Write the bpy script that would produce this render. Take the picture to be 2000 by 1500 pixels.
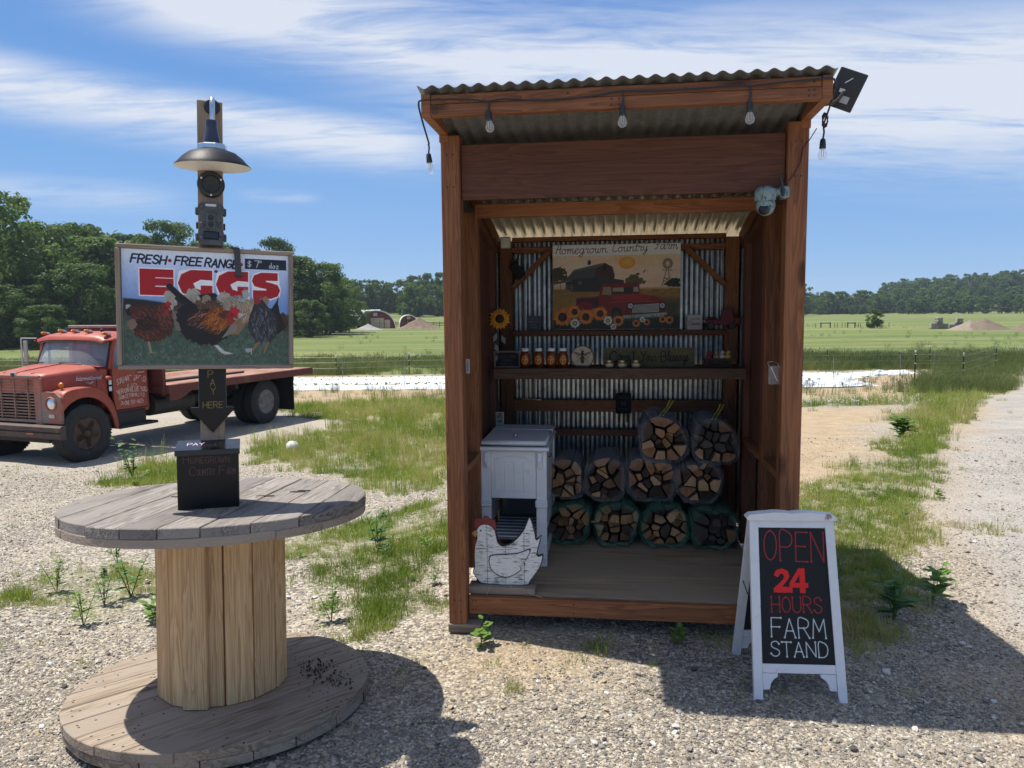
import bpy, math, random
import numpy as np
from mathutils import Vector, Matrix, Euler
from math import sin, cos, pi, radians, sqrt, atan2

rnd = random.Random(7)
rng = np.random.default_rng(7)
for _o in list(bpy.data.objects):
    bpy.data.objects.remove(_o)
SC = bpy.context.scene
COL = SC.collection

# ------------------------------------------------------------------ camera
cam_d = bpy.data.cameras.new('camera')
cam = bpy.data.objects.new('camera', cam_d)
COL.objects.link(cam)
PITCH, ROLL, EYE = radians(5.6), 0.010, 1.6
_F = Vector((0, cos(PITCH), -sin(PITCH)))
_R0 = Vector((1, 0, 0))
_U0 = Vector((0, sin(PITCH), cos(PITCH)))
_R = _R0 * cos(ROLL) - _U0 * sin(ROLL)
_U = _U0 * cos(ROLL) + _R0 * sin(ROLL)
_m = Matrix((_R, _U, -_F)).transposed().to_4x4()
_m.translation = Vector((0, 0, EYE))
cam.matrix_world = _m
cam_d.sensor_fit = 'HORIZONTAL'
cam_d.sensor_width = 36.0
cam_d.lens = 36.0 * 1480 / 2000
cam_d.clip_start = 0.05
cam_d.clip_end = 4000
SC.camera = cam
SC.render.resolution_x, SC.render.resolution_y = 1024, 768

# ------------------------------------------------------------------ sky, clouds, sun, exposure
SUN_TO = Vector((-1.024, 0.433, 2.54)).normalized()
SUN_EL = math.asin(SUN_TO.z)
SUN_AZ = atan2(SUN_TO.x, SUN_TO.y)
SC.view_settings.view_transform = 'Standard'
SC.view_settings.look = 'None'
SC.view_settings.gamma = 1.0
SC.view_settings.exposure = 0.70
try:
    SC.view_settings.use_curve_mapping = False
except Exception:
    pass
SC.cycles.use_denoising = True
SC.cycles.max_bounces = 8
SC.cycles.diffuse_bounces = 4
SC.cycles.transparent_max_bounces = 16
SC.cycles.volume_bounces = 0
SC.cycles.sample_clamp_indirect = 6.0
SC.cycles.caustics_reflective = False
SC.cycles.caustics_refractive = False

W = bpy.data.worlds.new('World')
SC.world = W
W.use_nodes = True
wt = W.node_tree
wt.nodes.clear()


class NT:
    """short-hand for building a node tree"""
    def __init__(s, tree): s.t = tree
    def n(s, typ, **kw):
        nd = s.t.nodes.new(typ)
        for k, v in kw.items():
            if k.startswith('i_'):
                key = k[2:]
                key = int(key) if key.isdigit() else key.replace('_', ' ')
                s.put(nd.inputs[key], v)
            else:
                setattr(nd, k, v)
        return nd
    def put(s, sock, v):
        if isinstance(v, bpy.types.NodeSocket): s.t.links.new(v, sock)
        elif isinstance(v, bpy.types.Node): s.t.links.new(v.outputs[0], sock)
        else:
            if isinstance(v, (tuple, list)) and len(v) == 3 and sock.type == 'RGBA': v = (*v, 1)
            sock.default_value = v
    def m(s, op, a, b=None, c=None, clamp=False):
        nd = s.t.nodes.new('ShaderNodeMath'); nd.operation = op; nd.use_clamp = clamp
        for i, v in enumerate((a, b, c)):
            if v is not None: s.put(nd.inputs[i], v)
        return nd.outputs[0]
    def mix(s, f, a, b, typ='MIX'):
        nd = s.t.nodes.new('ShaderNodeMix'); nd.data_type = 'RGBA'; nd.blend_type = typ
        s.put(nd.inputs[0], f); s.put(nd.inputs[6], a); s.put(nd.inputs[7], b)
        return nd.outputs[2]
    def ramp(s, f, stops):
        nd = s.t.nodes.new('ShaderNodeValToRGB'); e = nd.color_ramp.elements
        while len(e) < len(stops): e.new(0.5)
        for el, (p, c) in zip(e, stops):
            el.position = p
            el.color = (*c, 1) if isinstance(c, (tuple, list)) else (c, c, c, 1)
        s.put(nd.inputs[0], f)
        return nd.outputs[0]
    def smooth(s, x, a, b):
        nd = s.t.nodes.new('ShaderNodeMapRange'); nd.interpolation_type = 'SMOOTHSTEP'
        s.put(nd.inputs[0], x); nd.inputs[1].default_value = a; nd.inputs[2].default_value = b
        return nd.outputs[0]
    def noise(s, vec, scale, detail=4, rough=.55, dist=0.):
        nd = s.t.nodes.new('ShaderNodeTexNoise')
        s.put(nd.inputs['Vector'], vec); nd.inputs['Scale'].default_value = scale
        nd.inputs['Detail'].default_value = detail; nd.inputs['Roughness'].default_value = rough
        nd.inputs['Distortion'].default_value = dist
        return nd.outputs[0]
    def mapping(s, vec, scale=(1, 1, 1), loc=(0, 0, 0), rot=(0, 0, 0)):
        nd = s.t.nodes.new('ShaderNodeMapping')
        s.put(nd.inputs[0], vec)
        for i, v in ((1, loc), (2, rot), (3, scale)): s.put(nd.inputs[i], v)
        return nd.outputs[0]


def build_world():
    k = NT(wt)
    sky = k.n('ShaderNodeTexSky', sky_type='NISHITA', sun_disc=False, sun_elevation=SUN_EL,
              sun_rotation=SUN_AZ % (2 * pi), altitude=50, air_density=1.0, dust_density=0.35, ozone_density=2.6)
    d = k.n('ShaderNodeTexCoord').outputs['Generated']
    sp = k.n('ShaderNodeSeparateXYZ', i_0=d)
    az = k.m('ARCTAN2', sp.outputs[0], sp.outputs[1])
    el = k.m('ARCSINE', sp.outputs[2])
    # the cirrus sheet is a plane far up: rays meet it at xy / (z + c)
    zz = k.m('ADD', k.m('MAXIMUM', sp.outputs[2], 0.0), 0.10)
    cb = k.n('ShaderNodeCombineXYZ', i_0=k.m('DIVIDE', sp.outputs[0], zz), i_1=k.m('DIVIDE', sp.outputs[1], zz))
    wisp = k.noise(k.mapping(cb.outputs[0], scale=(0.5, 1.7, 1), rot=(0, 0, radians(-13)), loc=(3.3, 1.2, 0)), 1.5, 9, .60, .7)
    fine = k.noise(k.mapping(cb.outputs[0], scale=(.8, 3.2, 1), rot=(0, 0, radians(-20)), loc=(.4, 7.2, 0)), 3.2, 8, .62, .9)
    soft = k.noise(k.mapping(cb.outputs[0], scale=(.5, .8, 1), loc=(8.1, 2.5, 0)), 1.1, 3, .5)
    def band(a0, e0, slope, w_up, w_dn, az0, az1, fade, gain):
        t = k.m('SUBTRACT', el, k.m('MULTIPLY_ADD', k.m('SUBTRACT', az, a0), slope, e0))
        up = k.m('SUBTRACT', 1.0, k.smooth(t, 0.0, w_up)); dn = k.smooth(t, -w_dn, 0.0)
        v = k.m('MULTIPLY', up, dn)
        v = k.m('MULTIPLY', v, k.smooth(az, az0 - fade, az0 + fade))
        v = k.m('MULTIPLY', v, k.m('SUBTRACT', 1.0, k.smooth(az, az1 - fade, az1 + fade)))
        return k.m('MULTIPLY', v, gain)
    bands = [band(-.25, .335, -.13, .12, .075, -.50, .70, .12, 1.1),
             band(.30, .27, -.12, .12, .15, -.10, 1.2, .25, 1.2),
             band(-.38, .232, -.085, .040, .062, -1.2, -.10, .08, 1.0),
             band(-.50, .135, .0, .025, .03, -1.2, -.42, .06, .42),
             band(-.28, .142, -.02, .012, .012, -.335, -.25, .02, .40)]
    s = bands[0]
    for b in bands[1:]: s = k.m('MAXIMUM', s, b)
    high = k.smooth(el, .40, .62)                       # further up the same cirrus goes on, thinner
    s = k.m('MAXIMUM', s, k.m('MULTIPLY', high, .55))
    tex = k.m('ADD', k.m('MULTIPLY', wisp, .62), k.m('ADD', k.m('MULTIPLY', fine, .34), k.m('MULTIPLY', soft, .30)))
    dens = k.m('MULTIPLY', s, k.smooth(tex, .45, .74))
    dens = k.m('ADD', dens, k.m('MULTIPLY', k.m('MULTIPLY', s, s), .22), clamp=True)
    dens = k.m('MULTIPLY', dens, .93, clamp=True)
    cloud = k.n('ShaderNodeRGB'); cloud.outputs[0].default_value = (4.7, 5.0, 5.6, 1)
    # clear summer air: blue right down to the horizon
    low = k.ramp(k.m('MULTIPLY', el, 1.6), [(.0, (1.95, 3.35, 5.2)), (.12, (1.45, 2.75, 5.0)), (.32, (.98, 2.28, 4.7)), (.62, (.64, 1.68, 4.15)), (1., (.45, 1.18, 3.4))])
    clear = k.mix(k.m('MULTIPLY', k.m('SUBTRACT', 1.0, k.smooth(el, .45, 1.0)), .88), sky.outputs[0], low)
    col = k.mix(dens, clear, cloud.outputs[0])
    bg = k.n('ShaderNodeBackground', i_Color=col, i_Strength=0.10)
    k.n('ShaderNodeOutputWorld', i_Surface=bg.outputs[0])


build_world()

sun_d = bpy.data.lights.new('sun', 'SUN')
sun_d.energy = 4.2
sun_d.angle = radians(0.53)
sun_d.color = (1.0, 0.95, 0.86)
sun = bpy.data.objects.new('sun', sun_d)
COL.objects.link(sun)
sun.location = SUN_TO * 30
sun.rotation_euler = SUN_TO.to_track_quat('Z', 'Y').to_euler()

# ------------------------------------------------------------------ helpers: meshes and objects
class MB:
    def __init__(s): s.v, s.f, s.mi, s.cur = [], [], [], 0
    def add(s, vs, fs):
        b = len(s.v); s.v.extend(tuple(p) for p in vs)
        for f in fs: s.f.append(tuple(i + b for i in f)); s.mi.append(s.cur)
        return s
    def box(s, c, d, ch=0.0, M=None):
        x, y, z = (q / 2 for q in d); vs, fs = [], []
        if ch <= 0:
            vs = [(sx * x, sy * y, sz * z) for sx in (-1, 1) for sy in (-1, 1) for sz in (-1, 1)]
            fs = [(0, 1, 3, 2), (4, 6, 7, 5), (0, 4, 5, 1), (2, 3, 7, 6), (0, 2, 6, 4), (1, 5, 7, 3)]
        else:
            ch = min(ch, x * .9, y * .9, z * .9); idx = {}
            for sx in (-1, 1):
                for sy in (-1, 1):
                    for sz in (-1, 1):
                        for ax in range(3):
                            p = [sx * (x - ch), sy * (y - ch), sz * (z - ch)]
                            p[ax] = (sx * x, sy * y, sz * z)[ax]
                            idx[(sx, sy, sz, ax)] = len(vs); vs.append(tuple(p))
            cyc = ((-1, -1), (1, -1), (1, 1), (-1, 1))
            for ax in range(3):
                for sg in (-1, 1):
                    q = []
                    for a, b in cyc:
                        t = [0, 0, 0]; t[ax] = sg; t[(ax + 1) % 3] = a; t[(ax + 2) % 3] = b
                        q.append(idx[(*t, ax)])
                    fs.append(tuple(q if sg > 0 else q[::-1]))
            for ax in range(3):
                b, c2 = (ax + 1) % 3, (ax + 2) % 3
                for s1 in (-1, 1):
                    for s2 in (-1, 1):
                        def g(e, w):
                            t = [0, 0, 0]; t[ax] = e; t[b] = s1; t[c2] = s2
                            return idx[(*t, w)]
                        q = [g(-1, b), g(1, b), g(1, c2), g(-1, c2)]
                        fs.append(tuple(q if s1 * s2 < 0 else q[::-1]))
            for sx in (-1, 1):
                for sy in (-1, 1):
                    for sz in (-1, 1):
                        q = [idx[(sx, sy, sz, a)] for a in range(3)]
                        fs.append(tuple(q if sx * sy * sz > 0 else q[::-1]))
        c = Vector(c)
        vs = [(M @ Vector(p) if M else Vector(p)) + c for p in vs]
        return s.add(vs, fs)
    def tube(s, pts, r, n=8, cap=True):
        P = [Vector(p) for p in pts]; R = r if isinstance(r, (list, tuple)) else [r] * len(P)
        rings, prev = [], None; vs = []
        for i, p in enumerate(P):
            t = (P[min(i + 1, len(P) - 1)] - P[max(i - 1, 0)]).normalized()
            if prev is None:
                a = Vector((0, 0, 1)) if abs(t.z) < .9 else Vector((1, 0, 0))
                u = t.cross(a).normalized()
            else:
                u = (prev - t * prev.dot(t)).normalized()
            prev = u; w = t.cross(u)
            for k in range(n):
                a = 2 * pi * k / n
                vs.append(p + (u * cos(a) + w * sin(a)) * R[i])
        fs = []
        for i in range(len(P) - 1):
            for k in range(n):
                fs.append((i * n + k, i * n + (k + 1) % n, (i + 1) * n + (k + 1) % n, (i + 1) * n + k))
        if cap:
            fs.append(tuple(range(n))[::-1]); fs.append(tuple((len(P) - 1) * n + k for k in range(n)))
        return s.add(vs, fs)
    def lathe(s, prof, n=24, M=None, c=(0, 0, 0), closed=False):
        vs, fs = [], []; c = Vector(c); m = len(prof)
        for r, z in prof:
            for k in range(n):
                a = 2 * pi * k / n; p = Vector((r * cos(a), r * sin(a), z))
                vs.append((M @ p if M else p) + c)
        for i in range(m if closed else m - 1):
            j = (i + 1) % m
            for k in range(n):
                fs.append((i * n + k, i * n + (k + 1) % n, j * n + (k + 1) % n, j * n + k))
        if not closed:
            if prof[0][0] > 1e-5: fs.append(tuple(range(n))[::-1])
            if prof[-1][0] > 1e-5: fs.append(tuple((m - 1) * n + k for k in range(n)))
        return s.add(vs, fs)
    def prism(s, poly, h, M=None, c=(0, 0, 0)):
        """polygon in XY from z=0 to z=h"""
        n = len(poly); c = Vector(c)
        vs = [Vector((x, y, z)) for z in (0, h) for x, y in poly]
        vs = [(M @ p if M else p) + c for p in vs]
        ar = sum(poly[i][0] * poly[(i + 1) % n][1] - poly[(i + 1) % n][0] * poly[i][1] for i in range(n))
        fs = [tuple(range(n))[::-1], tuple(range(n, 2 * n))] + [(i, (i + 1) % n, n + (i + 1) % n, n + i) for i in range(n)]
        if ar < 0: fs = [f[::-1] for f in fs]
        return s.add(vs, fs)
    def grid(s, P):
        """P[i][j] points -> quads"""
        a, b = len(P), len(P[0])
        return s.add([p for row in P for p in row],
                     [(i * b + j, (i + 1) * b + j, (i + 1) * b + j + 1, i * b + j + 1) for i in range(a - 1) for j in range(b - 1)])
    def sphere(s, c, r, n=12, m=8, sc=(1, 1, 1)):
        vs = [(c[0] + r * sc[0] * sin(pi * i / m) * cos(2 * pi * k / n), c[1] + r * sc[1] * sin(pi * i / m) * sin(2 * pi * k / n),
               c[2] + r * sc[2] * cos(pi * i / m)) for i in range(1, m) for k in range(n)]
        fs = [(i * n + k, (i + 1) * n + k, (i + 1) * n + (k + 1) % n, i * n + (k + 1) % n) for i in range(m - 2) for k in range(n)]
        b = len(vs); vs += [(c[0], c[1], c[2] + r * sc[2]), (c[0], c[1], c[2] - r * sc[2])]
        fs += [(b, k, (k + 1) % n) for k in range(n)] + [(b + 1, (m - 2) * n + (k + 1) % n, (m - 2) * n + k) for k in range(n)]
        return s.add(vs, fs)
    def mesh(s, name, mats, smooth=False, angle=None):
        me = bpy.data.meshes.new(name)
        me.from_pydata(s.v, [], s.f)
        for m in (mats if isinstance(mats, (list, tuple)) else [mats]): me.materials.append(m)
        if s.cur or any(s.mi): me.polygons.foreach_set('material_index', s.mi)
        if smooth:
            me.polygons.foreach_set('use_smooth', [True] * len(me.polygons))
            me.set_sharp_from_angle(angle=radians(angle or 40))
        me.update()
        return me


def put(name, me, parent=None, M=None):
    o = bpy.data.objects.new(name, me); COL.objects.link(o)
    if parent is not None: o.parent = parent
    if M is not None: o.matrix_basis = M
    return o


def obj(name, mb, mats, parent=None, M=None, smooth=False, angle=None):
    return put(name, mb.mesh(name, mats, smooth, angle), parent, M)


def tag(o, label, cat, group=None):
    o['label'] = label; o['category'] = cat
    if group: o['group'] = group
    return o


def thing(name, label, cat, loc=(0, 0, 0), rotz=0., group=None, rot=None):
    o = bpy.data.objects.new(name, None); COL.objects.link(o)
    o.empty_display_size = .1
    o.location = loc; o.rotation_euler = rot if rot is not None else (0, 0, rotz)
    return tag(o, label, cat, group)


def struct(o, kind='structure'):
    o['kind'] = kind; return o


def frame(p, x, z=(0, 0, 1)):
    """matrix with local X along x and local Z near z"""
    x = Vector(x).normalized(); z = Vector(z)
    if abs(x.dot(z.normalized())) > .99: z = Vector((0, 1, 0))
    y = z.cross(x).normalized(); z = x.cross(y)
    M = Matrix((x, y, z)).transposed().to_4x4(); M.translation = Vector(p)
    return M


def beam(name, parent, p0, p1, w, t, m, z=(0, 0, 1), ch=.003):
    """timber: w across (local Y), t along the z hint (local Z)"""
    p0, p1 = Vector(p0), Vector(p1)
    mb = MB().box((0, 0, 0), ((p1 - p0).length, w, t), ch)
    return obj(name, mb, m, parent, frame((p0 + p1) / 2, p1 - p0, z))


def copy_tree(o, parent=None):
    c = o.copy(); COL.objects.link(c); c.parent = parent
    if parent is not None: c.matrix_basis = o.matrix_basis
    for ch in list(o.children): copy_tree(ch, c)
    return c


# ------------------------------------------------------------------ materials
MATS = {}


def new_mat(name):
    m = bpy.data.materials.new(name); m.use_nodes = True
    m.node_tree.nodes.clear(); MATS[name] = m
    k = NT(m.node_tree)
    out = k.n('ShaderNodeOutputMaterial')
    return m, k, out


def bsdf(k, col, rough=.6, metal=0., normal=None, spec=.5, **kw):
    b = k.n('ShaderNodeBsdfPrincipled')
    k.put(b.inputs['Base Color'], col); k.put(b.inputs['Roughness'], rough); k.put(b.inputs['Metallic'], metal)
    b.inputs['Specular IOR Level'].default_value = spec
    if normal is not None: k.put(b.inputs['Normal'], normal)
    for a, v in kw.items(): k.put(b.inputs[a.replace('_', ' ')], v)
    return b


def bump(k, h, strength=.3, dist=.01):
    nd = k.n('ShaderNodeBump', i_Height=h); nd.inputs['Strength'].default_value = strength; nd.inputs['Distance'].default_value = dist
    return nd.outputs[0]


def plain(name, col, rough=.55, metal=0., var=.14, vs=9., bmp=.12, bs=90., dirt=None, dirt_amt=.0, spec=.5, rnd_v=.0):
    """a painted / metal / plastic surface: small tone changes, fine relief, optional worn patches"""
    m, k, out = new_mat(name)
    co = k.n('ShaderNodeTexCoord').outputs['Object']
    n1 = k.noise(co, vs, 5, .6)
    c = k.mix(1.0, (*col, 1), k.ramp(n1, [(.25, 1 - var), (.75, 1 + var)]), 'MULTIPLY')
    if rnd_v:
        r = k.n('ShaderNodeObjectInfo').outputs['Random']
        c = k.mix(1.0, c, k.ramp(r, [(0, 1 - rnd_v), (1, 1 + rnd_v)]), 'MULTIPLY')
    ro = rough
    if dirt is not None:
        n2 = k.noise(co, vs * .55, 8, .68, .3)
        f = k.smooth(n2, .62 - dirt_amt * .3, .74 - dirt_amt * .3)
        c = k.mix(f, c, (*dirt, 1)); ro = k.m('MULTIPLY_ADD', f, .25, rough)
    n3 = k.noise(co, bs, 4, .6)
    b = bsdf(k, c, ro, metal, bump(k, n3, bmp, .004), spec)
    k.put(out.inputs[0], b)
    return m


def wood(name, dark, light, rough=.75, grain=1., knots=True, var=.16, gray=None, bmp=.35, spec=.3, coarse=1.):
    """timber with the grain along local X"""
    m, k, out = new_mat(name)
    co = k.n('ShaderNodeTexCoord').outputs['Object']
    oi = k.n('ShaderNodeObjectInfo').outputs['Random']
    off = k.n('ShaderNodeCombineXYZ', i_0=k.m('MULTIPLY', oi, 37.), i_1=k.m('MULTIPLY', oi, 91.), i_2=k.m('MULTIPLY', oi, 53.)).outputs[0]
    va = k.n('ShaderNodeVectorMath', operation='ADD'); k.put(va.inputs[0], co); k.put(va.inputs[1], off)
    p = va.outputs[0]
    warp = k.noise(k.mapping(p, scale=(1.3, 4, 4)), 2.0, 2, .5)
    # growth rings cut lengthwise: bands of a stretched, warped distance
    q = k.mapping(p, scale=(.55 * grain, 9 * grain, 9 * grain))
    rings = k.noise(q, 1.7 * coarse, 3, .5, 1.6)
    w = k.m('FRACT', k.m('MULTIPLY_ADD', rings, 7.0, warp))
    ring = k.m('SMOOTH_MIN', w, k.m('MULTIPLY', k.m('SUBTRACT', 1.0, w), 5.0), .2)
    streak = k.noise(k.mapping(p, scale=(1.1, 75, 75)), 1.5, 4, .65)
    big = k.noise(k.mapping(p, scale=(.9, 3, 3)), 1.3, 3, .5)
    f = k.m('ADD', k.m('MULTIPLY', ring, .5), k.m('ADD', k.m('MULTIPLY', streak, .45), k.m('MULTIPLY', big, .35)))
    c = k.ramp(f, [(.30, dark), (.62, tuple((a + b) / 2 for a, b in zip(dark, light))), (.95, light)])
    if knots:
        vn = k.n('ShaderNodeTexVoronoi', feature='F1'); k.put(vn.inputs['Vector'], k.mapping(p, scale=(2.3, 7, 7))); vn.inputs['Scale'].default_value = 1.
        kn = k.m('SUBTRACT', 1.0, k.smooth(vn.outputs['Distance'], .08, .20))
        sel = k.m('GREATER_THAN', k.n('ShaderNodeSeparateColor', i_0=vn.outputs['Color']).outputs[0], .45)
        c = k.mix(k.m('MULTIPLY', k.m('MULTIPLY', kn, sel), .75), c, tuple(q * .35 for q in dark) + (1,))
    if gray is not None:
        g = k.noise(k.mapping(p, scale=(.7, 2.2, 2.2)), 2.2, 5, .6)
        c = k.mix(k.smooth(g, .40, .62), c, gray + (1,), 'MIX')
    c = k.mix(1.0, c, k.ramp(oi, [(0, 1 - var), (1, 1 + var)]), 'MULTIPLY')
    h = k.m('ADD', k.m('MULTIPLY', streak, .8), k.m('MULTIPLY', ring, .5))
    k.put(out.inputs[0], bsdf(k, c, rough, 0, bump(k, h, bmp, .004), spec))
    return m

# ------------------------------------------------------------------ terrain
LY = [-50, 2.4, 5, 8, 11, 17, 24, 35, 45, 60, 100, 200, 300, 420, 600, 2000]
LZ = [0, 0, -.15, -.42, -.70, -.76, -1.3, -2.0, -2.35, -2.7, -3.0, -3.0, -2.9, -2.6, -2., 0]
RY = [-50, 5.5, 9, 16, 24, 35, 45, 60, 100, 200, 300, 420, 600, 2000]
RZ = [0, 0, -.22, -.74, -1.3, -2.0, -2.35, -2.7, -3.0, -3.0, -2.9, -2.6, -2., 0]


def ss(a, b, x):
    t = np.clip((np.asarray(x, float) - a) / (b - a), 0, 1)
    return t * t * (3 - 2 * t)


_perm = np.random.default_rng(3).random((256, 256))


def vnoise(x, y):
    x = np.asarray(x, float); y = np.asarray(y, float)
    xi = np.floor(x).astype(int); yi = np.floor(y).astype(int); fx = x - xi; fy = y - yi
    fx = fx * fx * (3 - 2 * fx); fy = fy * fy * (3 - 2 * fy)
    a = _perm[xi & 255, yi & 255]; b = _perm[(xi + 1) & 255, yi & 255]
    c = _perm[xi & 255, (yi + 1) & 255]; d = _perm[(xi + 1) & 255, (yi + 1) & 255]
    return (a * (1 - fx) + b * fx) * (1 - fy) + (c * (1 - fx) + d * fx) * fy


def fbm(x, y, o=4):
    s = 0; a = .5
    for i in range(o):
        s = s + a * vnoise(x * 2 ** i + 17.3 * i, y * 2 ** i + 5.1 * i); a *= .5
    return s / (1 - .5 ** o)


def sdist(x, y, poly):
    """signed distance to a polygon, negative inside"""
    x = np.asarray(x, float); y = np.asarray(y, float)
    d = np.full(x.shape, 1e9); ins = np.zeros(x.shape, bool); n = len(poly)
    for i in range(n):
        ax, ay = poly[i]; bx, by = poly[(i + 1) % n]
        ex, ey = bx - ax, by - ay
        t = np.clip(((x - ax) * ex + (y - ay) * ey) / (ex * ex + ey * ey + 1e-12), 0, 1)
        d = np.minimum(d, np.hypot(x - ax - t * ex, y - ay - t * ey))
        if by != ay:
            c = (ay > y) != (by > y)
            ins ^= c & (x < (bx - ax) * (y - ay) / (by - ay) + ax)
    return np.where(ins, -d, d)


def tz(x, y):
    x = np.asarray(x, float); y = np.asarray(y, float)
    w = ss(-1.6, 0.2, x)
    z = np.interp(y, LY, LZ) * (1 - w) + np.interp(y, RY, RZ) * w
    z = z + 17 * np.exp(-((x - 430) / 170) ** 2) * ss(425, 560, y)           # wooded hill on the right
    z = z + 2.3 * ss(215, 310, y) * (1 - ss(-40, 60, x))                     # meadow rising behind the barns
    z = z + 7 * ss(-30, -110, x) * ss(130, 230, y)                           # bank under the left wood
    near = np.exp(-(y / 25) ** 2)
    z = z + (fbm(x * .9, y * .9, 3) - .5) * .05 * ss(4.0, 8, y) * ss(0, 30, 40 - y)
    z = z + (fbm(x * 2.2 + 9, y * 2.2, 3) - .5) * .018 * near
    return z


def tz1(x, y): return float(tz(np.array([x]), np.array([y]))[0])


# ground zones, measured on the ground in metres
G1 = [(-4.41, 12.12), (-5.1, 16.9), (-6.04, 20.12), (-5.85, 24.54), (-2.77, 31.36), (-.7, 27), (-.5, 12), (-.6, 7.69), (-1.55, 8.59), (-2.78, 10.09), (-4.02, 11.25)]
G2 = [(-5.46, 10.3), (-6.09, 12.0), (-5.6, 12.3), (-4.16, 9.2), (-5.11, 9.27)]
G3 = [(-2.0, 6.29), (-.6, 7.8), (-.36, 4.0), (-.66, 3.9), (-1.07, 4.7), (-1.35, 4.9)]
G4 = [(-3.5, 5.0), (-2.72, 5.6), (-1.9, 4.4), (-2.2, 3.85), (-3.0, 4.2)]
G5 = [(-3.6, 4.66), (-3.0, 4.87), (-2.58, 4.21), (-2.9, 4.1)]
R1 = [(2.3, 6.6), (3.22, 7.34), (4.8, 9.74), (7.56, 14.99), (10.91, 20.03), (13, 25), (22, 40), (33.78, 50.33), (18.74, 28.72), (6.5, 10.93),
      (3.84, 6.73), (2.85, 5.1), (2.2, 3.94), (1.57, 3.15), (1.40, 3.2), (1.75, 4.6), (2.0, 5.89)]
SAND = [(1.5, 7), (1.6, 19), (7.09, 18.44), (10.0, 19.8), (7.5, 15.6), (5.0, 10.6), (3.3, 7.65), (2.5, 6.8)]
ROADL = [(60, 86), (29.37, 43.28), (16.25, 25.15), (7.02, 11.69), (3.93, 6.73), (2.9, 4.79), (2.4, 3.81), (2.2, 2.0), (2.2, -8), (60, -8)]
PAD = [(-3.62, 15.9), (-3.63, 14.73), (-4.83, 13.57), (-5.75, 11.96), (-6.14, 10.9), (-30, 10.5), (-30, 19.5), (-8.1, 19.5), (-5.08, 16.9)]


def zones(x, y):
    n = (fbm(x * 1.1, y * 1.1, 4) - .5)
    n2 = (fbm(x * .35 + 4, y * .35 + 9, 3) - .5)
    wob = n * 1.1 * np.clip(y / 9, .5, 2)
    def soft(poly, s): return 1 - ss(-s, s, sdist(x, y, poly) + wob)
    road = 1 - ss(-.35, .35, sdist(x, y, ROADL) + n * .6 * np.clip(y / 8, .5, 3))
    pad = 1 - ss(-.15, .15, sdist(x, y, PAD) + n * .5)
    g = np.maximum.reduce([soft(G1, .5) * .9, soft(G2, .3), soft(G3, .35) * .86, soft(G4, .25) * .78, soft(G5, .2) * .74, soft(R1, .35) * .95])
    left_far = ss(18.5, 20.5, y + n * 2) * (x < 2) * (1 - ss(23.0, 24.2, y + n * 2.5))
    g = np.maximum(g, left_far * .85)
    clover = (1 - ss(-.6, .6, sdist(x, y, [(5.5, 19), (6, 21.5), (11.5, 22), (10.5, 19.6)]) + n)) * .95
    g = np.maximum(g, clover)
    g = np.maximum(g, ss(46, 48, y + n * 1.5))                                   # the meadow past the beds
    g = np.maximum(g, ss(12.5, 15, x - (y - 20) * .45 + n) * ss(18, 20, y))      # rank grass round the end of the beds
    g = g * (1 - pad) * (1 - road)
    sand = (1 - ss(-.5, .5, sdist(x, y, SAND) + wob))
    sand = np.maximum(sand, ss(22.5, 24, y) * (1 - ss(46, 47.5, y)))             # bare soil round the beds
    sand = np.maximum(sand, .75 * ss(.08, .22, n2 + n * .5) * (1 - pad))         # sandy spots in the gravel
    sand = np.maximum(sand, .85 * np.exp(-(((x - .05) / .45) ** 2 + ((y - 3.35) / .3) ** 2)))
    sand = np.maximum(sand, .8 * (1 - ss(.1, .7, np.abs(sdist(x, y, ROADL) + .25 + n * .5))))
    return g, sand * (1 - pad), road, pad


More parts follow.
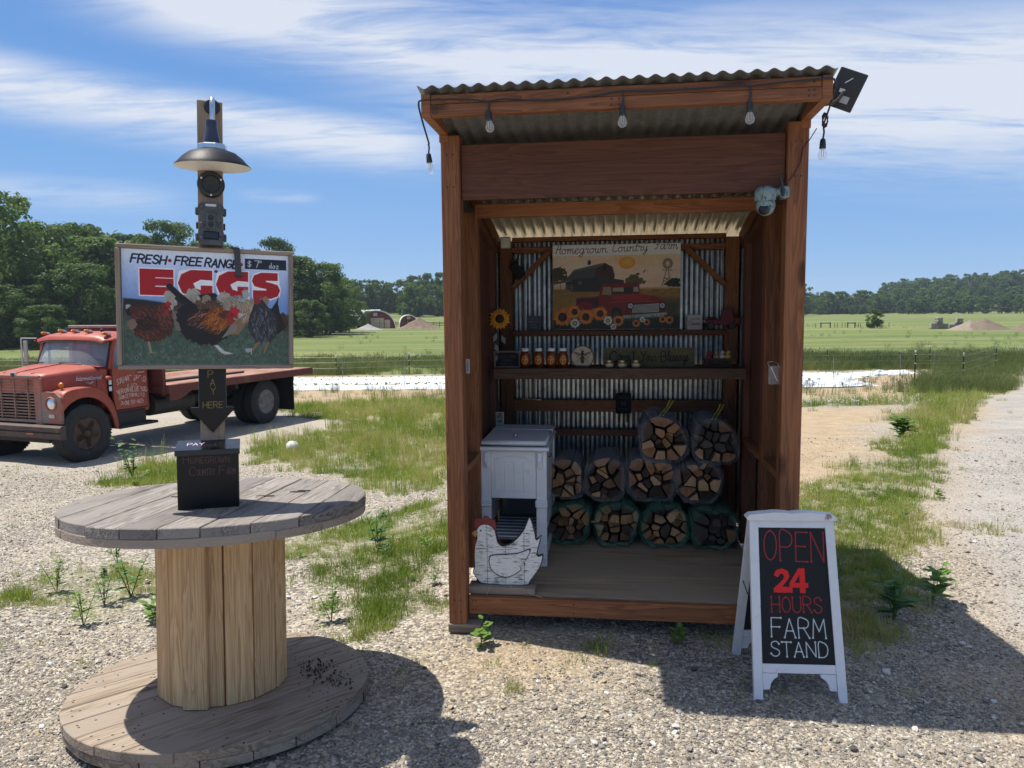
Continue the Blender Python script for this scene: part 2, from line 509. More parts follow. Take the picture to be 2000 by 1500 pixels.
def build_ground():
    xd = np.arange(-15, 15.01, .13); g = []
    s = .18; v = 15.0
    while v < 900: v += s; s *= 1.13; g.append(v)
    xs = np.concatenate([-np.array(g[::-1]), xd, np.array(g)])
    yd = np.arange(-3, 22.01, .13); g = []; s = .16; v = 22.0
    while v < 1100: v += s; s *= 1.055; g.append(v)
    b = []; s = .3; v = -3.0
    while v > -160: v -= s; s *= 1.25; b.append(v)
    ys = np.concatenate([np.array(b[::-1]), yd, np.array(g)])
    X, Y = np.meshgrid(xs, ys)
    Zg = tz(X, Y)
    Zg = Zg + .05 * ss(0, -.3, sdist(X, Y, PAD)) * 0
    g_, s_, r_, p_ = zones(X, Y)
    nx, ny = len(xs), len(ys)
    me = bpy.data.meshes.new('ground')
    co = np.stack([X, Y, Zg], -1).reshape(-1, 3)
    i = np.arange(nx * ny).reshape(ny, nx)
    q = np.stack([i[:-1, :-1], i[:-1, 1:], i[1:, 1:], i[1:, :-1]], -1).reshape(-1, 4)
    me.vertices.add(len(co)); me.vertices.foreach_set('co', co.ravel())
    me.loops.add(q.size); me.loops.foreach_set('vertex_index', q.ravel())
    me.polygons.add(len(q)); me.polygons.foreach_set('loop_start', np.arange(0, q.size, 4)); me.polygons.foreach_set('loop_total', np.full(len(q), 4))
    me.polygons.foreach_set('use_smooth', np.ones(len(q), bool))
    for nm, a in (('m_grass', g_), ('m_sand', s_), ('m_road', r_), ('m_pad', p_)):
        at = me.attributes.new(nm, 'FLOAT', 'POINT'); at.data.foreach_set('value', a.ravel().astype(np.float32))
    me.update(); me.validate()
    m, k, out = new_mat('ground')
    pos = k.n('ShaderNodeNewGeometry').outputs['Position']
    at = {n: k.n('ShaderNodeAttribute', attribute_name=n).outputs['Fac'] for n in ('m_grass', 'm_sand', 'm_road', 'm_pad')}
    # stones: two sizes of voronoi cells, each cell with a tone of its own
    def stones(scale, seed):
        v = k.n('ShaderNodeTexVoronoi', feature='F1'); k.put(v.inputs['Vector'], k.mapping(pos, loc=(seed, seed, 0))); v.inputs['Scale'].default_value = scale
        sc = k.n('ShaderNodeSeparateColor', i_0=v.outputs['Color'])
        return v.outputs['Distance'], sc.outputs[0], sc.outputs[1]
    d1, r1, r1b = stones(62, 0); d2, r2, _ = stones(24, 5)
    pal = [(.0, (.12, .108, .10)), (.25, (.24, .21, .175)), (.5, (.36, .315, .255)), (.72, (.46, .395, .30)), (.9, (.56, .51, .43))]
    c1 = k.ramp(r1, pal); c2 = k.ramp(r2, pal)
    sel = k.m('LESS_THAN', d2, .55)
    grav = k.mix(k.m('MULTIPLY', k.m('GREATER_THAN', r2, .62), sel), c1, c2)
    grav = k.mix(k.smooth(d1, .35, .9), grav, (.155, .135, .11, 1))
    dust = k.noise(pos, .9, 6, .6)
    grav = k.mix(k.m('MULTIPLY', k.smooth(dust, .42, .72), .62), grav, (.40, .345, .265, 1))
    n_s = k.noise(pos, 3.0, 8, .66)
    sandc = k.ramp(n_s, [(.2, (.27, .185, .105)), (.5, (.39, .285, .17)), (.8, (.49, .375, .24))])
    n_r = k.noise(pos, 1.5, 7, .62)
    roadc = k.mix(k.smooth(n_r, .3, .7), k.mix(.6, c1, (.25, .24, .23, 1)), (.38, .35, .31, 1))
    n_g = k.noise(pos, .8, 6, .6); n_gl = k.noise(k.mapping(pos, scale=(.010, .085, 1)), 1.0, 6, .62); n_gf = k.noise(pos, 6, 5, .7)
    soil = k.ramp(n_gf, [(.3, (.085, .075, .04)), (.7, (.20, .17, .10))])
    turf = k.ramp(k.m('ADD', k.m('MULTIPLY', n_g, .5), k.m('MULTIPLY', n_gf, .5)), [(.3, (.055, .085, .02)), (.55, (.12, .165, .035)), (.75, (.20, .22, .06))])
    sepp = k.n('ShaderNodeSeparateXYZ', i_0=pos)
    far = k.smooth(sepp.outputs[1], 40, 52)
    near_turf = k.mix(.40, turf, (.30, .245, .15, 1))
    field = k.ramp(n_gl, [(.30, (.075, .115, .034)), (.44, (.115, .155, .044)), (.53, (.16, .195, .06)), (.61, (.235, .225, .095)), (.72, (.25, .20, .115))])
    field = k.mix(.35, field, turf)
    mot = k.noise(k.mapping(pos, scale=(.05, .22, 1)), 1.0, 6, .7)
    field = k.mix(k.m('MULTIPLY', k.smooth(mot, .50, .66), .55), field, (.065, .10, .030, 1))
    mot2 = k.noise(k.mapping(pos, scale=(.03, .16, 1), loc=(50, 9, 0)), 1.0, 5, .65)
    field = k.mix(k.m('MULTIPLY', k.smooth(mot2, .54, .68), .6), field, (.26, .215, .115, 1))
    # strips of other crops past 75 m
    grs = k.mix(far, near_turf, field)
    grs = k.mix(k.smooth(sepp.outputs[1], 428, 440), grs, (.045, .055, .025, 1))       # leaf litter under the far woods
    col = k.mix(at['m_sand'], grav, k.mix(.25, sandc, grav))
    col = k.mix(at['m_road'], col, roadc)
    col = k.mix(at['m_pad'], col, k.mix(.55, grav, (.40, .36, .30, 1)))
    gmask = k.smooth(k.m('ADD', at['m_grass'], k.m('MULTIPLY', k.m('SUBTRACT', n_gf, .5), 1.3)), .55, 1.0)
    gmask = k.m('MULTIPLY', gmask, k.m('MULTIPLY_ADD', far, .4, .6))
    col = k.mix(gmask, col, grs)
    h = k.m('ADD', k.m('MULTIPLY', k.m('SUBTRACT', 1.0, d1), .5), k.m('MULTIPLY', k.m('SUBTRACT', 1.0, d2), .6))
    h = k.m('ADD', h, k.m('MULTIPLY', k.noise(pos, 9, 6, .65), 2.2))
    b = bsdf(k, col, .92, 0, bump(k, h, .8, .02), .15)
    k.put(out.inputs[0], b)
    me.materials.append(m)
    return struct(put('ground', me))


build_ground()


# ------------------------------------------------------------------ scattered cover: stones, blades, weeds (nobody could count them)
def proto_col(name, meshes):
    c = bpy.data.collections.new(name)
    for i, me in enumerate(meshes):
        o = bpy.data.objects.new('%s_kind_%02d' % (name, i), me); c.objects.link(o)
    return c


def scatter(name, P, scl, rot, tint, pick, protos, parent=None):
    n = len(P)
    me = bpy.data.meshes.new(name)
    me.vertices.add(n); me.vertices.foreach_set('co', np.asarray(P, np.float32).ravel())
    def at(nm, typ, arr, key):
        a = me.attributes.new(nm, typ, 'POINT'); a.data.foreach_set(key, arr.ravel())
    at('scl', 'FLOAT_VECTOR', np.asarray(scl, np.float32), 'vector'); at('rot', 'FLOAT_VECTOR', np.asarray(rot, np.float32), 'vector')
    at('tint', 'FLOAT', np.asarray(tint, np.float32), 'value'); at('pick', 'INT', np.asarray(pick, np.int32), 'value')
    me.update()
    o = put(name, me); o['kind'] = 'stuff'
    ng = bpy.data.node_groups.new(name + '_nodes', 'GeometryNodeTree')
    ng.interface.new_socket('Geometry', in_out='INPUT', socket_type='NodeSocketGeometry')
    ng.interface.new_socket('Geometry', in_out='OUTPUT', socket_type='NodeSocketGeometry')
    N = ng.nodes.new; L = ng.links.new
    gi, go = N('NodeGroupInput'), N('NodeGroupOutput'); ip = N('GeometryNodeInstanceOnPoints'); ci = N('GeometryNodeCollectionInfo')
    ci.inputs['Collection'].default_value = proto_col(name + '_pieces', protos)
    ci.inputs['Separate Children'].default_value = True; ci.inputs['Reset Children'].default_value = True
    def na(nm, typ):
        q = N('GeometryNodeInputNamedAttribute'); q.data_type = typ; q.inputs['Name'].default_value = nm; return q.outputs['Attribute']
    m2p = N('GeometryNodeMeshToPoints'); L(gi.outputs[0], m2p.inputs[0]); L(m2p.outputs[0], ip.inputs['Points'])
    L(ci.outputs[0], ip.inputs['Instance']); ip.inputs['Pick Instance'].default_value = True
    L(na('pick', 'INT'), ip.inputs['Instance Index'])
    e2r = N('FunctionNodeEulerToRotation'); L(na('rot', 'FLOAT_VECTOR'), e2r.inputs[0]); L(e2r.outputs[0], ip.inputs['Rotation'])
    L(na('scl', 'FLOAT_VECTOR'), ip.inputs['Scale']); L(ip.outputs[0], go.inputs[0])
    md = o.modifiers.new('scatter', 'NODES'); md.node_group = ng
    return o


def inst_attr(k, name): return k.n('ShaderNodeAttribute', attribute_type='INSTANCER', attribute_name=name).outputs['Fac']


def stone_mesh(seed, sub=1):
    import bmesh
    bm = bmesh.new(); bmesh.ops.create_icosphere(bm, subdivisions=sub, radius=.5)
    r = random.Random(seed); ax = [r.uniform(.75, 1.2), r.uniform(.6, 1.0), r.uniform(.40, .66)]
    off = [Vector((r.uniform(-1, 1), r.uniform(-1, 1), r.uniform(-1, 1))).normalized() for _ in range(4)]
    for v in bm.verts:
        d = 1.0
        for q in off:                          # a few flats and corners
            t = v.co.normalized().dot(q)
            if t > .55: d -= (t - .55) * .55
        v.co = Vector((v.co.x * ax[0], v.co.y * ax[1], v.co.z * ax[2])) * d * r.uniform(.94, 1.06)
    me = bpy.data.meshes.new('stone'); bm.to_mesh(me); bm.free()
    me.polygons.foreach_set('use_smooth', [True] * len(me.polygons)); me.set_sharp_from_angle(angle=radians(38))
    return me


def mat_stone():
    m, k, out = new_mat('stones')
    t = inst_attr(k, 'tint')
    co = k.n('ShaderNodeTexCoord').outputs['Object']
    c = k.ramp(t, [(0, (.10, .09, .085)), (.22, (.175, .16, .15)), (.42, (.28, .255, .225)), (.6, (.38, .335, .27)), (.72, (.46, .37, .25)), (.80, (.46, .425, .37)), (.93, (.58, .55, .50)), (1, (.72, .70, .66))])
    n = k.noise(co, 3., 5, .65)
    c = k.mix(1., c, k.ramp(n, [(.3, .75), (.7, 1.15)]), 'MULTIPLY')
    k.put(out.inputs[0], bsdf(k, c, .8, 0, bump(k, k.noise(co, 7, 4, .6), .4, .08), .25))
    return m


def grow(n, y0, y1, a, xk, xc):
    """random ground points, thinner with distance"""
    u = rng.random(n)
    y = (y0 ** (1 - a) + u * (y1 ** (1 - a) - y0 ** (1 - a))) ** (1 / (1 - a)) if abs(a - 1) > 1e-6 else y0 * (y1 / y0) ** u
    x = (rng.random(n) * 2 - 1) * (xk * y + xc)
    return x, y


def in_shed(x, y, mrg=0.0):
    dx, dy = x + .326, y - 3.663; c, s = cos(radians(7.66)), sin(radians(7.66))
    lx = dx * c - dy * s; ly = dx * s + dy * c
    return (lx > -mrg) & (lx < 1.67 + mrg) & (ly > .12 - mrg) & (ly < 1.72 + mrg)


def build_stones():
    sm = mat_stone()
    kinds = [stone_mesh(s) for s in range(7)]
    for me in kinds: me.materials.append(sm)
    # small gravel close to the camera
    x, y = grow(330000, 1.55, 11.5, 1.55, .80, .7)
    g, s, r, p = zones(x, y)
    keep = rng.random(len(x)) < np.clip(1.0 - .72 * s - .42 * g, .05, 1)
    keep &= ~in_shed(x, y, -.1)
    keep &= rng.random(len(x)) < np.clip(.25 + 1.5 * ss(.30, .62, fbm(x * .9 + 20, y * .9, 4)), 0, 1)      # packed, dusty places
    x, y = x[keep], y[keep]; n = len(x)
    size = .0048 + .0085 * rng.random(n) ** 2.2 + (rng.random(n) < .05) * rng.random(n) * .018
    size *= np.clip(.75 + y * .085, .9, 1.7)
    z = tz(x, y) + size * .13
    sc = size[:, None] * (1 + .25 * (rng.random((n, 3)) - .5)) * 1.15
    rot = np.stack([(rng.random(n) - .5) * .9, (rng.random(n) - .5) * .9, rng.random(n) * 6.28], -1)
    scatter('gravel', np.stack([x, y, z], -1), sc, rot, np.clip(rng.normal(.52, .20, n), 0, 1), rng.integers(0, 7, n), kinds)
    # bigger pebbles and cobbles lying on it
    x, y = grow(3600, 1.6, 14, 1.25, .8, .7)
    g, s, r, p = zones(x, y); keep = (rng.random(len(x)) < 1 - .6 * g - .4 * s) & ~in_shed(x, y)
    x, y = x[keep], y[keep]; n = len(x)
    size = .013 + .030 * rng.random(n) ** 3.2
    rot = np.stack([(rng.random(n) - .5) * .6, (rng.random(n) - .5) * .6, rng.random(n) * 6.28], -1)
    scatter('pebbles', np.stack([x, y, tz(x, y) + size * .2], -1), size[:, None] * np.ones((1, 3)), rot, np.clip(rng.normal(.6, .25, n), 0, 1),
            rng.integers(0, 7, n), kinds)


build_stones()


def blade_tuft(seed, n, h0, h1, spread, wid, lean=.5, seedhead=False):
    r = random.Random(seed); mb = MB()
    for _ in range(n):
        a = r.uniform(0, 6.283); R = spread * sqrt(r.random()); b = Vector((R * cos(a), R * sin(a), -.01))
        h = r.uniform(h0, h1); d = Vector((cos(a + r.uniform(-1, 1)), sin(a + r.uniform(-1, 1)), 0)); q = r.uniform(.1, 1) * lean * h
        fa = r.uniform(0, 6.283); w = Vector((cos(fa), sin(fa), 0)) * wid * r.uniform(.6, 1.2)
        pts = [b, b + d * q * .25 + Vector((0, 0, h * .5)), b + d * q * .7 + Vector((0, 0, h * .86)), b + d * q * 1.15 + Vector((0, 0, h))]
        mb.add([pts[0] - w * .5, pts[0] + w * .5, pts[1] + w * .45, pts[1] - w * .45, pts[2] + w * .28, pts[2] - w * .28, pts[3]],
               [(0, 1, 2, 3), (3, 2, 4, 5), (5, 4, 6)])
        if seedhead and r.random() < .35:
            t = pts[3]
            mb.add([t + Vector((-wid, 0, -h * .18)), t + Vector((wid, 0, -h * .18)), t + Vector((wid * .9, 0, 0)), t + Vector((0, 0, h * .06)), t + Vector((-wid * .9, 0, 0))], [(0, 1, 2, 3, 4)])
    return mb


def weed_mesh(seed, h, leaves, ll, lw, branches=3):
    """a broad-leaved weed: stems with leaves up them"""
    r = random.Random(seed); mb = MB()
    for b in range(branches):
        a = r.uniform(0, 6.283); tip = Vector((cos(a) * h * r.uniform(.05, .45), sin(a) * h * r.uniform(.05, .45), h * r.uniform(.65, 1)))
        mb.tube([(0, 0, -.01), tip * .5 + Vector((0, 0, h * .06)), tip], [h * .012, h * .009, h * .004], 4, cap=False)
        for i in range(leaves):
            t = .15 + .85 * (i + r.random()) / leaves; p = tip * t + Vector((0, 0, h * .06 * (1 - abs(2 * t - 1))))
            f = a + i * 2.4 + r.uniform(-.5, .5); L = ll * h * r.uniform(.6, 1.1) * (1.1 - .55 * t); wd = lw * L
            d = Vector((cos(f), sin(f), r.uniform(.1, .7))).normalized(); sd = d.cross(Vector((0, 0, 1))).normalized(); up = sd.cross(d)
            mb.add([p, p + d * L * .35 + sd * wd, p + d * L * .75 + sd * wd * .7 - up * L * .05, p + d * L - up * L * .16,
                    p + d * L * .75 - sd * wd * .7 - up * L * .05, p + d * L * .35 - sd * wd, p + d * L * .5 - up * L * .04],
                   [(0, 1, 6), (1, 2, 6), (2, 3, 6), (3, 4, 6), (4, 5, 6), (5, 0, 6)])
    return mb


def leaf_mat(name, stops, trans=.35, inst=True, rough=.55, spec=.35, vscale=None):
    m, k, out = new_mat(name)
    t = inst_attr(k, 'tint') if inst else k.n('ShaderNodeObjectInfo').outputs['Random']
    co = k.n('ShaderNodeTexCoord').outputs['Object']
    if vscale:
        t = k.m('ADD', k.m('MULTIPLY', t, .5), k.m('MULTIPLY', k.smooth(k.noise(co, vscale, 4, .6), .3, .7), .5))
    c = k.ramp(t, stops)
    b = bsdf(k, c, rough, 0, None, spec)
    tr = k.n('ShaderNodeBsdfTranslucent', i_Color=k.mix(1., c, (1.25, 1.25, .7, 1), 'MULTIPLY'))
    mx = k.n('ShaderNodeMixShader', i_0=trans); k.put(mx.inputs[1], b.outputs[0]); k.put(mx.inputs[2], tr.outputs[0])
    k.put(out.inputs[0], mx)
    return m


def build_grass():
    gm = leaf_mat('grass_blades', [(0, (.10, .155, .026)), (.35, (.175, .25, .040)), (.65, (.265, .325, .060)), (.86, (.35, .36, .11)), (1, (.46, .40, .21))])
    wm = leaf_mat('weed_leaves', [(0, (.08, .16, .030)), (.5, (.14, .24, .045)), (1, (.22, .30, .06))])
    cl = plain('clover_flower', (.75, .74, .66), .8)
    K = [blade_tuft(1, 22, .05, .13, .07, .0045, .6), blade_tuft(2, 18, .07, .20, .06, .0045, .55), blade_tuft(3, 12, .14, .34, .05, .0045, .45, True),
         blade_tuft(4, 26, .03, .08, .09, .005, .8)]
    P = [b.mesh('grass_tuft', gm) for b in K]
    x, y = grow(150000, 3.0, 25, 1.25, .82, 1.2)
    g, s, r, p = zones(x, y)
    cl_ = fbm(x * 2.3 + 31, y * 2.3, 3)
    pt = fbm(x * 5.5 + 7, y * 5.5, 2)
    d = ss(.44, 1.0, g + (cl_ - .5) * 1.5 + (pt - .5) * .7) * np.interp(y, [3, 7, 11, 15, 25], [.62, .62, .75, 1., 1.]) + .005 * (1 - s) * (y < 8)
    d = d * (1 - p * .97)
    keep = (rng.random(len(x)) < d) & ~in_shed(x, y, .03)
    x, y, cl_ = x[keep], y[keep], cl_[keep]; n = len(x)
    sc = (.45 + .55 * rng.random(n)) * np.interp(y, [3, 8, 12, 25], [.55, .72, 1.1, 1.6]) * (.55 + .8 * cl_)
    rank = fbm(x * .4 + 50, y * .4, 2)
    pick = np.where(rng.random(n) < .10 + .4 * (rank > .55), 2, rng.choice([0, 1, 3], n, p=[.4, .3, .3]))
    pick = np.where(y < 8, np.where(rng.random(n) < .04, 2, rng.choice([0, 1, 3], n, p=[.33, .10, .57])), pick)
    z0 = np.zeros(n)
    tint = np.clip(.62 + (fbm(x * .9, y * .9, 3) - .5) * 1.3 + rng.normal(0, .20, n), 0, 1)
    scatter('grass', np.stack([x, y, tz(x, y)], -1), sc[:, None] * np.ones((1, 3)), np.stack([z0, z0, rng.random(n) * 6.28], -1), tint, pick, P)
    # rank meadow past the beds: taller clumps close to it, shorter further on
    M = [blade_tuft(11, 46, .25, .75, .42, .012, .5, True), blade_tuft(12, 46, .15, .5, .5, .013, .6), blade_tuft(13, 36, .4, .95, .35, .012, .4, True)]
    mm = leaf_mat('meadow_blades', [(0, (.075, .105, .032)), (.4, (.125, .160, .050)), (.7, (.19, .21, .08)), (1, (.33, .30, .15))])
    MP = [b.mesh('meadow_tuft', mm) for b in M]
    x, y = grow(80000, 24.5, 190, 1.1, .80, 2.)
    g, s, r, p = zones(x, y)
    tall = ss(46.5, 48.5, y) * (1 - ss(56, 74, y)) + .75 * ss(24, 28, y) * (y < 46) * (x > 0) * g 
    tall = tall * ss(.25, .6, fbm(x * .25, y * .12, 3) + .12) + .03 * (y < 46) * ss(24, 26, y)
    tall = tall + .014 * ss(60, 70, y) * (fbm(x * .06 + 3, y * .06, 3) > .5)
    tall = tall * (1 - r) * np.where((y > 33.3) & (y < 46) & (x < 16.5), .0, 1.)
    keep = rng.random(len(x)) < np.clip(tall, 0, 1)
    x, y = x[keep], y[keep]; n = len(x); z0 = np.zeros(n)
    sc = (.6 + .5 * rng.random(n)) * np.where(y > 64, .9, 1.) * np.where(y < 46, .6, 1.)
    tint = np.clip(.46 - .2 * (y > 75) + (fbm(x * .08, y * .2, 3) - .5) * 1.1 + rng.normal(0, .12, n), 0, 1)
    scatter('meadow_grass', np.stack([x, y, tz(x, y)], -1), sc[:, None] * np.ones((1, 3)), np.stack([z0, z0, rng.random(n) * 6.28], -1), tint, rng.integers(0, 3, n), MP)
    # weeds
    WM = [weed_mesh(21, .22, 7, .42, .30, 3), weed_mesh(22, .30, 9, .30, .22, 4), weed_mesh(23, .14, 5, .6, .42, 5)]
    WP = [b.mesh('weed_plant', wm) for b in WM]
    x, y = grow(4500, 3.2, 24, 1.2, .8, 1.)
    g, s, r, p = zones(x, y)
    keep = (rng.random(len(x)) < (.085 * g) * ss(.35, .6, fbm(x * .8 + 3, y * .8, 2)) + .001 * (y < 7)) & ~in_shed(x, y, .03) & (p < .5)
    x, y = x[keep], y[keep]; n = len(x); z0 = np.zeros(n)
    sc = (.28 + .5 * rng.random(n))
    scatter('weeds', np.stack([x, y, tz(x, y)], -1), sc[:, None] * np.ones((1, 3)), np.stack([z0, z0, rng.random(n) * 6.28], -1), rng.random(n), rng.integers(0, 3, n), WP)
    # clover heads in the strip behind the sandy patch
    n = 420; x = rng.uniform(5.5, 12, n); y = rng.uniform(18.8, 22, n); z0 = np.zeros(n)
    b = MB().sphere((0, 0, .13), .010, 6, 5); b.tube([(0, 0, 0), (0, 0, .12)], .002, 3)
    scatter('clover_flowers', np.stack([x, y, tz(x, y)], -1), (.8 + .6 * rng.random(n))[:, None] * np.ones((1, 3)), np.stack([z0, z0, z0], -1), rng.random(n), np.zeros(n), [b.mesh('clover_head', cl)])


build_grass()

# ------------------------------------------------------------------ flat print: lettering and pictures drawn into arrays
GL = {
 'A': [[(0, 0), (2, 6), (4, 0)], [(.8, 2.1), (3.2, 2.1)]],
 'B': [[(0, 0), (0, 6), (2.5, 6), (3.4, 5.3), (3.4, 4), (2.5, 3.2), (0, 3.2)], [(2.5, 3.2), (3.8, 2.4), (3.8, .8), (2.7, 0), (0, 0)]],
 'C': [[(3.8, 4.8), (3, 5.8), (2, 6), (.8, 5.4), (.1, 4), (.1, 2), (.8, .6), (2, 0), (3, .2), (3.8, 1.1)]],
 'D': [[(0, 0), (0, 6), (2, 6), (3.4, 5), (3.9, 3.2), (3.4, 1), (2, 0), (0, 0)]],
 'E': [[(3.6, 6), (0, 6), (0, 0), (3.6, 0)], [(0, 3.1), (3, 3.1)]],
 'F': [[(3.6, 6), (0, 6), (0, 0)], [(0, 3.1), (3, 3.1)]],
 'G': [[(3.8, 4.9), (3, 5.8), (2, 6), (.8, 5.4), (.1, 4), (.1, 2), (.8, .6), (2, 0), (3.2, .3), (3.9, 1.2), (3.9, 2.7), (2.3, 2.7)]],
 'H': [[(0, 0), (0, 6)], [(4, 0), (4, 6)], [(0, 3), (4, 3)]],
 'I': [[(.5, 0), (.5, 6)]],
 'J': [[(3, 6), (3, 1.3), (2.3, .2), (1.2, 0), (.2, .9)]],
 'K': [[(0, 0), (0, 6)], [(3.8, 6), (0, 2.6)], [(1.3, 3.6), (4, 0)]],
 'L': [[(0, 6), (0, 0), (3.4, 0)]],
 'M': [[(0, 0), (.5, 6), (2.4, 2), (4.3, 6), (4.8, 0)]],
 'N': [[(0, 0), (0, 6), (4, 0), (4, 6)]],
 'O': [[(2, 6), (.8, 5.4), (.1, 4), (.1, 2), (.8, .6), (2, 0), (3.2, .6), (3.9, 2), (3.9, 4), (3.2, 5.4), (2, 6)]],
 'P': [[(0, 0), (0, 6), (2.5, 6), (3.7, 5.2), (3.7, 3.8), (2.5, 2.9), (0, 2.9)]],
 'R': [[(0, 0), (0, 6), (2.5, 6), (3.6, 5.2), (3.6, 3.9), (2.5, 3.1), (0, 3.1)], [(1.8, 3.1), (3.9, 0)]],
 'S': [[(3.6, 5), (2.8, 5.9), (1.5, 6), (.4, 5.3), (.4, 4), (1.4, 3.3), (2.7, 2.8), (3.7, 2), (3.6, .8), (2.5, 0), (1.1, .1), (.1, 1)]],
 'T': [[(0, 6), (4, 6)], [(2, 6), (2, 0)]],
 'U': [[(0, 6), (0, 1.8), (.8, .4), (2, 0), (3.2, .4), (4, 1.8), (4, 6)]],
 'W': [[(0, 6), (1.2, 0), (2.6, 4.6), (4, 0), (5.2, 6)]],
 'Y': [[(0, 6), (2, 3.1), (4, 6)], [(2, 3.1), (2, 0)]],
 '&': [[(4, 0), (1, 4.4), (1.2, 5.6), (2.2, 6), (2.8, 5), (.4, 2.4), (.3, .9), (1.4, 0), (2.8, .5), (3.9, 2.4)]],
 '.': [[(.2, 0), (.4, 0)]], '-': [[(.4, 2.6), (2.6, 2.6)]], '/': [[(0, 0), (2.6, 6)]],
 '$': [[(3.4, 4.6), (2.6, 5.3), (1.2, 5.2), (.5, 4.3), (1.2, 3.4), (2.7, 2.8), (3.4, 1.9), (2.7, .9), (1.3, .7), (.3, 1.5)], [(1.9, 6.2), (1.9, -.3)]],
 '0': [[(1.8, 6), (.5, 5), (.1, 3), (.5, 1), (1.8, 0), (3.1, 1), (3.5, 3), (3.1, 5), (1.8, 6)]],
 '1': [[(.3, 4.8), (1.4, 6), (1.4, 0)]],
 '2': [[(.2, 4.6), (.8, 5.7), (2, 6), (3.2, 5.3), (3.2, 4), (2, 2.2), (.1, 0), (3.7, 0)]],
 '3': [[(.2, 5.3), (1.5, 6), (3, 5.5), (3.1, 4.2), (1.6, 3.2), (3.3, 2.5), (3.4, 1), (2, 0), (.2, .6)]],
 '4': [[(3.8, 1.8), (0, 1.8), (2.8, 6), (2.8, 0)]],
 '5': [[(3.3, 6), (.6, 6), (.3, 3.4), (1.8, 3.8), (3.2, 3), (3.5, 1.6), (2.6, .2), (1.2, 0), (.1, .7)]],
 '6': [[(3, 5.7), (1.4, 4.6), (.3, 2.6), (.3, 1.1), (1.4, 0), (2.8, .3), (3.4, 1.5), (2.7, 2.9), (1.4, 3), (.4, 2)]],
 '7': [[(0, 6), (3.6, 6), (1.6, 0)]],
 '8': [[(1.8, 3.2), (.5, 4), (.5, 5.3), (1.8, 6), (3.1, 5.3), (3.1, 4), (1.8, 3.2), (.3, 2.3), (.3, .8), (1.8, 0), (3.3, .8), (3.3, 2.3), (1.8, 3.2)]],
 '9': [[(.6, .2), (2.4, 1.2), (3.3, 3.4), (3.3, 5), (2.2, 6), (.8, 5.6), (.3, 4.4), (1, 3.2), (2.4, 3.1), (3.3, 4)]],
 # small letters, joined hand
 'a': [[(2.6, 2.9), (1.6, 3.2), (.5, 2.5), (.2, 1.2), (.9, .1), (1.9, .6), (2.6, 2.9), (2.6, .7), (3.2, .1), (3.8, .7)]],
 'b': [[(0, .8), (1, 4), (1, 6), (.5, 5), (.5, 1), (1.3, 0), (2.4, .6), (2.5, 2.2), (1.6, 3), (.7, 2.2)]],
 'c': [[(2.4, 2.7), (1.6, 3.2), (.6, 2.6), (.2, 1.3), (.9, .1), (2, .2), (2.8, .9)]],
 'd': [[(2.4, 2.8), (1.4, 3.1), (.4, 2.2), (.2, 1), (1, .1), (2, .7), (2.5, 2.8), (2.6, 6)], [(2.55, 3.5), (2.5, .8), (3.2, .1)]],
 'e': [[(.2, 1.3), (1.5, 1.7), (2.3, 2.5), (1.6, 3.2), (.7, 2.7), (.3, 1.4), (1, .1), (2.1, .2), (3, 1)]],
 'g': [[(2.5, 2.9), (1.5, 3.2), (.5, 2.4), (.3, 1.2), (1.1, .2), (2, .9), (2.5, 2.9), (2.3, -1.2), (1.3, -2.4), (.4, -1.8), (1.4, -.7), (3.4, .8)]],
 'h': [[(0, .2), (.6, 6)], [(.3, 1.8), (1.4, 3.1), (2.2, 2.6), (2.2, .8), (2.8, .1), (3.4, .7)]],
 'i': [[(.4, 3), (.4, .7), (1, .1), (1.6, .7)], [(.6, 4.3), (.7, 4.4)]],
 'l': [[(0, .8), (1.4, 4.2), (1.2, 6), (.5, 4.6), (.6, .8), (1.2, .1), (1.9, .8)]],
 'm': [[(0, 2.6), (.5, 3), (.5, .1)], [(.5, 1.8), (1.4, 3.1), (2, 2.6), (1.9, .1)], [(1.9, 1.8), (2.9, 3.1), (3.5, 2.6), (3.5, .7), (4, .1), (4.6, .8)]],
 'n': [[(0, 2.6), (.5, 3), (.5, .1)], [(.5, 1.8), (1.6, 3.1), (2.3, 2.5), (2.3, .7), (2.9, .1), (3.5, .8)]],
 'o': [[(1.6, 3.2), (.6, 2.6), (.2, 1.3), (.9, .1), (2, .3), (2.5, 1.6), (2, 2.9), (1.6, 3.2), (2.4, 2.6), (3.4, 2.7)]],
 'r': [[(0, 2.4), (.6, 3.3), (.8, 2.7), (1.9, 2.8), (1.5, 1), (2, .1), (2.7, .8)]],
 's': [[(0, .4), (1.4, 3.4), (1.7, 2.2), (2.1, 1), (1.2, .1), (.4, .5)], [(2, .9), (2.8, .8)]],
 't': [[(.9, 5), (.6, .9), (1.2, .1), (2.1, .8)], [(-.2, 3.4), (2, 3.5)]],
 'u': [[(0, 2.5), (.4, 3), (.4, .9), (1.1, .1), (2.1, .9), (2.3, 3)], [(2.3, 3), (2.3, .8), (2.9, .1), (3.5, .8)]],
 'w': [[(0, 2.5), (.4, 3), (.4, 1), (1, .1), (1.8, .8), (1.9, 2.8)], [(1.9, 2.8), (1.9, 1), (2.6, .1), (3.4, 1), (3.3, 3), (4.2, 2.7)]],
 'y': [[(0, 2.5), (.4, 3), (.5, 1.1), (1.1, .3), (2, 1), (2.3, 3), (2.2, -1), (1.4, -2.3), (.5, -1.9), (1.2, -.9), (3.1, .8)]],
 'z': [[(.2, 3), (2.4, 3), (.2, 0), (2.7, 0)]],
}
GL['V'] = [[(0, 6), (2, 0), (4, 6)]]


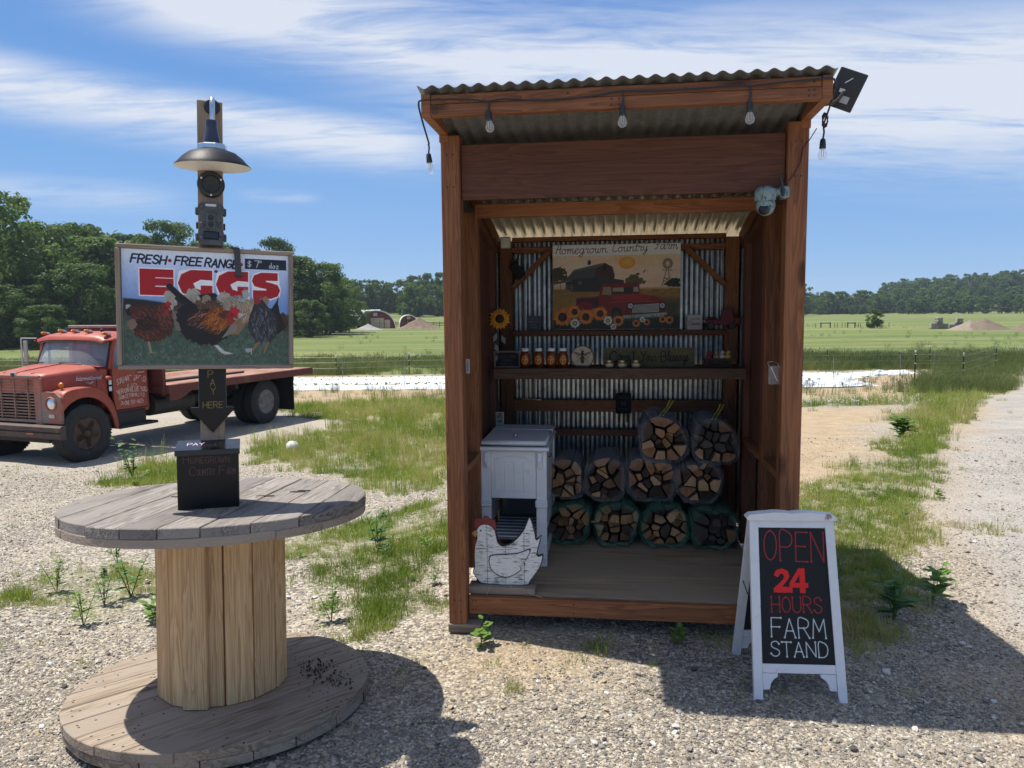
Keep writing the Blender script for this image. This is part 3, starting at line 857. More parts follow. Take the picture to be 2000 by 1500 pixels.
def smooth_line(pts, n=5):
    if len(pts) < 3: return pts
    P = [np.array(p, float) for p in pts]; P = [2 * P[0] - P[1]] + P + [2 * P[-1] - P[-2]]; out = []
    for i in range(1, len(P) - 2):
        a, b, c, d = P[i - 1:i + 3]
        for t in np.linspace(0, 1, n, endpoint=False):
            out.append(tuple(.5 * (2 * b + (c - a) * t + (2 * a - 5 * b + 4 * c - d) * t * t + (3 * b - a - 3 * c + d) * t ** 3)))
    return out + [tuple(P[-2])]


ROUND = set('CGOSUDBPRJ023568 9&$')


def text_strokes(txt, h, gap=1.3, slant=0., jit=0., seed=0, wide=1.):
    """polylines for a line of writing, height h, starting at the origin; returns strokes, width"""
    r = random.Random(seed); x = 0.; out = []; u = h / 6
    for ch in txt:
        if ch == ' ': x += 2.6; continue
        g = GL[ch]; wd = max(p[0] for s in g for p in s) * wide
        dy, tilt = r.uniform(-jit, jit), r.uniform(-jit, jit) * .12
        for s in g:
            q = smooth_line(s) if (ch.islower() or ch in ROUND) else s
            out.append([((x + px * wide + py * (slant + tilt)) * u, (py + dy) * u) for px, py in q])
        x += wd + gap * (1 if not ch.islower() else (-.12 if gap < 0 else gap))
    return out, (x - gap) * u


class Canvas:
    """w x h metres of print at `res` pixels per metre; y up"""
    def __init__(s, w, h, res, bg):
        s.w, s.h, s.res = w, h, res; s.W, s.H = int(w * res), int(h * res)
        s.a = np.ones((s.H, s.W, 3)) * np.array(bg)
        s.X, s.Y = np.meshgrid((np.arange(s.W) + .5) / res, (np.arange(s.H) + .5) / res)
    def blend(s, m, c, win=None):
        c = np.asarray(c, float)
        if win is None: s.a += (c - s.a) * m[..., None]
        else: s.a[win] += ((c[win] if c.ndim == 3 else c) - s.a[win]) * m[..., None]
    def win(s, x0, x1, y0, y1):
        f = lambda v, M: int(min(max(v * s.res, 0), M))
        return (slice(f(y0, s.H), f(y1, s.H) + 1), slice(f(x0, s.W), f(x1, s.W) + 1))
    def poly(s, pts, c, soft=None, al=1.):
        soft = soft or .6 / s.res
        xs = [p[0] for p in pts]; ys = [p[1] for p in pts]
        w = s.win(min(xs) - soft * 2, max(xs) + soft * 2, min(ys) - soft * 2, max(ys) + soft * 2)
        if s.X[w].size == 0: return
        d = sdist(s.X[w], s.Y[w], pts)
        s.blend(np.clip(.5 - d / (2 * soft), 0, 1) * al, c, w)
    def ell(s, cx, cy, rx, ry, c, ang=0., soft=None, al=1., rag=0., seed=0):
        R = max(rx, ry) * (1.15 + rag); w = s.win(cx - R, cx + R, cy - R, cy + R)
        if s.X[w].size == 0: return
        X, Y = s.X[w] - cx, s.Y[w] - cy; ca, sa = cos(ang), sin(ang)
        u, v = (X * ca + Y * sa) / rx, (-X * sa + Y * ca) / ry
        d = np.sqrt(u * u + v * v) - 1
        if rag: d = d + rag * 2 * (vnoise(s.X[w] * s.res * .13 + seed, s.Y[w] * s.res * .13) - .5)
        sf = (soft or .7 / s.res) / min(rx, ry)
        s.blend(np.clip(.5 - d / (2 * sf), 0, 1) * al, c, w)
    def line(s, pts, wd, c, al=1., tex=0.):
        xs = [p[0] for p in pts]; ys = [p[1] for p in pts]; e = wd + 2 / s.res
        w = s.win(min(xs) - e, max(xs) + e, min(ys) - e, max(ys) + e)
        X, Y = s.X[w], s.Y[w]
        if X.size == 0: return
        d = np.full(X.shape, 1e9)
        for (ax, ay), (bx, by) in zip(pts[:-1], pts[1:]):
            ex, ey = bx - ax, by - ay
            t = np.clip(((X - ax) * ex + (Y - ay) * ey) / (ex * ex + ey * ey + 1e-12), 0, 1)
            d = np.minimum(d, np.hypot(X - ax - t * ex, Y - ay - t * ey))
        m = np.clip(.5 - (d - wd / 2) * s.res / 1.2, 0, 1) * al
        if tex: m = m * (1 - tex * (vnoise(X * s.res * .45, Y * s.res * .45) > .55))
        s.blend(m, c, w)
    def text(s, txt, x, y, h, wd, c, gap=1.3, slant=0., jit=.15, center=False, rot=0., al=1., tex=0., dots=False, fit=None, wide=1., seed=0):
        st, tw = text_strokes(txt, h, gap, slant, jit, seed, wide)
        k = fit / tw if fit else 1.
        x0 = x - tw * k / 2 if center else x; cr, sr = cos(rot), sin(rot)
        for q in st:
            q = [(x0 + a * k * cr - b * sr, y + a * k * sr + b * cr) for a, b in q]
            s.line(q, wd, c, al, tex)
            if dots:
                for e in (q[0], q[-1]): s.ell(e[0], e[1], wd * .95, wd * .95, c)
        return tw * k
    def grain(s, amt, sx=1., sy=1., f=.5):
        s.a *= 1 + amt * (fbm(s.X * s.res * f * sx, s.Y * s.res * f * sy, 3) - .5)[..., None] * 2
    def image(s, name):
        im = bpy.data.images.new(name, s.W, s.H)
        px = np.ones((s.H, s.W, 4), np.float32); px[..., :3] = np.clip(s.a, 0, 1)
        im.pixels.foreach_set(px.ravel()); im.update(); im.pack()
        return im


def print_mat(name, cv, rough=.5, spec=.4, grain=0.):
    """material for a printed, painted or chalked face"""
    m, k, out = new_mat(name)
    tx = k.n('ShaderNodeTexImage', image=cv.image(name), interpolation='Cubic', extension='EXTEND')
    k.put(tx.inputs[0], k.n('ShaderNodeTexCoord').outputs['UV'])
    co = k.n('ShaderNodeTexCoord').outputs['Object']
    c = k.mix(1., tx.outputs[0], k.ramp(k.noise(co, 7, 6, .65), [(.3, .93), (.7, 1.05)]), 'MULTIPLY')
    k.put(out.inputs[0], bsdf(k, c, rough, 0, bump(k, k.noise(co, 60, 4), .06, .003), spec))
    return m


def panel(name, parent, w, h, t, mat_face, mat_edge, M):
    """a board in local XZ, its printed face to -Y; UVs on the face; lower left corner at local (0,0,0)"""
    mb = MB()
    mb.cur = 1; mb.box((w / 2, t / 2, h / 2), (w, t, h), min(.002, t * .3))
    mb.cur = 0; mb.add([(.0015, -.0006, .0015), (w - .0015, -.0006, .0015), (w - .0015, -.0006, h - .0015), (.0015, -.0006, h - .0015)], [(0, 1, 2, 3)])
    me = mb.mesh(name, [mat_face, mat_edge])
    uv = me.uv_layers.new(name='UVMap'); p = me.polygons[len(me.polygons) - 1]
    for li, c in zip(p.loop_indices, ((0, 0), (1, 0), (1, 1), (0, 1))): uv.data[li].uv = c
    return put(name, me, parent, M)


def disc_panel(name, parent, r, t, mat_face, mat_edge, M, seg=36, flat=None):
    pts = [(r * cos(2 * pi * i / seg), r * sin(2 * pi * i / seg)) for i in range(seg)]
    if flat is not None: pts = [(x, max(y, flat)) for x, y in pts]
    mb = MB(); mb.cur = 1; mb.prism(pts, t, Matrix.Rotation(radians(90), 4, 'X') @ Matrix.Scale(-1, 4, (0, 0, 1)))
    mb.cur = 0; mb.add([(x, -.0008, y) for x, y in pts], [tuple(range(seg))])
    me = mb.mesh(name, [mat_face, mat_edge]); uv = me.uv_layers.new(name='UVMap'); p = me.polygons[len(me.polygons) - 1]
    for li, (x, y) in zip(p.loop_indices, pts): uv.data[li].uv = (x / r / 2 + .5, y / r / 2 + .5)
    return put(name, me, parent, M)


T = lambda x, y, z: Matrix.Translation((x, y, z))
RZ_ = lambda a: Matrix.Rotation(a, 4, 'Z')
RX_ = lambda a: Matrix.Rotation(a, 4, 'X')
RY_ = lambda a: Matrix.Rotation(a, 4, 'Y')

# shared materials
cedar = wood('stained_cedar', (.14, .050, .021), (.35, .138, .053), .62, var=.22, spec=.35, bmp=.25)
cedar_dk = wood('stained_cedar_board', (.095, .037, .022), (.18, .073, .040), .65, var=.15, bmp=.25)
shelf_w = wood('shelf_timber', (.055, .032, .02), (.15, .085, .05), .75)
ply = wood('plywood_floor', (.26, .18, .11), (.52, .39, .255), .8, grain=.5, knots=False, gray=(.38, .29, .20), bmp=.2, coarse=.5)
graywood = wood('weathered_plank', (.075, .064, .056), (.33, .295, .26), .85, gray=(.225, .20, .18), var=.2, bmp=.7)
graywood2 = wood('weathered_plank_brown', (.12, .09, .066), (.40, .32, .235), .85, gray=(.30, .245, .195), var=.12, bmp=.5)
pine = wood('pine_stave', (.42, .235, .10), (.76, .53, .285), .75, var=.10, bmp=.3)
post_w = wood('post_timber', (.22, .145, .085), (.46, .335, .215), .8, gray=(.33, .275, .215), var=.05)
black_paint = plain('black_paint', (.018, .018, .02), .45, var=.2, spec=.4)
black_plastic = plain('black_plastic', (.02, .021, .023), .4, var=.12)
white_paint = plain('white_paint', (.76, .76, .73), .45, var=.06, dirt=(.48, .46, .42), dirt_amt=.0)
steel = plain('bright_steel', (.62, .63, .64), .28, 1., var=.08, bmp=.05)
rusty = plain('rusty_steel', (.18, .085, .045), .75, .2, var=.35, vs=14)


def galv(name, base, rough, dirt, metal=.92):
    m, k, out = new_mat(name)
    co = k.n('ShaderNodeTexCoord').outputs['Object']
    n = k.noise(co, 6, 6, .65); v = k.n('ShaderNodeTexVoronoi', i_Vector=co, i_Scale=55.)
    sp = k.n('ShaderNodeSeparateColor', i_0=v.outputs['Color']).outputs[0]
    c = k.mix(k.smooth(n, .45, .75), base + (1,), dirt + (1,))
    c = k.mix(1., c, k.ramp(sp, [(0, .88), (1, 1.1)]), 'MULTIPLY')
    k.put(out.inputs[0], bsdf(k, c, k.m('MULTIPLY_ADD', n, .25, rough), metal, None, .5))
    return m


galv_wall = galv('galvanised_sheet', (.37, .38, .365), .19, (.21, .21, .20))
galv_roof = galv('galvanised_roof_sheet', (.27, .28, .275), .32, (.20, .195, .18), .55)


def mat_translucent_sheet():
    m, k, out = new_mat('paled_roof_sheet')  # cream colour and translucency stand in for light reflected on the metal underside
    co = k.n('ShaderNodeTexCoord').outputs['Object']
    c = k.ramp(k.noise(co, 5, 5, .6), [(.3, (.62, .57, .43)), (.7, (.80, .76, .62))])
    a = bsdf(k, k.mix(.35, c, (.5, .5, .48, 1)), .22, .75, None, .5); t = k.n('ShaderNodeBsdfTranslucent', i_Color=c)
    mx = k.n('ShaderNodeMixShader', i_0=.15); k.put(mx.inputs[1], a.outputs[0]); k.put(mx.inputs[2], t.outputs[0])
    k.put(out.inputs[0], mx); return m


def clear_mat(name, tint, amt, rough=.12, edge=.42):
    """clear plastic or thin glass: mostly see-through, with its own sheen"""
    m, k, out = new_mat(name)
    lw = k.n('ShaderNodeLayerWeight'); lw.inputs[0].default_value = .35
    g = bsdf(k, tint + (1,), rough, 0, bump(k, k.noise(k.n('ShaderNodeTexCoord').outputs['Object'], 22, 3, .6), .5, .01), .6)
    tr = k.n('ShaderNodeBsdfTransparent')
    f = k.m('MULTIPLY_ADD', lw.outputs['Facing'], edge, amt, clamp=True)
    mx = k.n('ShaderNodeMixShader', i_0=f); k.put(mx.inputs[1], tr.outputs[0]); k.put(mx.inputs[2], g.outputs[0])
    k.put(out.inputs[0], mx); return m


def corrugated(name, parent, m, M, width, length, pitch=.066, amp=.009, t=.0016, per=8, sq=1.):
    """sheet in local XY, ribs along Y, waves in Z"""
    n = int(width / pitch * per)
    lf = length if callable(length) else (lambda x: length)
    xs = np.linspace(0, width, n + 1); zs = amp * np.clip(np.cos(xs / pitch * 2 * pi) * sq, -1, 1) * (1 + (sq > 1) * .06 * np.cos(xs / pitch * 2 * pi))
    vs, fs = [], []
    for zoff in (0, -t):
        for y in (0, 1):
            vs += [(x, y * lf(x), z + zoff) for x, z in zip(xs, zs)]
    q = n + 1
    for i in range(n):
        fs.append((i, i + 1, q + i + 1, q + i)); fs.append((2 * q + i + 1, 2 * q + i, 3 * q + i, 3 * q + i + 1))
        fs.append((i + 1, i, 2 * q + i, 2 * q + i + 1)); fs.append((q + i, q + i + 1, 3 * q + i + 1, 3 * q + i))
    return obj(name, MB().add(vs, fs), m, parent, M, smooth=True, angle=60)


SHED_LOC, SHED_RZ = (-.326, 3.663, 0), radians(-7.66)
SHED_M = T(*SHED_LOC) @ RZ_(SHED_RZ)


def in_shed_frame(x, y, z, rz=0.): return SHED_M @ T(x, y, z) @ RZ_(rz)


def place(o, M): o.matrix_basis = M; return o


FL = .167       # top of the stand's floor
SW_ = 1.666


def build_shed():
    s = thing('farm_stand', 'open-fronted red-brown timber farm stand with corrugated metal roof and walls', 'shed', SHED_LOC, SHED_RZ)
    c = cedar
    roof_z = lambda y: 2.530 - (y + .35) * .213
    # posts
    beam('post', s, (.0445, .0445, .035), (.0445, .0445, 2.418), .089, .089, c, z=(0, -1, 0))
    beam('post', s, (SW_ - .0445, .0445, .035), (SW_ - .0445, .0445, 2.418), .089, .089, c, z=(0, -1, 0))
    beam('skid_block', s, (-.005, .07, .016), (.16, .07, .016), .15, .045, graywood2)
    beam('skid_block', s, (SW_ - .155, .07, .016), (SW_ + .005, .07, .016), .15, .045, graywood2)
    for x in (.0425, SW_ - .0425):
        beam('post', s, (x, .50, FL), (x, .50, 2.12), .085, .085, c, z=(0, -1, 0))
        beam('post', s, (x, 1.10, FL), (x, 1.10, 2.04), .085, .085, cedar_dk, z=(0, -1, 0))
        beam('post', s, (x + (.045 if x < .5 else -.045), 1.57, FL), (x + (.045 if x < .5 else -.045), 1.57, 2.06), .088, .04, c, z=(0, -1, 0))
        beam('side_rail', s, (x, .545, .80), (x, 1.055, .80), .085, .038, c)
        beam('side_rail', s, (x, .09, .80), (x, .455, .80), .085, .038, c)
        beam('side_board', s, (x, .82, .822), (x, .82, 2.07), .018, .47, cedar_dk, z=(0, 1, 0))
        beam('side_rail', s, (x, .545, 2.10), (x, 1.055, 1.99), .08, .04, cedar_dk)
    # corrugated cladding outside the posts
    for x in (-.013, SW_ + .013):
        ln = 2.30
        corrugated('side_cladding', s, galv_wall, Matrix(((0, 0, 1, x), (1, 0, 0, .091), (0, 1, 0, .13), (0, 0, 0, 1))), 1.548, lambda q: roof_z(q + .095) - .156)
    corrugated('back_cladding', s, galv_wall, Matrix(((1, 0, 0, -.024), (0, 0, 1, 1.648), (0, 1, 0, .13), (0, 0, 0, 1))), SW_ + .048, 1.935, sq=1.9, per=16, amp=.010)
    # floor and sill
    obj('floor_deck', MB().box((SW_ / 2, .86, FL - .009), (SW_ - .18, 1.53, .018), .002), ply, s)
    beam('sill_beam', s, (.0925, .06, .122), (SW_ - .0925, .06, .122), .038, .088, c)
    for y in (.8, 1.5): beam('floor_joist', s, (.0, y, .10), (SW_, y, .10), .04, .09, graywood2)
    # header, second beam
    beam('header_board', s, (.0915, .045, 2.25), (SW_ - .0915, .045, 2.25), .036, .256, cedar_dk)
    beam('cross_beam', s, (.088, .40, 2.115), (SW_ - .088, .40, 2.115), .038, .07, c)
    # rafters, tapered at the eaves
    for x in (.035, SW_ - .034):
        sg = -1 if x < .5 else 1; t = .04
        pts = [(-.335, roof_z(-.335) - .012), (-.335, roof_z(-.335) - .103), (-.002, 2.420), (-.002, 2.388), (.10, 2.383), (1.66, roof_z(1.66) - .12), (1.66, roof_z(1.66) - .012)]
        pts = [(y, z) for y, z in pts]
        M = Matrix(((0, 0, 1, x if sg > 0 else x - t), (1, 0, 0, 0), (0, 1, 0, 0), (0, 0, 0, 1)))
        obj('rafter', MB().prism(pts, t, M), c, s)
    # fascia: an upper and a lower board
    beam('fascia_board', s, (.037, -.316, 2.492), (1.630, -.316, 2.492), .036, .042, c)
    beam('fascia_board', s, (.037, -.320, 2.446), (1.630, -.320, 2.446), .044, .048, c)
    # roof sheets: metal in front, a paled translucent one behind imitating reflected light
    sl = math.atan(.213)
    def roof_M(y): return T(-.014, y, roof_z(y)) @ RX_(-sl)
    corrugated('roof_sheet', s, galv_roof, roof_M(-.372), SW_ + .028, 1.41 / cos(sl), amp=.0080)
    corrugated('roof_panel', s, mat_translucent_sheet(), roof_M(.97) @ T(0, 0, -.004), SW_ + .028,   .82 / cos(sl), amp=.0115)
    # back wall timbers
    beam('top_plate', s, (.130, 1.575, 2.068), (SW_ - .130, 1.575, 2.068), .06, .03, c)
    for z0, z1 in ((1.978, 2.019), (1.420, 1.457), (.904, .985), (.738, .783)):
        d = .085 if z0 == 1.420 else .038
        beam('back_rail', s, (.131, 1.588 - d / 2, (z0 + z1) / 2), (SW_ - .131, 1.588 - d / 2, (z0 + z1) / 2), d, z1 - z0, c)
    beam('corner_brace', s, (.135, 1.532, 1.745), (.385, 1.532, 1.985), .034, .036, c, z=(0, -1, 0))
    beam('corner_brace', s, (1.285, 1.532, 1.985), (1.535, 1.532, 1.745), .034, .036, c, z=(0, -1, 0))
    # shelf
    beam('shelf_board', s, (.088, 1.14, 1.225), (SW_ - .088, 1.14, 1.225), .33, .04, shelf_w)
    beam('shelf_edge', s, (.088, .958, 1.214), (SW_ - .088, .958, 1.214), .032, .064, shelf_w)
    # screw heads at the joints
    sm = plain('screw_head', (.05, .045, .04), .5, .5)
    for x, y, z in [(x, -.343, z) for x in (.05, .065, .80, .83, 1.58, 1.60) for z in (2.436, 2.458)] + [(x, -.336, 2.492) for x in (.055, .62, 1.1, 1.60)] + [(x, .0405, z) for x in (.115, .13, .62, 1.05, 1.53, 1.55) for z in (.10, .145)] + [(x, .0265, z) for x in (.12, 1.54) for z in (2.17, 2.25, 2.34)] + [(x, 0., z) for x in (.03, .06, 1.61, 1.635) for z in (.10, .16, 2.18, 2.33)] + [(x, 1.549, z) for x in (.16, .85, 1.50) for z in (.93, .96)]:
        obj('screw', MB().lathe([(0, .0012), (.0042, .0008), (.0042, -.002)], 8, RX_(pi / 2), (x, y, z)), sm, s)
    return s


stand = build_shed()
SHELF_Z = 1.2455
LEDGE_Z = 1.4575


def on_shed(name, label, cat, x, y, z, rz=0., group=None):
    o = thing(name, label, cat, group=group); o.matrix_basis = in_shed_frame(x, y, z, rz); return o


# ------------------------------------------------------------------ goods and signs in the stand
def farm_picture():
    cv = Canvas(.835, .56, 760, (.62, .53, .42)); X, Y = cv.X / .835, cv.Y / .56
    W_, H_ = .835, .56
    def p(x, y): return ((x - 135) / 1715 * W_, (1250 - y) / 1140 * H_)
    def pl(pts, c, **k): cv.poly([p(*q) for q in pts], c, **k)
    def el(x, y, rx, ry, c, **k): a, b = p(x, y); cv.ell(a, b, rx / 1715 * W_, ry / 1140 * H_, c, **k)
    def ln(pts, w, c, **k): cv.line([p(*q) for q in pts], w / 1715 * W_, c, **k)
    n = fbm(X * 5, Y * 16, 4)[..., None]
    cv.a = np.array((.74, .62, .50)) * (1 - n) + np.array((.86, .76, .66)) * n
    el(1350, 280, 330, 50, (.80, .60, .30), soft=.05, al=.6)
    gr = fbm(X * 30, Y * 60, 3)[..., None]
    m = np.clip((.50 - Y) * 30, 0, 1); cv.blend(m, np.array((.55, .40, .16)) * (.6 + .7 * gr))
    pl([(135, 740), (700, 700), (1850, 780), (1850, 1250), (135, 1250)], (.50, .38, .18), soft=.01, al=.6)
    pl([(1400, 830), (1850, 860), (1850, 1250), (1300, 1250)], (.16, .19, .12), soft=.03, al=.8)
    for q in ((200, 480, 110, 80), (150, 540, 90, 70), (250, 545, 80, 50)): el(*q, (.22, .21, .11), rag=.3)
    for q in ((1230, 560, 90, 45), (1240, 610, 130, 60)): el(*q, (.30, .28, .12), rag=.3)
    for q in ((1770, 610, 80, 40), (1760, 650, 110, 40)): el(*q, (.10, .13, .09), rag=.3)
    el(1140, 360, 110, 82, (.80, .50, .16)); el(1140, 350, 70, 45, (.90, .64, .30), soft=.02)
    pl([(310, 570), (430, 440), (830, 355), (720, 430), (690, 560)], (.22, .24, .24)); pl([(430, 440), (830, 355), (715, 425), (420, 470)], (.30, .31, .30))
    pl([(690, 560), (720, 430), (840, 355), (945, 410), (975, 520), (965, 600)], (.22, .15, .11)); pl([(810, 400), (860, 390), (855, 455), (812, 460)], (.08, .07, .07))
    pl([(310, 570), (700, 545), (965, 560), (965, 740), (400, 740), (310, 700)], (.15, .15, .14))
    pl([(140, 610), (400, 560), (400, 600), (140, 640)], (.30, .28, .25))
    for yy in (655, 680, 705): ln([(140, yy), (410, yy)], 7, (.42, .40, .36))
    for xx in (140, 240, 330, 400): ln([(xx, 630), (xx, 725)], 8, (.34, .32, .28))
    pl([(610, 380), (610, 335), (632, 310), (655, 335), (655, 375)], (.12, .12, .11))
    pl([(700, 600), (810, 545), (1100, 590), (1100, 640), (820, 640)], (.17, .17, .16))
    pl([(480, 590), (530, 590), (530, 640), (480, 640)], (.30, .31, .30))
    cx, cy = p(1680, 380)
    for i in range(18):
        a = i * 2 * pi / 18
        cv.poly([(cx + .010 * cos(a), cy + .010 * sin(a)), (cx + .033 * cos(a - .11), cy + .035 * sin(a - .11)), (cx + .033 * cos(a + .11), cy + .035 * sin(a + .11))], (.07, .08, .11))
    for a, b in (((1665, 460), (1605, 680)), ((1685, 460), (1720, 640)), ((1630, 560), (1705, 600)), ((1705, 560), (1625, 620)), ((1610, 462), (1740, 465))): ln([a, b], 7, (.16, .14, .12))
    el(1285, 510, 22, 13, (.12, .10, .10)); ln([(1360, 490), (1385, 460)], 12, (.12, .10, .10))
    R = (.42, .075, .045)
    pl([(455, 820), (770, 800), (770, 960), (455, 960)], (.24, .045, .035)); ln([(455, 830), (760, 812)], 10, (.50, .20, .14))
    el(570, 940, 115, 65, R)
    pl([(760, 820), (795, 660), (830, 635), (1280, 622), (1305, 650), (1310, 780), (1500, 800), (1660, 880), (1650, 1040), (900, 1080), (770, 960)], R)
    pl([(800, 780), (822, 680), (925, 680), (935, 790)], (.50, .44, .34)); pl([(940, 770), (945, 680), (1290, 672), (1305, 760)], (.12, .12, .12)); pl([(945, 740), (950, 690), (1095, 685), (1100, 745)], (.55, .50, .40))
    pl([(1225, 745), (1225, 682), (1288, 678), (1300, 750)], (.55, .50, .42))
    pl([(930, 800), (1300, 775), (1500, 805), (1420, 860), (960, 850)], (.52, .12, .07)); ln([(900, 890), (1180, 870), (1600, 885)], 12, (.58, .22, .15))
    pl([(1150, 890), (1650, 880), (1640, 1040), (1100, 1040)], (.34, .06, .04))
    pl([(1220, 925), (1580, 905), (1570, 1020), (1210, 1030)], (.62, .62, .58))
    for i in range(6): ln([(1222, 938 + i * 16), (1575, 922 + i * 16)], 5, (.16, .17, .17))
    for x in (1190, 1615): el(x, 935, 44, 44, (.12, .10, .10)); el(x, 935, 33, 33, (.62, .66, .66)); el(x, 935, 14, 14, (.32, .36, .38))
    pl([(1090, 1065), (1670, 1025), (1675, 1055), (1560, 1095), (1100, 1108)], (.50, .58, .56))
    el(1000, 1040, 70, 90, (.05, .05, .05)); el(1000, 1060, 40, 56, (.18, .16, .15))
    pl([(135, 1130), (500, 1090), (1100, 1120), (1850, 1080), (1850, 1250), (135, 1250)], (.07, .09, .05), soft=.012)
    r = random.Random(4)
    for _ in range(260):
        x, y = r.uniform(135, 1850), r.uniform(1080, 1250)
        ln([(x, y), (x + r.uniform(-20, 20), y - r.uniform(20, 60))], 5, (.10 + r.random() * .1, .14 + r.random() * .1, .06), al=.7)
    def flower(x, y, rr, pc, cc, n=17):
        a0, b0 = p(x, y); sx = rr / 1715 * W_; sy = rr / 1140 * H_
        for ring, kk in ((1., .0), (.86, .5)):
            for i in range(n):
                a = (i + kk) * 2 * pi / n + r.uniform(-.08, .08); L = ring * r.uniform(.88, 1.05); q = r.uniform(.85, 1.1)
                cv.poly([(a0 + .3 * sx * cos(a - .5), b0 + .3 * sy * sin(a - .5)), (a0 + .75 * L * sx * cos(a - .16), b0 + .75 * L * sy * sin(a - .16)), (a0 + L * sx * cos(a), b0 + L * sy * sin(a)),
                         (a0 + .75 * L * sx * cos(a + .16), b0 + .75 * L * sy * sin(a + .16)), (a0 + .3 * sx * cos(a + .5), b0 + .3 * sy * sin(a + .5))], tuple(v * q for v in pc))
        cv.ell(a0, b0, sx * .42, sy * .42, cc); cv.ell(a0, b0, sx * .22, sy * .22, tuple(v * 1.8 for v in cc))
    YL = (.80, .43, .05)
    for f in ((430, 1010, 100), (780, 1035, 110), (585, 1080, 120), (265, 1080, 145), (1025, 1135, 85), (1265, 1170, 58), (1410, 1155, 50), (1620, 1120, 55), (1710, 1130, 62)): flower(*f, YL, (.12, .055, .03))
    for f in ((435, 1165, 78), (885, 1130, 72), (1350, 1120, 45), (960, 1215, 50)): flower(*f, (.80, .80, .76), (.42, .36, .12), 13)
    # title strip
    m = np.clip((Y - .872) * 200, 0, 1); cv.blend(m, (.88, .83, .82))
    ink = (.13, .03, .045)
    x = .022
    def caps(kind, x, y, u):
        if kind == 'H': return [[(0, 0), (.9, 4), (1.1, 6.2), (.5, 6)], [(2.9, 6.2), (2.5, 3), (2.6, .3), (3.4, .2)], [(0, 3.4), (1.5, 3), (3.2, 3.4)]]
        if kind == 'C': return [[(3.6, 5), (3, 6.2), (1.5, 5.6), (.3, 3.2), (.4, 1), (1.5, 0), (3, .8)]]
        return [[(.2, 5.2), (1.2, 6), (2.6, 5.8), (4.2, 6.2)], [(2, 5.9), (1.6, 2), (1, .2), (0, .6)], [(.8, 3.2), (3, 3.4)]]
    for word, xs, wd, yb in (('Homegrown', .020, .345, .502), ('Country', .392, .235, .510), ('Farm', .665, .155, .520)):
        u = .0100
        for st in caps(word[0], 0, 0, 0):
            cv.line([(xs + a * u * 1.05 + b * u * .12, yb + b * u * .98) for a, b in smooth_line(st)], .0034, ink)
        cv.text(word[1:], xs + .036, yb, .060, .0033, ink, gap=-.1, slant=.16, jit=0, fit=wd - .040, rot=.012)
    cv.a = np.clip(cv.a * 1.22, 0, .95)
    cv.grain(.06, f=.25)
    return cv


def sunflower(o, r, pm, cm, z=0., n=17):
    pet = MB()
    rr = random.Random(3)
    for ring, R, y in ((0, r, 0.), (1, r * .82, -.006)):
        for i in range(n):
            a = (i + ring * .5) * 2 * pi / n; L = R * rr.uniform(.9, 1.05); wd = .17 * r
            ux, uz = cos(a), sin(a); px, pz = -uz, ux
            q = [(ux * .3 * r, y - .004, uz * .3 * r), (ux * .65 * L + px * wd, y - .010, uz * .65 * L + pz * wd), (ux * L, y + .004, uz * L), (ux * .65 * L - px * wd, y - .010, uz * .65 * L - pz * wd)]
            pet.add(q + [(a_, b + .0025, c) for a_, b, c in q], [(0, 1, 2, 3), (7, 6, 5, 4), (0, 4, 5, 1), (1, 5, 6, 2), (2, 6, 7, 3), (3, 7, 4, 0)])
    obj('petals', pet, pm, o)
    obj('seed_disc', MB().sphere((0, -.010, 0), r * .40, 16, 8, (1, .35, 1)), cm, o, smooth=True)


def honey_bottle():
    o = on_shed('honey_bottle', 'amber honey bottle with white cap and oval label, leftmost of the four on the shelf', 'honey bottle', .274, 1.03, SHELF_Z, group='honey bottles on the shelf')
    gl, k, out = new_mat('honey')
    k.put(out.inputs[0], bsdf(k, (.16, .035, .006, 1), .12, 0, None, .6))
    sc = (1, .72)
    def flat(mb): mb.v = [(x, y * .72, z) for x, y, z in mb.v]; return mb
    obj('body', flat(MB().lathe([(.0, .0), (.024, .0), (.031, .008), (.034, .035), (.035, .055), (.031, .080), (.022, .095), (.017, .099), (.017, .104)], 24)), gl, o, smooth=True)
    obj('cap', flat(MB().lathe([(.0215, .1005), (.0225, .102), (.0225, .117), (.020, .119), (0, .119)], 24)), plain('white_plastic', (.78, .78, .76), .4, var=.03), o, smooth=True)
    lab = Canvas(.05, .07, 2400, (.72, .42, .10)); lab.grain(.1)
    lab.ell(.025, .035, .0235, .033, (.66, .34, .07)); lab.ell(.025, .035, .020, .029, (.80, .55, .18))
    for y in (.052, .046): lab.line([(.012, y), (.038, y)], .003, (.35, .12, .02))
    for x, y in ((.014, .030), (.036, .030), (.020, .022), (.031, .021)): lab.ell(x, y, .005, .006, (.42, .12, .03))
    lab.ell(.025, .03, .005, .011, (.85, .62, .25))
    nseg = 20; pts = [(.021 * cos(2 * pi * i / nseg), .029 * sin(2 * pi * i / nseg)) for i in range(nseg)]
    mb = MB(); mb.add([(x, -.72 * sqrt(max(.0356 ** 2 - x * x, 0)) - .0008, .047 + z) for x, z in pts] + [(0, -.72 * .0356 - .0012, .047)], [(i, (i + 1) % nseg, nseg) for i in range(nseg)])
    me = mb.mesh('label', print_mat('honey_label', lab, .4)); uv = me.uv_layers.new(name='UVMap')
    for lp in me.loops:
        v = me.vertices[lp.vertex_index].co; uv.data[lp.index].uv = (v.x / .044 + .5, (v.z - .047) / .060 + .5)
    put('label', me, o)
    return o


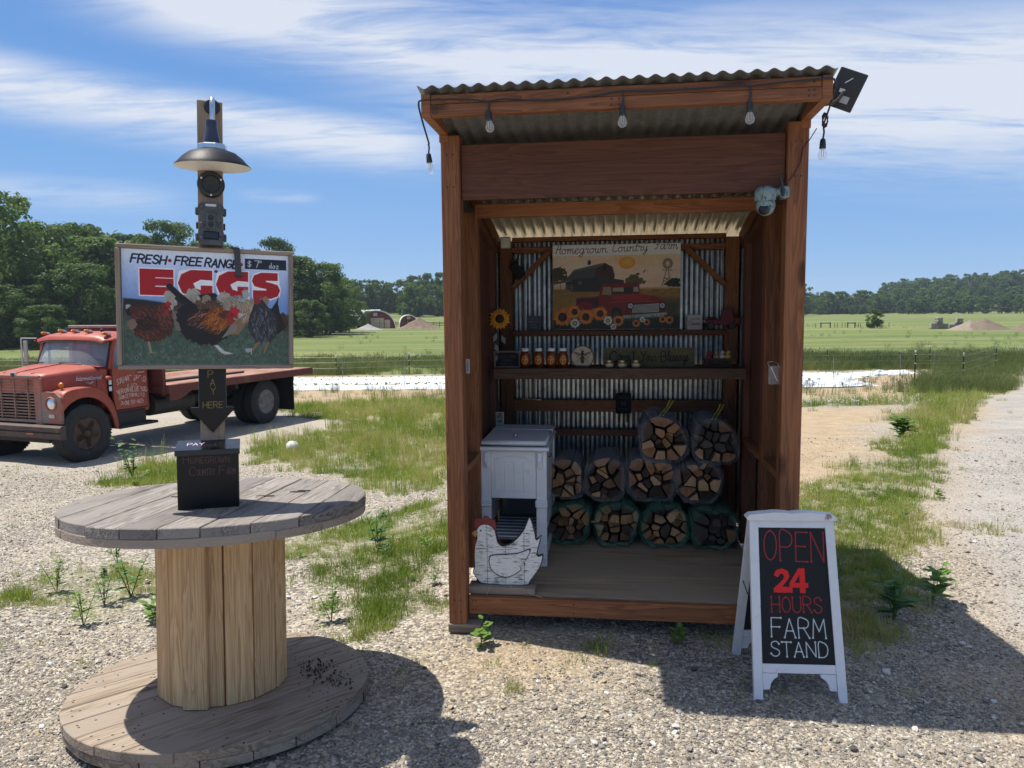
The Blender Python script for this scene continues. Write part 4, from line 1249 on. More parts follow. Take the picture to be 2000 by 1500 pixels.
def build_goods():
    dark = black_paint
    # the big picture
    pic = on_shed('farm_picture', 'large picture of a red truck, barn and sunflowers on the back wall', 'picture', .408, 1.497, 1.462)
    panel('picture_board', pic, .835, .56, .006, print_mat('farm_picture_print', farm_picture(), .45), white_paint, T(0, 0, 0))
    # ledge blocks
    b = on_shed('block_sign', 'small grey block sign standing on the back ledge left of the farm picture', 'sign', .228, 1.515, LEDGE_Z)
    cv = Canvas(.095, .098, 1500, (.33, .35, .36))
    for i, (t, w) in enumerate((('LIFE IS', .06), ('SWEETER', .07), ('ON A', .04), ('FARM', .05))): cv.text(t, .0475, .075 - i * .021, .012, .0016, (.62, .64, .64), center=True, fit=w)
    panel('face', b, .095, .098, .025, print_mat('grey_block_print', cv, .7), plain('grey_block_edge', (.30, .32, .33), .7), T(0, 0, 0))
    b = on_shed('block_sign', 'small white block sign reading Dreams on the ledge right of the farm picture', 'sign', 1.292, 1.515, LEDGE_Z)
    cv = Canvas(.096, .098, 1500, (.80, .78, .74)); cv.text('FOLLOW YOUR', .048, .066, .009, .0012, (.3, .28, .26), center=True, fit=.06)
    cv.text('D', .012, .030, .026, .002, (.16, .15, .15)); cv.text('reams', .028, .030, .026, .002, (.16, .15, .15), gap=.1, fit=.056)
    panel('face', b, .096, .098, .025, print_mat('white_block_print', cv, .7), white_paint, T(0, 0, 0))
    # toy truck
    t = on_shed('toy_truck', 'dark red toy pickup truck on the ledge in the right corner', 'toy truck', 1.40, 1.50, LEDGE_Z + .0015, radians(0))
    rm = plain('toy_red', (.17, .02, .02), .5, var=.2)
    mb = MB(); mb.box((.055, 0, .048), (.11, .075, .038), .008); mb.box((.045, 0, .075), (.06, .06, .012), .005); obj('hood', mb, rm, t)
    mb = MB(); mb.prism([(.10, .03), (.10, .075), (.115, .125), (.165, .128), (.178, .08), (.178, .03)], .08, Matrix(((1, 0, 0, 0), (0, 0, 1, -.04), (0, 1, 0, 0), (0, 0, 0, 1)))); obj('cab', mb, rm, t)
    obj('cargo_bed', MB().box((.203, 0, .055), (.048, .08, .05), .006), rm, t)
    for x in (.035, .17):
        for y in (-.042, .042):
            obj('wheel', MB().lathe([(0, -.009), (.020, -.009), (.024, -.005), (.024, .005), (.020, .009), (0, .009)], 16, RX_(pi / 2), (x, y, .024)), black_plastic, t, smooth=True)
    for y in (-.026, .026): obj('headlight', MB().sphere((-.001, y, .052), .009, 10, 6), steel, t, smooth=True)
    # chalk sign on the shelf
    c = on_shed('chalk_sign', 'little framed chalkboard for local raw honey at the left end of the shelf', 'sign', .090, 1.02, SHELF_Z, radians(4))
    cv = Canvas(.145, .088, 1500, (.024, .027, .034)); cv.grain(.2, f=.1)
    ch = (.36, .38, .42)
    cv.text('LOCAL RAW', .014, .060, .015, .0017, ch, tex=.4, fit=.11); cv.text('HONEY', .045, .036, .013, .0016, ch, tex=.4, fit=.06); cv.text('$15/20', .038, .010, .015, .0017, ch, tex=.4, fit=.07)
    panel('board', c, .145, .088, .006, print_mat('honey_chalkboard', cv, .7), dark, T(0, 0, .001) @ RX_(radians(-6)))
    fr = wood('sign_frame', (.10, .07, .05), (.26, .20, .15), .8)
    for p0, p1 in (((-.002, .002, .094), (.147, .002, .094)), ((-.002, .002, .0), (.147, .002, .0)), ((-.004, .002, -.004), (-.004, .002, .098)), ((.149, .002, -.004), (.149, .002, .098))):
        beam('frame_bar', c, Vector(p0) + Vector((0, 0, .004)), Vector(p1) + Vector((0, 0, .004)), .010, .009, fr, z=(0, -1, 0), ch=.001)
    # bottles
    h = honey_bottle()
    for x, lb in ((.356, 'second amber honey bottle from the left of the four on the shelf'), (.435, 'third amber honey bottle from the left of the four on the shelf'),
                  (.506, 'amber honey bottle next to the round bee plaque, rightmost of the four')):
        q = copy_tree(h); q.matrix_basis = in_shed_frame(x, 1.03, SHELF_Z, radians(rnd.uniform(-12, 12))); q['label'] = lb
    # bee plaque
    bp = on_shed('bee_plaque', 'round wooden plaque with a black bee standing on the shelf', 'plaque', .624, 1.03, SHELF_Z + .007)
    cv = Canvas(.13, .13, 1800, (.72, .66, .54)); cv.grain(.05, f=.08); k_ = (.04, .035, .03); q = .065
    cv.ell(q, q + .020, .010, .011, k_); cv.ell(q, q + .034, .008, .006, k_); cv.ell(q, q - .014, .013, .024, k_)
    for yy in (-.008, -.016, -.024): cv.line([(q - .010, q + yy), (q + .010, q + yy)], .0022, (.50, .46, .38))
    for sg in (-1, 1):
        cv.ell(q + sg * .030, q + .022, .026, .009, (.45, .42, .36), ang=sg * .35, al=.75); cv.line([(q + sg * .006, q + .017), (q + sg * .053, q + .034)], .0016, k_); cv.line([(q + sg * .008, q + .014), (q + sg * .050, q + .020)], .0012, k_)
        cv.line([(q + sg * .004, q + .036), (q + sg * .010, q + .047), (q + sg * .014, q + .046)], .0018, k_)
        for a in (((.010, .010), (.030, .006), (.036, -.004)), ((.010, -.002), (.026, -.012), (.028, -.030))): cv.line([(q + sg * x, q + y) for x, y in a], .003, k_)
    dk = wood('plaque_edge', (.06, .04, .025), (.16, .11, .07), .75)
    disc_panel('face', bp, .065, .012, print_mat('bee_print', cv, .6), dk, T(0, 0, .056), flat=-.050)
    ring = MB().lathe([(.0652, -.002), (.0705, -.002), (.0705, .014), (.0652, .014)], 40, RX_(-pi / 2), (0, 0, .056), closed=True)
    ring.v = [(x, y, max(z, .003)) for x, y, z in ring.v]; obj('rim', ring, dk, bp)
    obj('stand', MB().box((0, .006, 0), (.085, .03, .0135), .002), dk, bp)
    # count your blessings
    cb = on_shed('blessings_sign', 'long cream sign reading Count Your Blessings leaning on the shelf', 'sign', .748, 1.11, SHELF_Z)
    cv = Canvas(.552, .116, 1100, (.40, .36, .235)); cv.grain(.10, sx=.3, f=.06); ink = (.025, .02, .02); u = .013
    for st in ([(3.6, 4.6), (2.6, 5.6), (1.2, 5), (.3, 3), (.8, 1), (2.2, .3), (3.6, 1)],): cv.line([(.035 + a * u, .022 + b * u) for a, b in smooth_line(st)], .0075, ink)
    cv.text('oun', .085, .030, .076, .0042, ink, gap=.4, fit=.085); cv.line([(.185, .095), (.185, .032), (.205, .032)], .0055, ink); cv.line([(.172, .085), (.198, .086)], .004, ink)
    cv.ell(.215, .058, .004, .004, ink)
    cv.line([(.228, .092), (.246, .062), (.262, .094)], .0055, ink); cv.line([(.246, .062), (.242, .030)], .0055, ink)
    cv.text('our', .262, .032, .066, .0038, ink, gap=.4, fit=.062); cv.ell(.338, .058, .004, .004, ink)
    cv.text('B', .352, .030, .060, .005, ink, fit=.03); cv.text('lessings', .392, .030, .068, .0036, ink, gap=.3, fit=.125)
    panel('board', cb, .552, .116, .016, print_mat('blessings_print', cv, .75), plain('cream_board', (.33, .30, .20), .75), RX_(radians(-7)))
    # jars
    jar, k, out = new_mat('jar_honey'); k.put(out.inputs[0], bsdf(k, (.30, .14, .03, 1), .12, 0, None, .6))
    for i, (x, lb) in enumerate(((.786, 'small gold-lidded jar in front of the long cream sign, left one of three'), (.863, 'small gold-lidded jar in front of the long cream sign, middle one of three'),
                                 (.946, 'small gold-lidded jar in front of the long cream sign, right one of three'))):
        if i == 0:
            j0 = j = on_shed('small_jar', lb, 'jar', x, 1.02, SHELF_Z, group='small jars on the shelf')
            obj('body', MB().lathe([(0, 0), (.023, 0), (.026, .004), (.026, .030), (.022, .034), (0, .034)], 20), jar, j, smooth=True)
            obj('lid', MB().lathe([(.0245, .0335), (.0265, .035), (.0265, .044), (.024, .047), (0, .047)], 24), plain('gold_lid', (.55, .42, .20), .35, .8), j, smooth=True)
            lb_ = MB().lathe([(.0264, .009), (.0264, .025)], 20); obj('label', lb_, plain('jar_label', (.55, .48, .34), .6), j, smooth=True)
        else:
            j = copy_tree(j0); j.matrix_basis = in_shed_frame(x, 1.02, SHELF_Z, .6 * i); j['label'] = lb
    # welcome box with flowers
    wb = on_shed('welcome_planter', 'small wooden box reading WELCOME at the right end of the shelf', 'box', 1.352, 1.03, SHELF_Z)
    cv = Canvas(.158, .055, 1600, (.26, .20, .15)); cv.grain(.2, sx=.2, f=.07); cv.text('WELCOME', .079, .016, .024, .003, (.04, .03, .03), center=True, fit=.125)
    panel('front_board', wb, .158, .055, .008, print_mat('welcome_print', cv, .8), shelf_w, T(0, 0, 0))
    beam('back_board', wb, (0, .064, .026), (.158, .064, .026), .008, .052, shelf_w); beam('end_board', wb, (.004, .008, .026), (.004, .06, .026), .008, .052, shelf_w); beam('end_board', wb, (.154, .008, .026), (.154, .06, .026), .008, .052, shelf_w)
    beam('base_board', wb, (.008, .034, .004), (.15, .034, .004), .05, .006, shelf_w)
    for x, lb, col in ((.028, 'red bird ornament standing in the welcome box', (.28, .02, .03)), (.070, 'tan bird ornament standing in the welcome box', (.35, .22, .13)),
                       (.104, 'white bird ornament standing in the welcome box', (.60, .55, .50)), (.138, 'yellow bird ornament standing in the welcome box', (.50, .38, .06))):
        bd = on_shed('bird_ornament', lb, 'ornament', 1.352 + x, 1.064, SHELF_Z + .008)
        m = plain('bird_%d' % int(x * 1000), col, .8, var=.25, vs=40)
        obj('body', MB().sphere((0, 0, .050), .021, 12, 8, (.95, 1.15, 1.0)), m, bd, smooth=True); obj('head', MB().sphere((0, -.010, .079), .0125, 10, 7), m, bd, smooth=True)
        obj('beak', MB().lathe([(.004, 0), (0, .010)], 6, RX_(pi / 2), (0, -.021, .079)), plain('beak_%d' % int(x * 1000), (.5, .25, .05), .6), bd)
        obj('tail', MB().prism([(-.008, 0), (.008, 0), (.011, .032), (-.011, .032)], .005, RX_(radians(50)), (0, .016, .052)), m, bd)
        obj('stake', MB().tube([(0, 0, 0), (0, 0, .033)], .003, 6), shelf_w, bd)
    # fabric sunflower
    sf = on_shed('fabric_sunflower', 'yellow cloth sunflower fastened to the left rear post', 'flower', .118, 1.03, 1.545, radians(8))
    sunflower(sf, .070, plain('sunflower_petal', (.62, .27, .025), .8, var=.25, vs=30), plain('sunflower_seeds', (.035, .02, .012), .95, bmp=.8, bs=160))
    lf = MB(); r = random.Random(5)
    for dx, dz, a in ((-.02, -.085, -1.9), (-.03, -.15, -1.3), (-.012, -.20, -1.8), (.01, -.10, -1.2)):
        d = Vector((cos(a), 0, sin(a))); n_ = Vector((-d.z, 0, d.x)); p = Vector((dx, .004, dz))
        q = [p, p + d * .03 + n_ * .016, p + d * .062 + Vector((0, -.01, 0)), p + d * .03 - n_ * .016]
        lf.add(q + [v + Vector((0, .002, 0)) for v in q], [(0, 1, 2, 3), (7, 6, 5, 4), (0, 4, 5, 1), (1, 5, 6, 2), (2, 6, 7, 3), (3, 7, 4, 0)])
    obj('leaf_garland', lf, plain('cloth_leaf', (.22, .22, .20), .85), sf); obj('stem', MB().tube([(0, .006, 0), (-.02, .008, -.1), (-.025, .008, -.21)], .003, 6), plain('stem_wire', (.05, .07, .03), .8), sf)
    # firewood price tag
    pt = on_shed('price_sign', 'small chalkboard firewood price tag clipped to the lower back rail', 'sign', .828, 1.540, .893)
    cv = Canvas(.102, .140, 1500, (.012, .014, .022)); ch = (.42, .42, .46)
    cv.text('FIREWOOD', .051, .104, .014, .0016, ch, center=True, fit=.082, tex=.3); cv.text('$8', .051, .058, .026, .0026, ch, center=True, fit=.032, tex=.2); cv.text('PER BUNDLE', .051, .026, .010, .0013, ch, center=True, fit=.07, tex=.4)
    panel('board', pt, .102, .140, .006, print_mat('firewood_chalk', cv, .7), dark, T(0, 0, 0))
    for x in (.016, .070): obj('clip', MB().box((x + .008, .004, -.028), (.016, .014, .055), .003), shelf_w, pt)
    # other small things on the frame
    ws = on_shed('bee_stake_sign', 'narrow white lettered board leaning in the left rear corner behind the bin', 'sign', .083, 1.05, .845)
    cv = Canvas(.05, .12, 1500, (.62, .60, .55)); cv.grain(.1)
    for i, t_ in enumerate(('BEE', 'KIND', 'OPEN')): cv.text(t_, .025, .084 - i * .032, .018, .0022, (.10, .10, .10), center=True, fit=.034)
    cv.ell(.028, .11, .005, .007, (.1, .1, .1))
    panel('board', ws, .05, .12, .008, print_mat('bee_stake_print', cv, .7), white_paint, T(0, 0, 0)); obj('stake', MB().box((.025, .012, -.33), (.02, .012, .68), .002), shelf_w, ws)
    jb = on_shed('junction_box', 'small pale electrical box at the top of the left rear post', 'box', .158, 1.04, 1.972)
    obj('case', MB().box((0, 0, .034), (.062, .03, .068), .004), plain('box_case', (.50, .49, .36), .5), jb); obj('cover_plate', MB().box((0, -.017, .034), (.05, .004, .056), .0015), plain('box_cover', (.58, .57, .44), .45), jb)
    hb = on_shed('hanging_bag', 'dark cloth bag hanging in the upper left rear corner', 'bag', .170, 1.49, 1.80)
    bg = MB(); prof = []
    for i in range(9):
        t_ = i / 8; z = .17 * t_; w_ = .036 * sin(pi * min(t_ * 1.15 + .12, 1)) + .006
        prof.append([(w_ * (1 + .2 * sin(3 * a + i)) * cos(a) + .012 * sin(i), w_ * .55 * sin(a), z) for a in [2 * pi * j / 12 for j in range(13)]])
    bg.grid(prof); obj('sack', bg, plain('dark_cloth', (.02, .022, .03), .95, bmp=.5, bs=200), hb, smooth=True); obj('cord', MB().tube([(.01, 0, .165), (.02, .02, .19), (.0, .045, .20)], .003, 6), black_plastic, hb)
    # clear holder on the right post, thermometer on the left
    cl = clear_mat('clear_acrylic', (.85, .88, .9), .10)
    ch_ = on_shed('card_holder', 'clear plastic card holder hung inside the right front post', 'holder', 1.530, .06, 1.245)
    obj('pocket', MB().box((.024, 0, .04), (.05, .02, .085), .003), cl, ch_); obj('hook', MB().tube([(.0, 0, .083), (-.008, 0, .098), (.012, 0, .104), (.04, .01, .095), (.045, .012, .078)], .0016, 6), steel, ch_); obj('card_edge', MB().box((.022, -.006, .045), (.004, .002, .07), .0005, RY_(radians(-24))), plain('card_white', (.8, .8, .8), .5), ch_)
    th = on_shed('thermometer', 'narrow white thermometer on the inside of the left wall', 'thermometer', .012, .31, 1.27)
    cv = Canvas(.022, .075, 2000, (.74, .75, .75)); cv.line([(.011, .008), (.011, .066)], .0022, (.30, .05, .05))
    for i in range(8): cv.line([(.014, .014 + i * .007), (.018, .014 + i * .007)], .001, (.1, .1, .1))
    panel('scale_plate', th, .022, .075, .004, print_mat('thermometer_print', cv, .4), white_paint, T(.030, 0, 0)); obj('bracket', MB().box((.016, .003, .037), (.03, .004, .02), .001), steel, th)


build_goods()


# ------------------------------------------------------------------ firewood
def cells(R, n, seed, boxy=.0):
    """split a rounded outline into n polygons: half-plane cells of relaxed seeds"""
    r = random.Random(seed)
    out = [(R * cos(a) * (1 + boxy * abs(sin(2 * a)) * .35), R * sin(a) * (1 + boxy * abs(sin(2 * a)) * .35)) for a in [2 * pi * i / 22 + .1 for i in range(22)]]
    ph = [r.uniform(0, 6.28) for _ in range(3)]
    out = [(x * (1 + .055 * sin(2 * a + ph[0]) + .05 * sin(3 * a + ph[1]) + .03 * sin(5 * a + ph[2])), max(y * (1 + .055 * sin(2 * a + ph[0]) + .05 * sin(3 * a + ph[1])), -R * .93)) for (x, y), a in zip(out, [2 * pi * i / 22 + .1 for i in range(22)])]
    S = [(R * sqrt(r.random()) * .95 * cos(a), R * .9 * sqrt(r.random()) * sin(a)) for a in [r.uniform(0, 6.283) for _ in range(n)]]
    def clip(poly, a, b, c):
        res = []
        for i in range(len(poly)):
            p, q = poly[i], poly[(i + 1) % len(poly)]; dp, dq = a * p[0] + b * p[1] - c, a * q[0] + b * q[1] - c
            if dp <= 0: res.append(p)
            if dp * dq < 0: t = dp / (dp - dq); res.append((p[0] + (q[0] - p[0]) * t, p[1] + (q[1] - p[1]) * t))
        return res
    for it in range(2):
        C = []
        for i, (x, y) in enumerate(S):
            poly = out
            for j, (u, v) in enumerate(S):
                if i != j and poly: poly = clip(poly, u - x, v - y, (u * u + v * v - x * x - y * y) / 2)
            C.append(poly)
        if it == 0: S = [(.72 * s[0] + .28 * sum(p[0] for p in c) / len(c), .72 * s[1] + .28 * sum(p[1] for p in c) / len(c)) if c else s for s, c in zip(S, C)]
    return out, [c for c in C if len(c) > 2]


def mat_logs():
    m, k, out = new_mat('split_log_end'); co = k.n('ShaderNodeTexCoord').outputs['Object']; oi = k.n('ShaderNodeObjectInfo').outputs['Random']
    n = k.noise(k.mapping(co, scale=(1, 1, .2)), 60, 5, .6); g = k.noise(co, 18, 4, .6)
    base = k.ramp(oi, [(0, (.05, .038, .032)), (.28, (.11, .072, .05)), (.40, (.29, .14, .065)), (.7, (.46, .235, .10)), (1, (.56, .35, .18))])
    c = k.mix(1., base, k.ramp(k.m('ADD', k.m('MULTIPLY', n, .5), k.m('MULTIPLY', g, .5)), [(.3, .55), (.7, 1.2)]), 'MULTIPLY')
    k.put(out.inputs[0], bsdf(k, c, .9, 0, bump(k, n, .6, .006), .2))
    bark = plain('log_bark', (.085, .065, .05), .95, var=.4, vs=25, bmp=.9, bs=70, rnd_v=.4)
    return m, bark


def build_firewood():
    lm, bark = mat_logs()
    clear = clear_mat('clear_wrap', (.86, .87, .88), .035, .16, .30); green = clear_mat('green_wrap', (.10, .30, .20), .20, .3)
    rope = plain('yellow_twine', (.62, .50, .06), .8)
    def bundle(x, z, R, seed, y0, wrap, label, n=13, dark=False, boxy=.3, twine=False):
        o = on_shed('firewood_bundle', label, 'firewood', x, y0, z, group='wrapped firewood bundles stacked at the back')
        out, C = cells(R * .93, n + 5, seed, boxy); r = random.Random(seed)
        for ci, poly in enumerate(C):
            cx = sum(p[0] for p in poly) / len(poly); cy = sum(p[1] for p in poly) / len(poly); s = r.uniform(.78, .94)
            q = [(cx + (p[0] - cx) * s * r.uniform(.95, 1.0), cy + (p[1] - cy) * s * r.uniform(.95, 1.0)) for p in poly]
            f = r.uniform(-.03, .055); L = r.uniform(.34, .40); k = len(q)
            mb = MB(); mb.cur = 1
            e = .965
            mb.add([(a, f + .004, b) for a, b in q] + [(a, f + L, b) for a, b in q], [(i, k + i, k + (i + 1) % k, (i + 1) % k) for i in range(k)] + [tuple(range(k, 2 * k))])
            mb.cur = 0
            mb.add([(a, f + .004, b) for a, b in q] + [(cx + (a - cx) * e, f + r.uniform(-.004, .002), cy + (b - cy) * e) for a, b in q],
                   [(i, (i + 1) % k, k + (i + 1) % k, k + i) for i in range(k)] + [tuple(range(k, 2 * k))])
            obj('log', mb, [lm if not dark or r.random() < .15 else bark, bark], o)
        # the wrap: a creased sleeve round the logs, gathered at the mouth
        n_ = 44; rows = []
        for i, (yy, sc_) in enumerate(((-.042, .80), (-.050, .93), (-.030, 1.035), (.03, 1.05), (.14, 1.04), (.26, 1.05), (.36, 1.03))):
            row = []
            for j in range(n_ + 1):
                a = 2 * pi * j / n_ + .1; oi_ = (a - .1) / (2 * pi) * 22; o0, o1 = out[int(oi_) % 22], out[(int(oi_) + 1) % 22]; fr_ = oi_ - int(oi_); ox, oz = o0[0] + (o1[0] - o0[0]) * fr_, o0[1] + (o1[1] - o0[1]) * fr_; b = sc_ * 1.03; b0 = R * .95 * (1 + boxy * abs(sin(2 * a)) * .35) * sc_
                b *= 1 + .026 * sin(7 * a + seed + i) + .022 * sin(13 * a + 2.3 * i + seed)
                row.append((b * ox, yy + .014 * sin(5 * a + seed), max(b * oz, -R * 1.0)))
            rows.append(row)
        obj('wrap', MB().grid(rows), wrap, o, smooth=True, angle=50)
        if twine:
            obj('twine', MB().tube([(-.02, -.02, R * 1.02), (.0, .06, R * 1.09), (.03, .12, R * 1.25), (.05, .16, R * 1.5)], .004, 6), rope, o); obj('twine', MB().tube([(.0, -.02, R * 1.03), (.02, .06, R * 1.09), (.05, .12, R * 1.3), (.07, .16, R * 1.48)], .004, 6), rope, o)
        return o
    z1 = FL + .134
    bundle(.545, z1, .132, 1, .93, green, 'green-wrapped firewood bundle on the floor beside the white bin', 14)
    bundle(.832, z1 + .003, .136, 2, .92, green, 'green-wrapped firewood bundle on the floor, second from the white bin', 14)
    bundle(1.118, z1 + .005, .138, 3, .92, green, 'green-wrapped firewood bundle on the floor, third from the white bin', 14)
    bundle(1.402, z1, .134, 4, .92, green, 'dark green-wrapped firewood bundle on the floor against the right wall', 13, dark=True)
    z2 = FL + .400
    bundle(.515, z2, .122, 5, .95, clear, 'clear-wrapped firewood bundle in the middle row next to the white bin', 9, twine=False)
    bundle(.765, z2 + .006, .133, 6, .93, clear, 'clear-wrapped firewood bundle in the middle row with orange split ends', 10)
    bundle(1.036, z2 + .008, .128, 7, .93, clear, 'squarish clear-wrapped firewood bundle in the middle row under the top pair', 11, boxy=.9)
    bundle(1.314, z2 + .004, .132, 8, .93, clear, 'clear-wrapped firewood bundle in the middle row nearest the right wall', 10)
    bundle(1.102, FL + .660, .143, 9, .92, clear, 'clear-wrapped firewood bundle on top, left of the top pair', 12, twine=True)
    bundle(1.402, FL + .646, .136, 10, .93, clear, 'clear-wrapped firewood bundle on top against the right wall, mostly dark logs', 12, dark=True, twine=True)


build_firewood()


# ------------------------------------------------------------------ white bin, hen, block
def build_bin():
    b = on_shed('storage_bin', 'white painted wooden bin with hinged lid and open front behind the hen cutout', 'bin', .078, .50, FL)
    w = white_paint; X0, X1 = 0, .372; D = .60
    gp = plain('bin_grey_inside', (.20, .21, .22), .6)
    for x in (.030, .342): obj('leg', MB().box((x, .012, .335), (.058, .024, .66), .003), w, b)
    for x in (.022, .350): obj('leg', MB().box((x, D - .02, .33), (.04, .03, .65), .003), w, b)
    for x in (.018, .354): obj('side_panel', MB().box((x, D / 2, .42), (.012, D - .03, .48), .002), w, b)
    for x in (.018, .354): obj('side_rail', MB().box((x, D / 2, .05), (.016, D - .02, .05), .002), w, b)
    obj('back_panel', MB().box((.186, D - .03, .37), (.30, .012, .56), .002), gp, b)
    fp = MB(); fp.box((.186, .014, .522), (.252, .018, .266), .003); obj('front_panel', fp, w, b)
    for i in range(4): obj('bead_board', MB().box((.107 + i * .053, .0035, .515), (.049, .004, .17), .0015), w, b)
    ar = MB(); ar.tube([(.082 + .208 * i / 14, .004, .608 + .020 * sin(pi * i / 14)) for i in range(15)], .004, 6); obj('arch_mould', ar, w, b, smooth=True)
    for x in (.030, .342):
        mb = MB()
        for dz in (0, .013, .026): mb.box((x, -.004, .350 + dz), (.068, .018, .0125), .003)
        obj('leg_mould', mb, w, b)
    for x in (.040, .336):
        br = MB(); br.box((x, -.008, .607), (.026, .014, .086), .002); br.prism([(0, 0), (.022, .0), (.0, .045)], .020, Matrix(((0, 0, 1, x - .010), (-1, 0, 0, -.014), (0, 1, 0, .606), (0, 0, 0, 1)))); o = obj('bracket', br, w, b)
        for dz in (-.026, .028): obj('screw', MB().lathe([(.0, .0035), (.0065, .002), (.0065, 0)], 10, RX_(pi / 2), (x, -.015, .607 + dz)), steel, o)
    obj('rail_mould', MB().tube([(-.012, -.018, .672), (.386, -.018, .672)], .011, 10), w, b, smooth=True)
    obj('top_frame', MB().box((.186, D / 2, .670), (.384, D + .02, .016), .003), w, b)
    lid = obj('lid', MB().box((.186, .205, .699), (.372, .41, .026), .011), w, b, smooth=True)
    obj('knob', MB().lathe([(.0, .020), (.012, .019), (.014, .013), (.008, .007), (.006, 0), (.010, -.002)], 14, Matrix.Identity(4), (.186, .11, .714)), steel, lid, smooth=True)
    obj('fixed_lid', MB().box((.186, .52, .699), (.372, .19, .026), .008), w, b, smooth=True)
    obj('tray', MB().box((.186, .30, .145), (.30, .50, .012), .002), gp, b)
    for i in range(7): obj('tray_slat', MB().box((.186, .07 + i * .065, .153), (.29, .012, .006), .001), w, b)
    obj('cup_hook', MB().tube([(.374, .05, .62), (.388, .05, .62), (.394, .05, .632), (.388, .05, .642)], .003, 6), black_plastic, b)
    # hen
    base = on_shed('timber_block', 'short brown timber block under the white hen cutout', 'block', .084, .075, FL + .0005)
    beam('block', base, (0, .045, .0195), (.340, .045, .0195), .09, .038, graywood2)
    for a, c_ in (((.11, .0, .039), (.095, -.012, -.004)), ((.21, .02, .041), (.42, -.02, -.012))): obj('straw', MB().tube([a, c_], .0012, 4), plain('straw_%d' % int(a[0] * 100), (.6, .48, .25), .8), base)
    hen = on_shed('hen_cutout', 'white distressed wooden hen cutout with red comb standing in front of the bin', 'hen cutout', .100, .120, FL + .040)
    def P(x, y): return ((x - 137) / 452 * .362, (1112 - y) / 452 * .362)
    m, k, out = new_mat('distressed_white'); co = k.n('ShaderNodeTexCoord').outputs['Object']
    st = k.noise(k.mapping(co, scale=(14, 1, 150)), 1.2, 6, .7); pa = k.noise(co, 13, 4, .6)
    sp = k.n('ShaderNodeSeparateXYZ', i_0=co)
    f = k.smooth(k.m('ADD', k.m('MULTIPLY', st, .75), k.m('MULTIPLY', pa, .35)), .56, .67)
    k.put(out.inputs[0], bsdf(k, k.mix(f, (.78, .77, .73, 1), (.10, .085, .075, 1)), .7, 0, bump(k, st, .4, .003), .3))
    dark = plain('dark_edge', (.05, .042, .038), .8)
    body = [(150, 1000), (140, 1040), (170, 1085), (215, 1112), (470, 1112), (510, 1080), (560, 1010), (583, 960), (588, 910), (552, 912), (580, 790), (548, 812), (540, 760), (507, 668), (470, 745), (420, 810), (370, 848), (330, 856), (305, 835), (295, 790), (280, 735), (245, 718), (200, 722), (175, 742), (162, 775), (168, 812), (152, 870), (148, 940)]
    def cut(pts, y0, t, inset=0): return MB().prism([P(*q) for q in smooth_line(pts + [pts[0]], 3)[:-1]], t, Matrix(((1, 0, 0, 0), (0, 0, 1, y0), (0, 1, 0, 0), (0, 0, 0, 1))))
    obj('body', cut(body, -.004, .020), dark, hen)
    cx, cy = 370, 930
    # five upright boards on the face, the paint worn off along their edges
    xs = [137, 234, 352, 470, 600]
    def clipx(poly, a, b):
        def half(pl, s, v):
            res = []
            for i in range(len(pl)):
                p, q = pl[i], pl[(i + 1) % len(pl)]; dp, dq = s * (p[0] - v), s * (q[0] - v)
                if dp >= 0: res.append(p)
                if dp * dq < 0: t = dp / (dp - dq); res.append((p[0] + (q[0] - p[0]) * t, p[1] + (q[1] - p[1]) * t))
            return res
        return half(half(poly, 1, a), -1, b)
    sm = smooth_line(body + [body[0]], 3)[:-1]; nb = len(sm)
    ins = []
    for i in range(nb):
        p0, p1 = sm[i - 1], sm[(i + 1) % nb]; tx, ty = p1[0] - p0[0], p1[1] - p0[1]; L = math.hypot(tx, ty) + 1e-6
        ins.append((sm[i][0] + ty / L * 6, sm[i][1] - tx / L * 6))
    for a, c_ in zip(xs[:-1], xs[1:]):
        pl = clipx(ins, a + 1.5, c_ - 1.5)
        if len(pl) > 2: obj('board', MB().prism([P(*q) for q in pl], .004, Matrix(((1, 0, 0, 0), (0, 0, 1, -.009), (0, 1, 0, 0), (0, 0, 0, 1)))), m, hen)
    wing = [(250, 960), (262, 925), (330, 915), (430, 905), (505, 877), (480, 940), (465, 955), (470, 975), (440, 985), (448, 1005), (400, 1040), (350, 1056), (300, 1040), (262, 1005)]
    wb = [(cx2 + (x - cx2) * 1.06, cy2 + (y - cy2) * 1.10) for cx2, cy2 in ((370, 965),) for x, y in wing]
    obj('wing_border', cut(wb, -.0125, .004), dark, hen); obj('wing', cut(wing, -.018, .006), m, hen)
    red = plain('comb_red', (.21, .035, .03), .7, var=.2, vs=40)
    obj('comb', cut([(160, 758), (155, 720), (160, 690), (185, 682), (205, 690), (215, 672), (240, 674), (255, 690), (280, 690), (292, 720), (290, 765), (262, 735), (225, 720), (190, 730)], -.0115, .014), red, hen)
    obj('wattle', cut([(148, 815), (168, 815), (160, 860), (158, 915), (146, 915), (142, 870)], -.006, .014), red, hen)
    obj('beak', cut([(137, 780), (165, 760), (176, 782), (158, 805)], -.0115, .012), plain('beak_yellow', (.42, .25, .06), .7), hen)
    e = P(195, 763); obj('eye', MB().lathe([(0, .004), (.0045, .003), (.0045, 0)], 10, RX_(pi / 2), (e[0], -.0085, e[1])), black_plastic, hen)


build_bin()


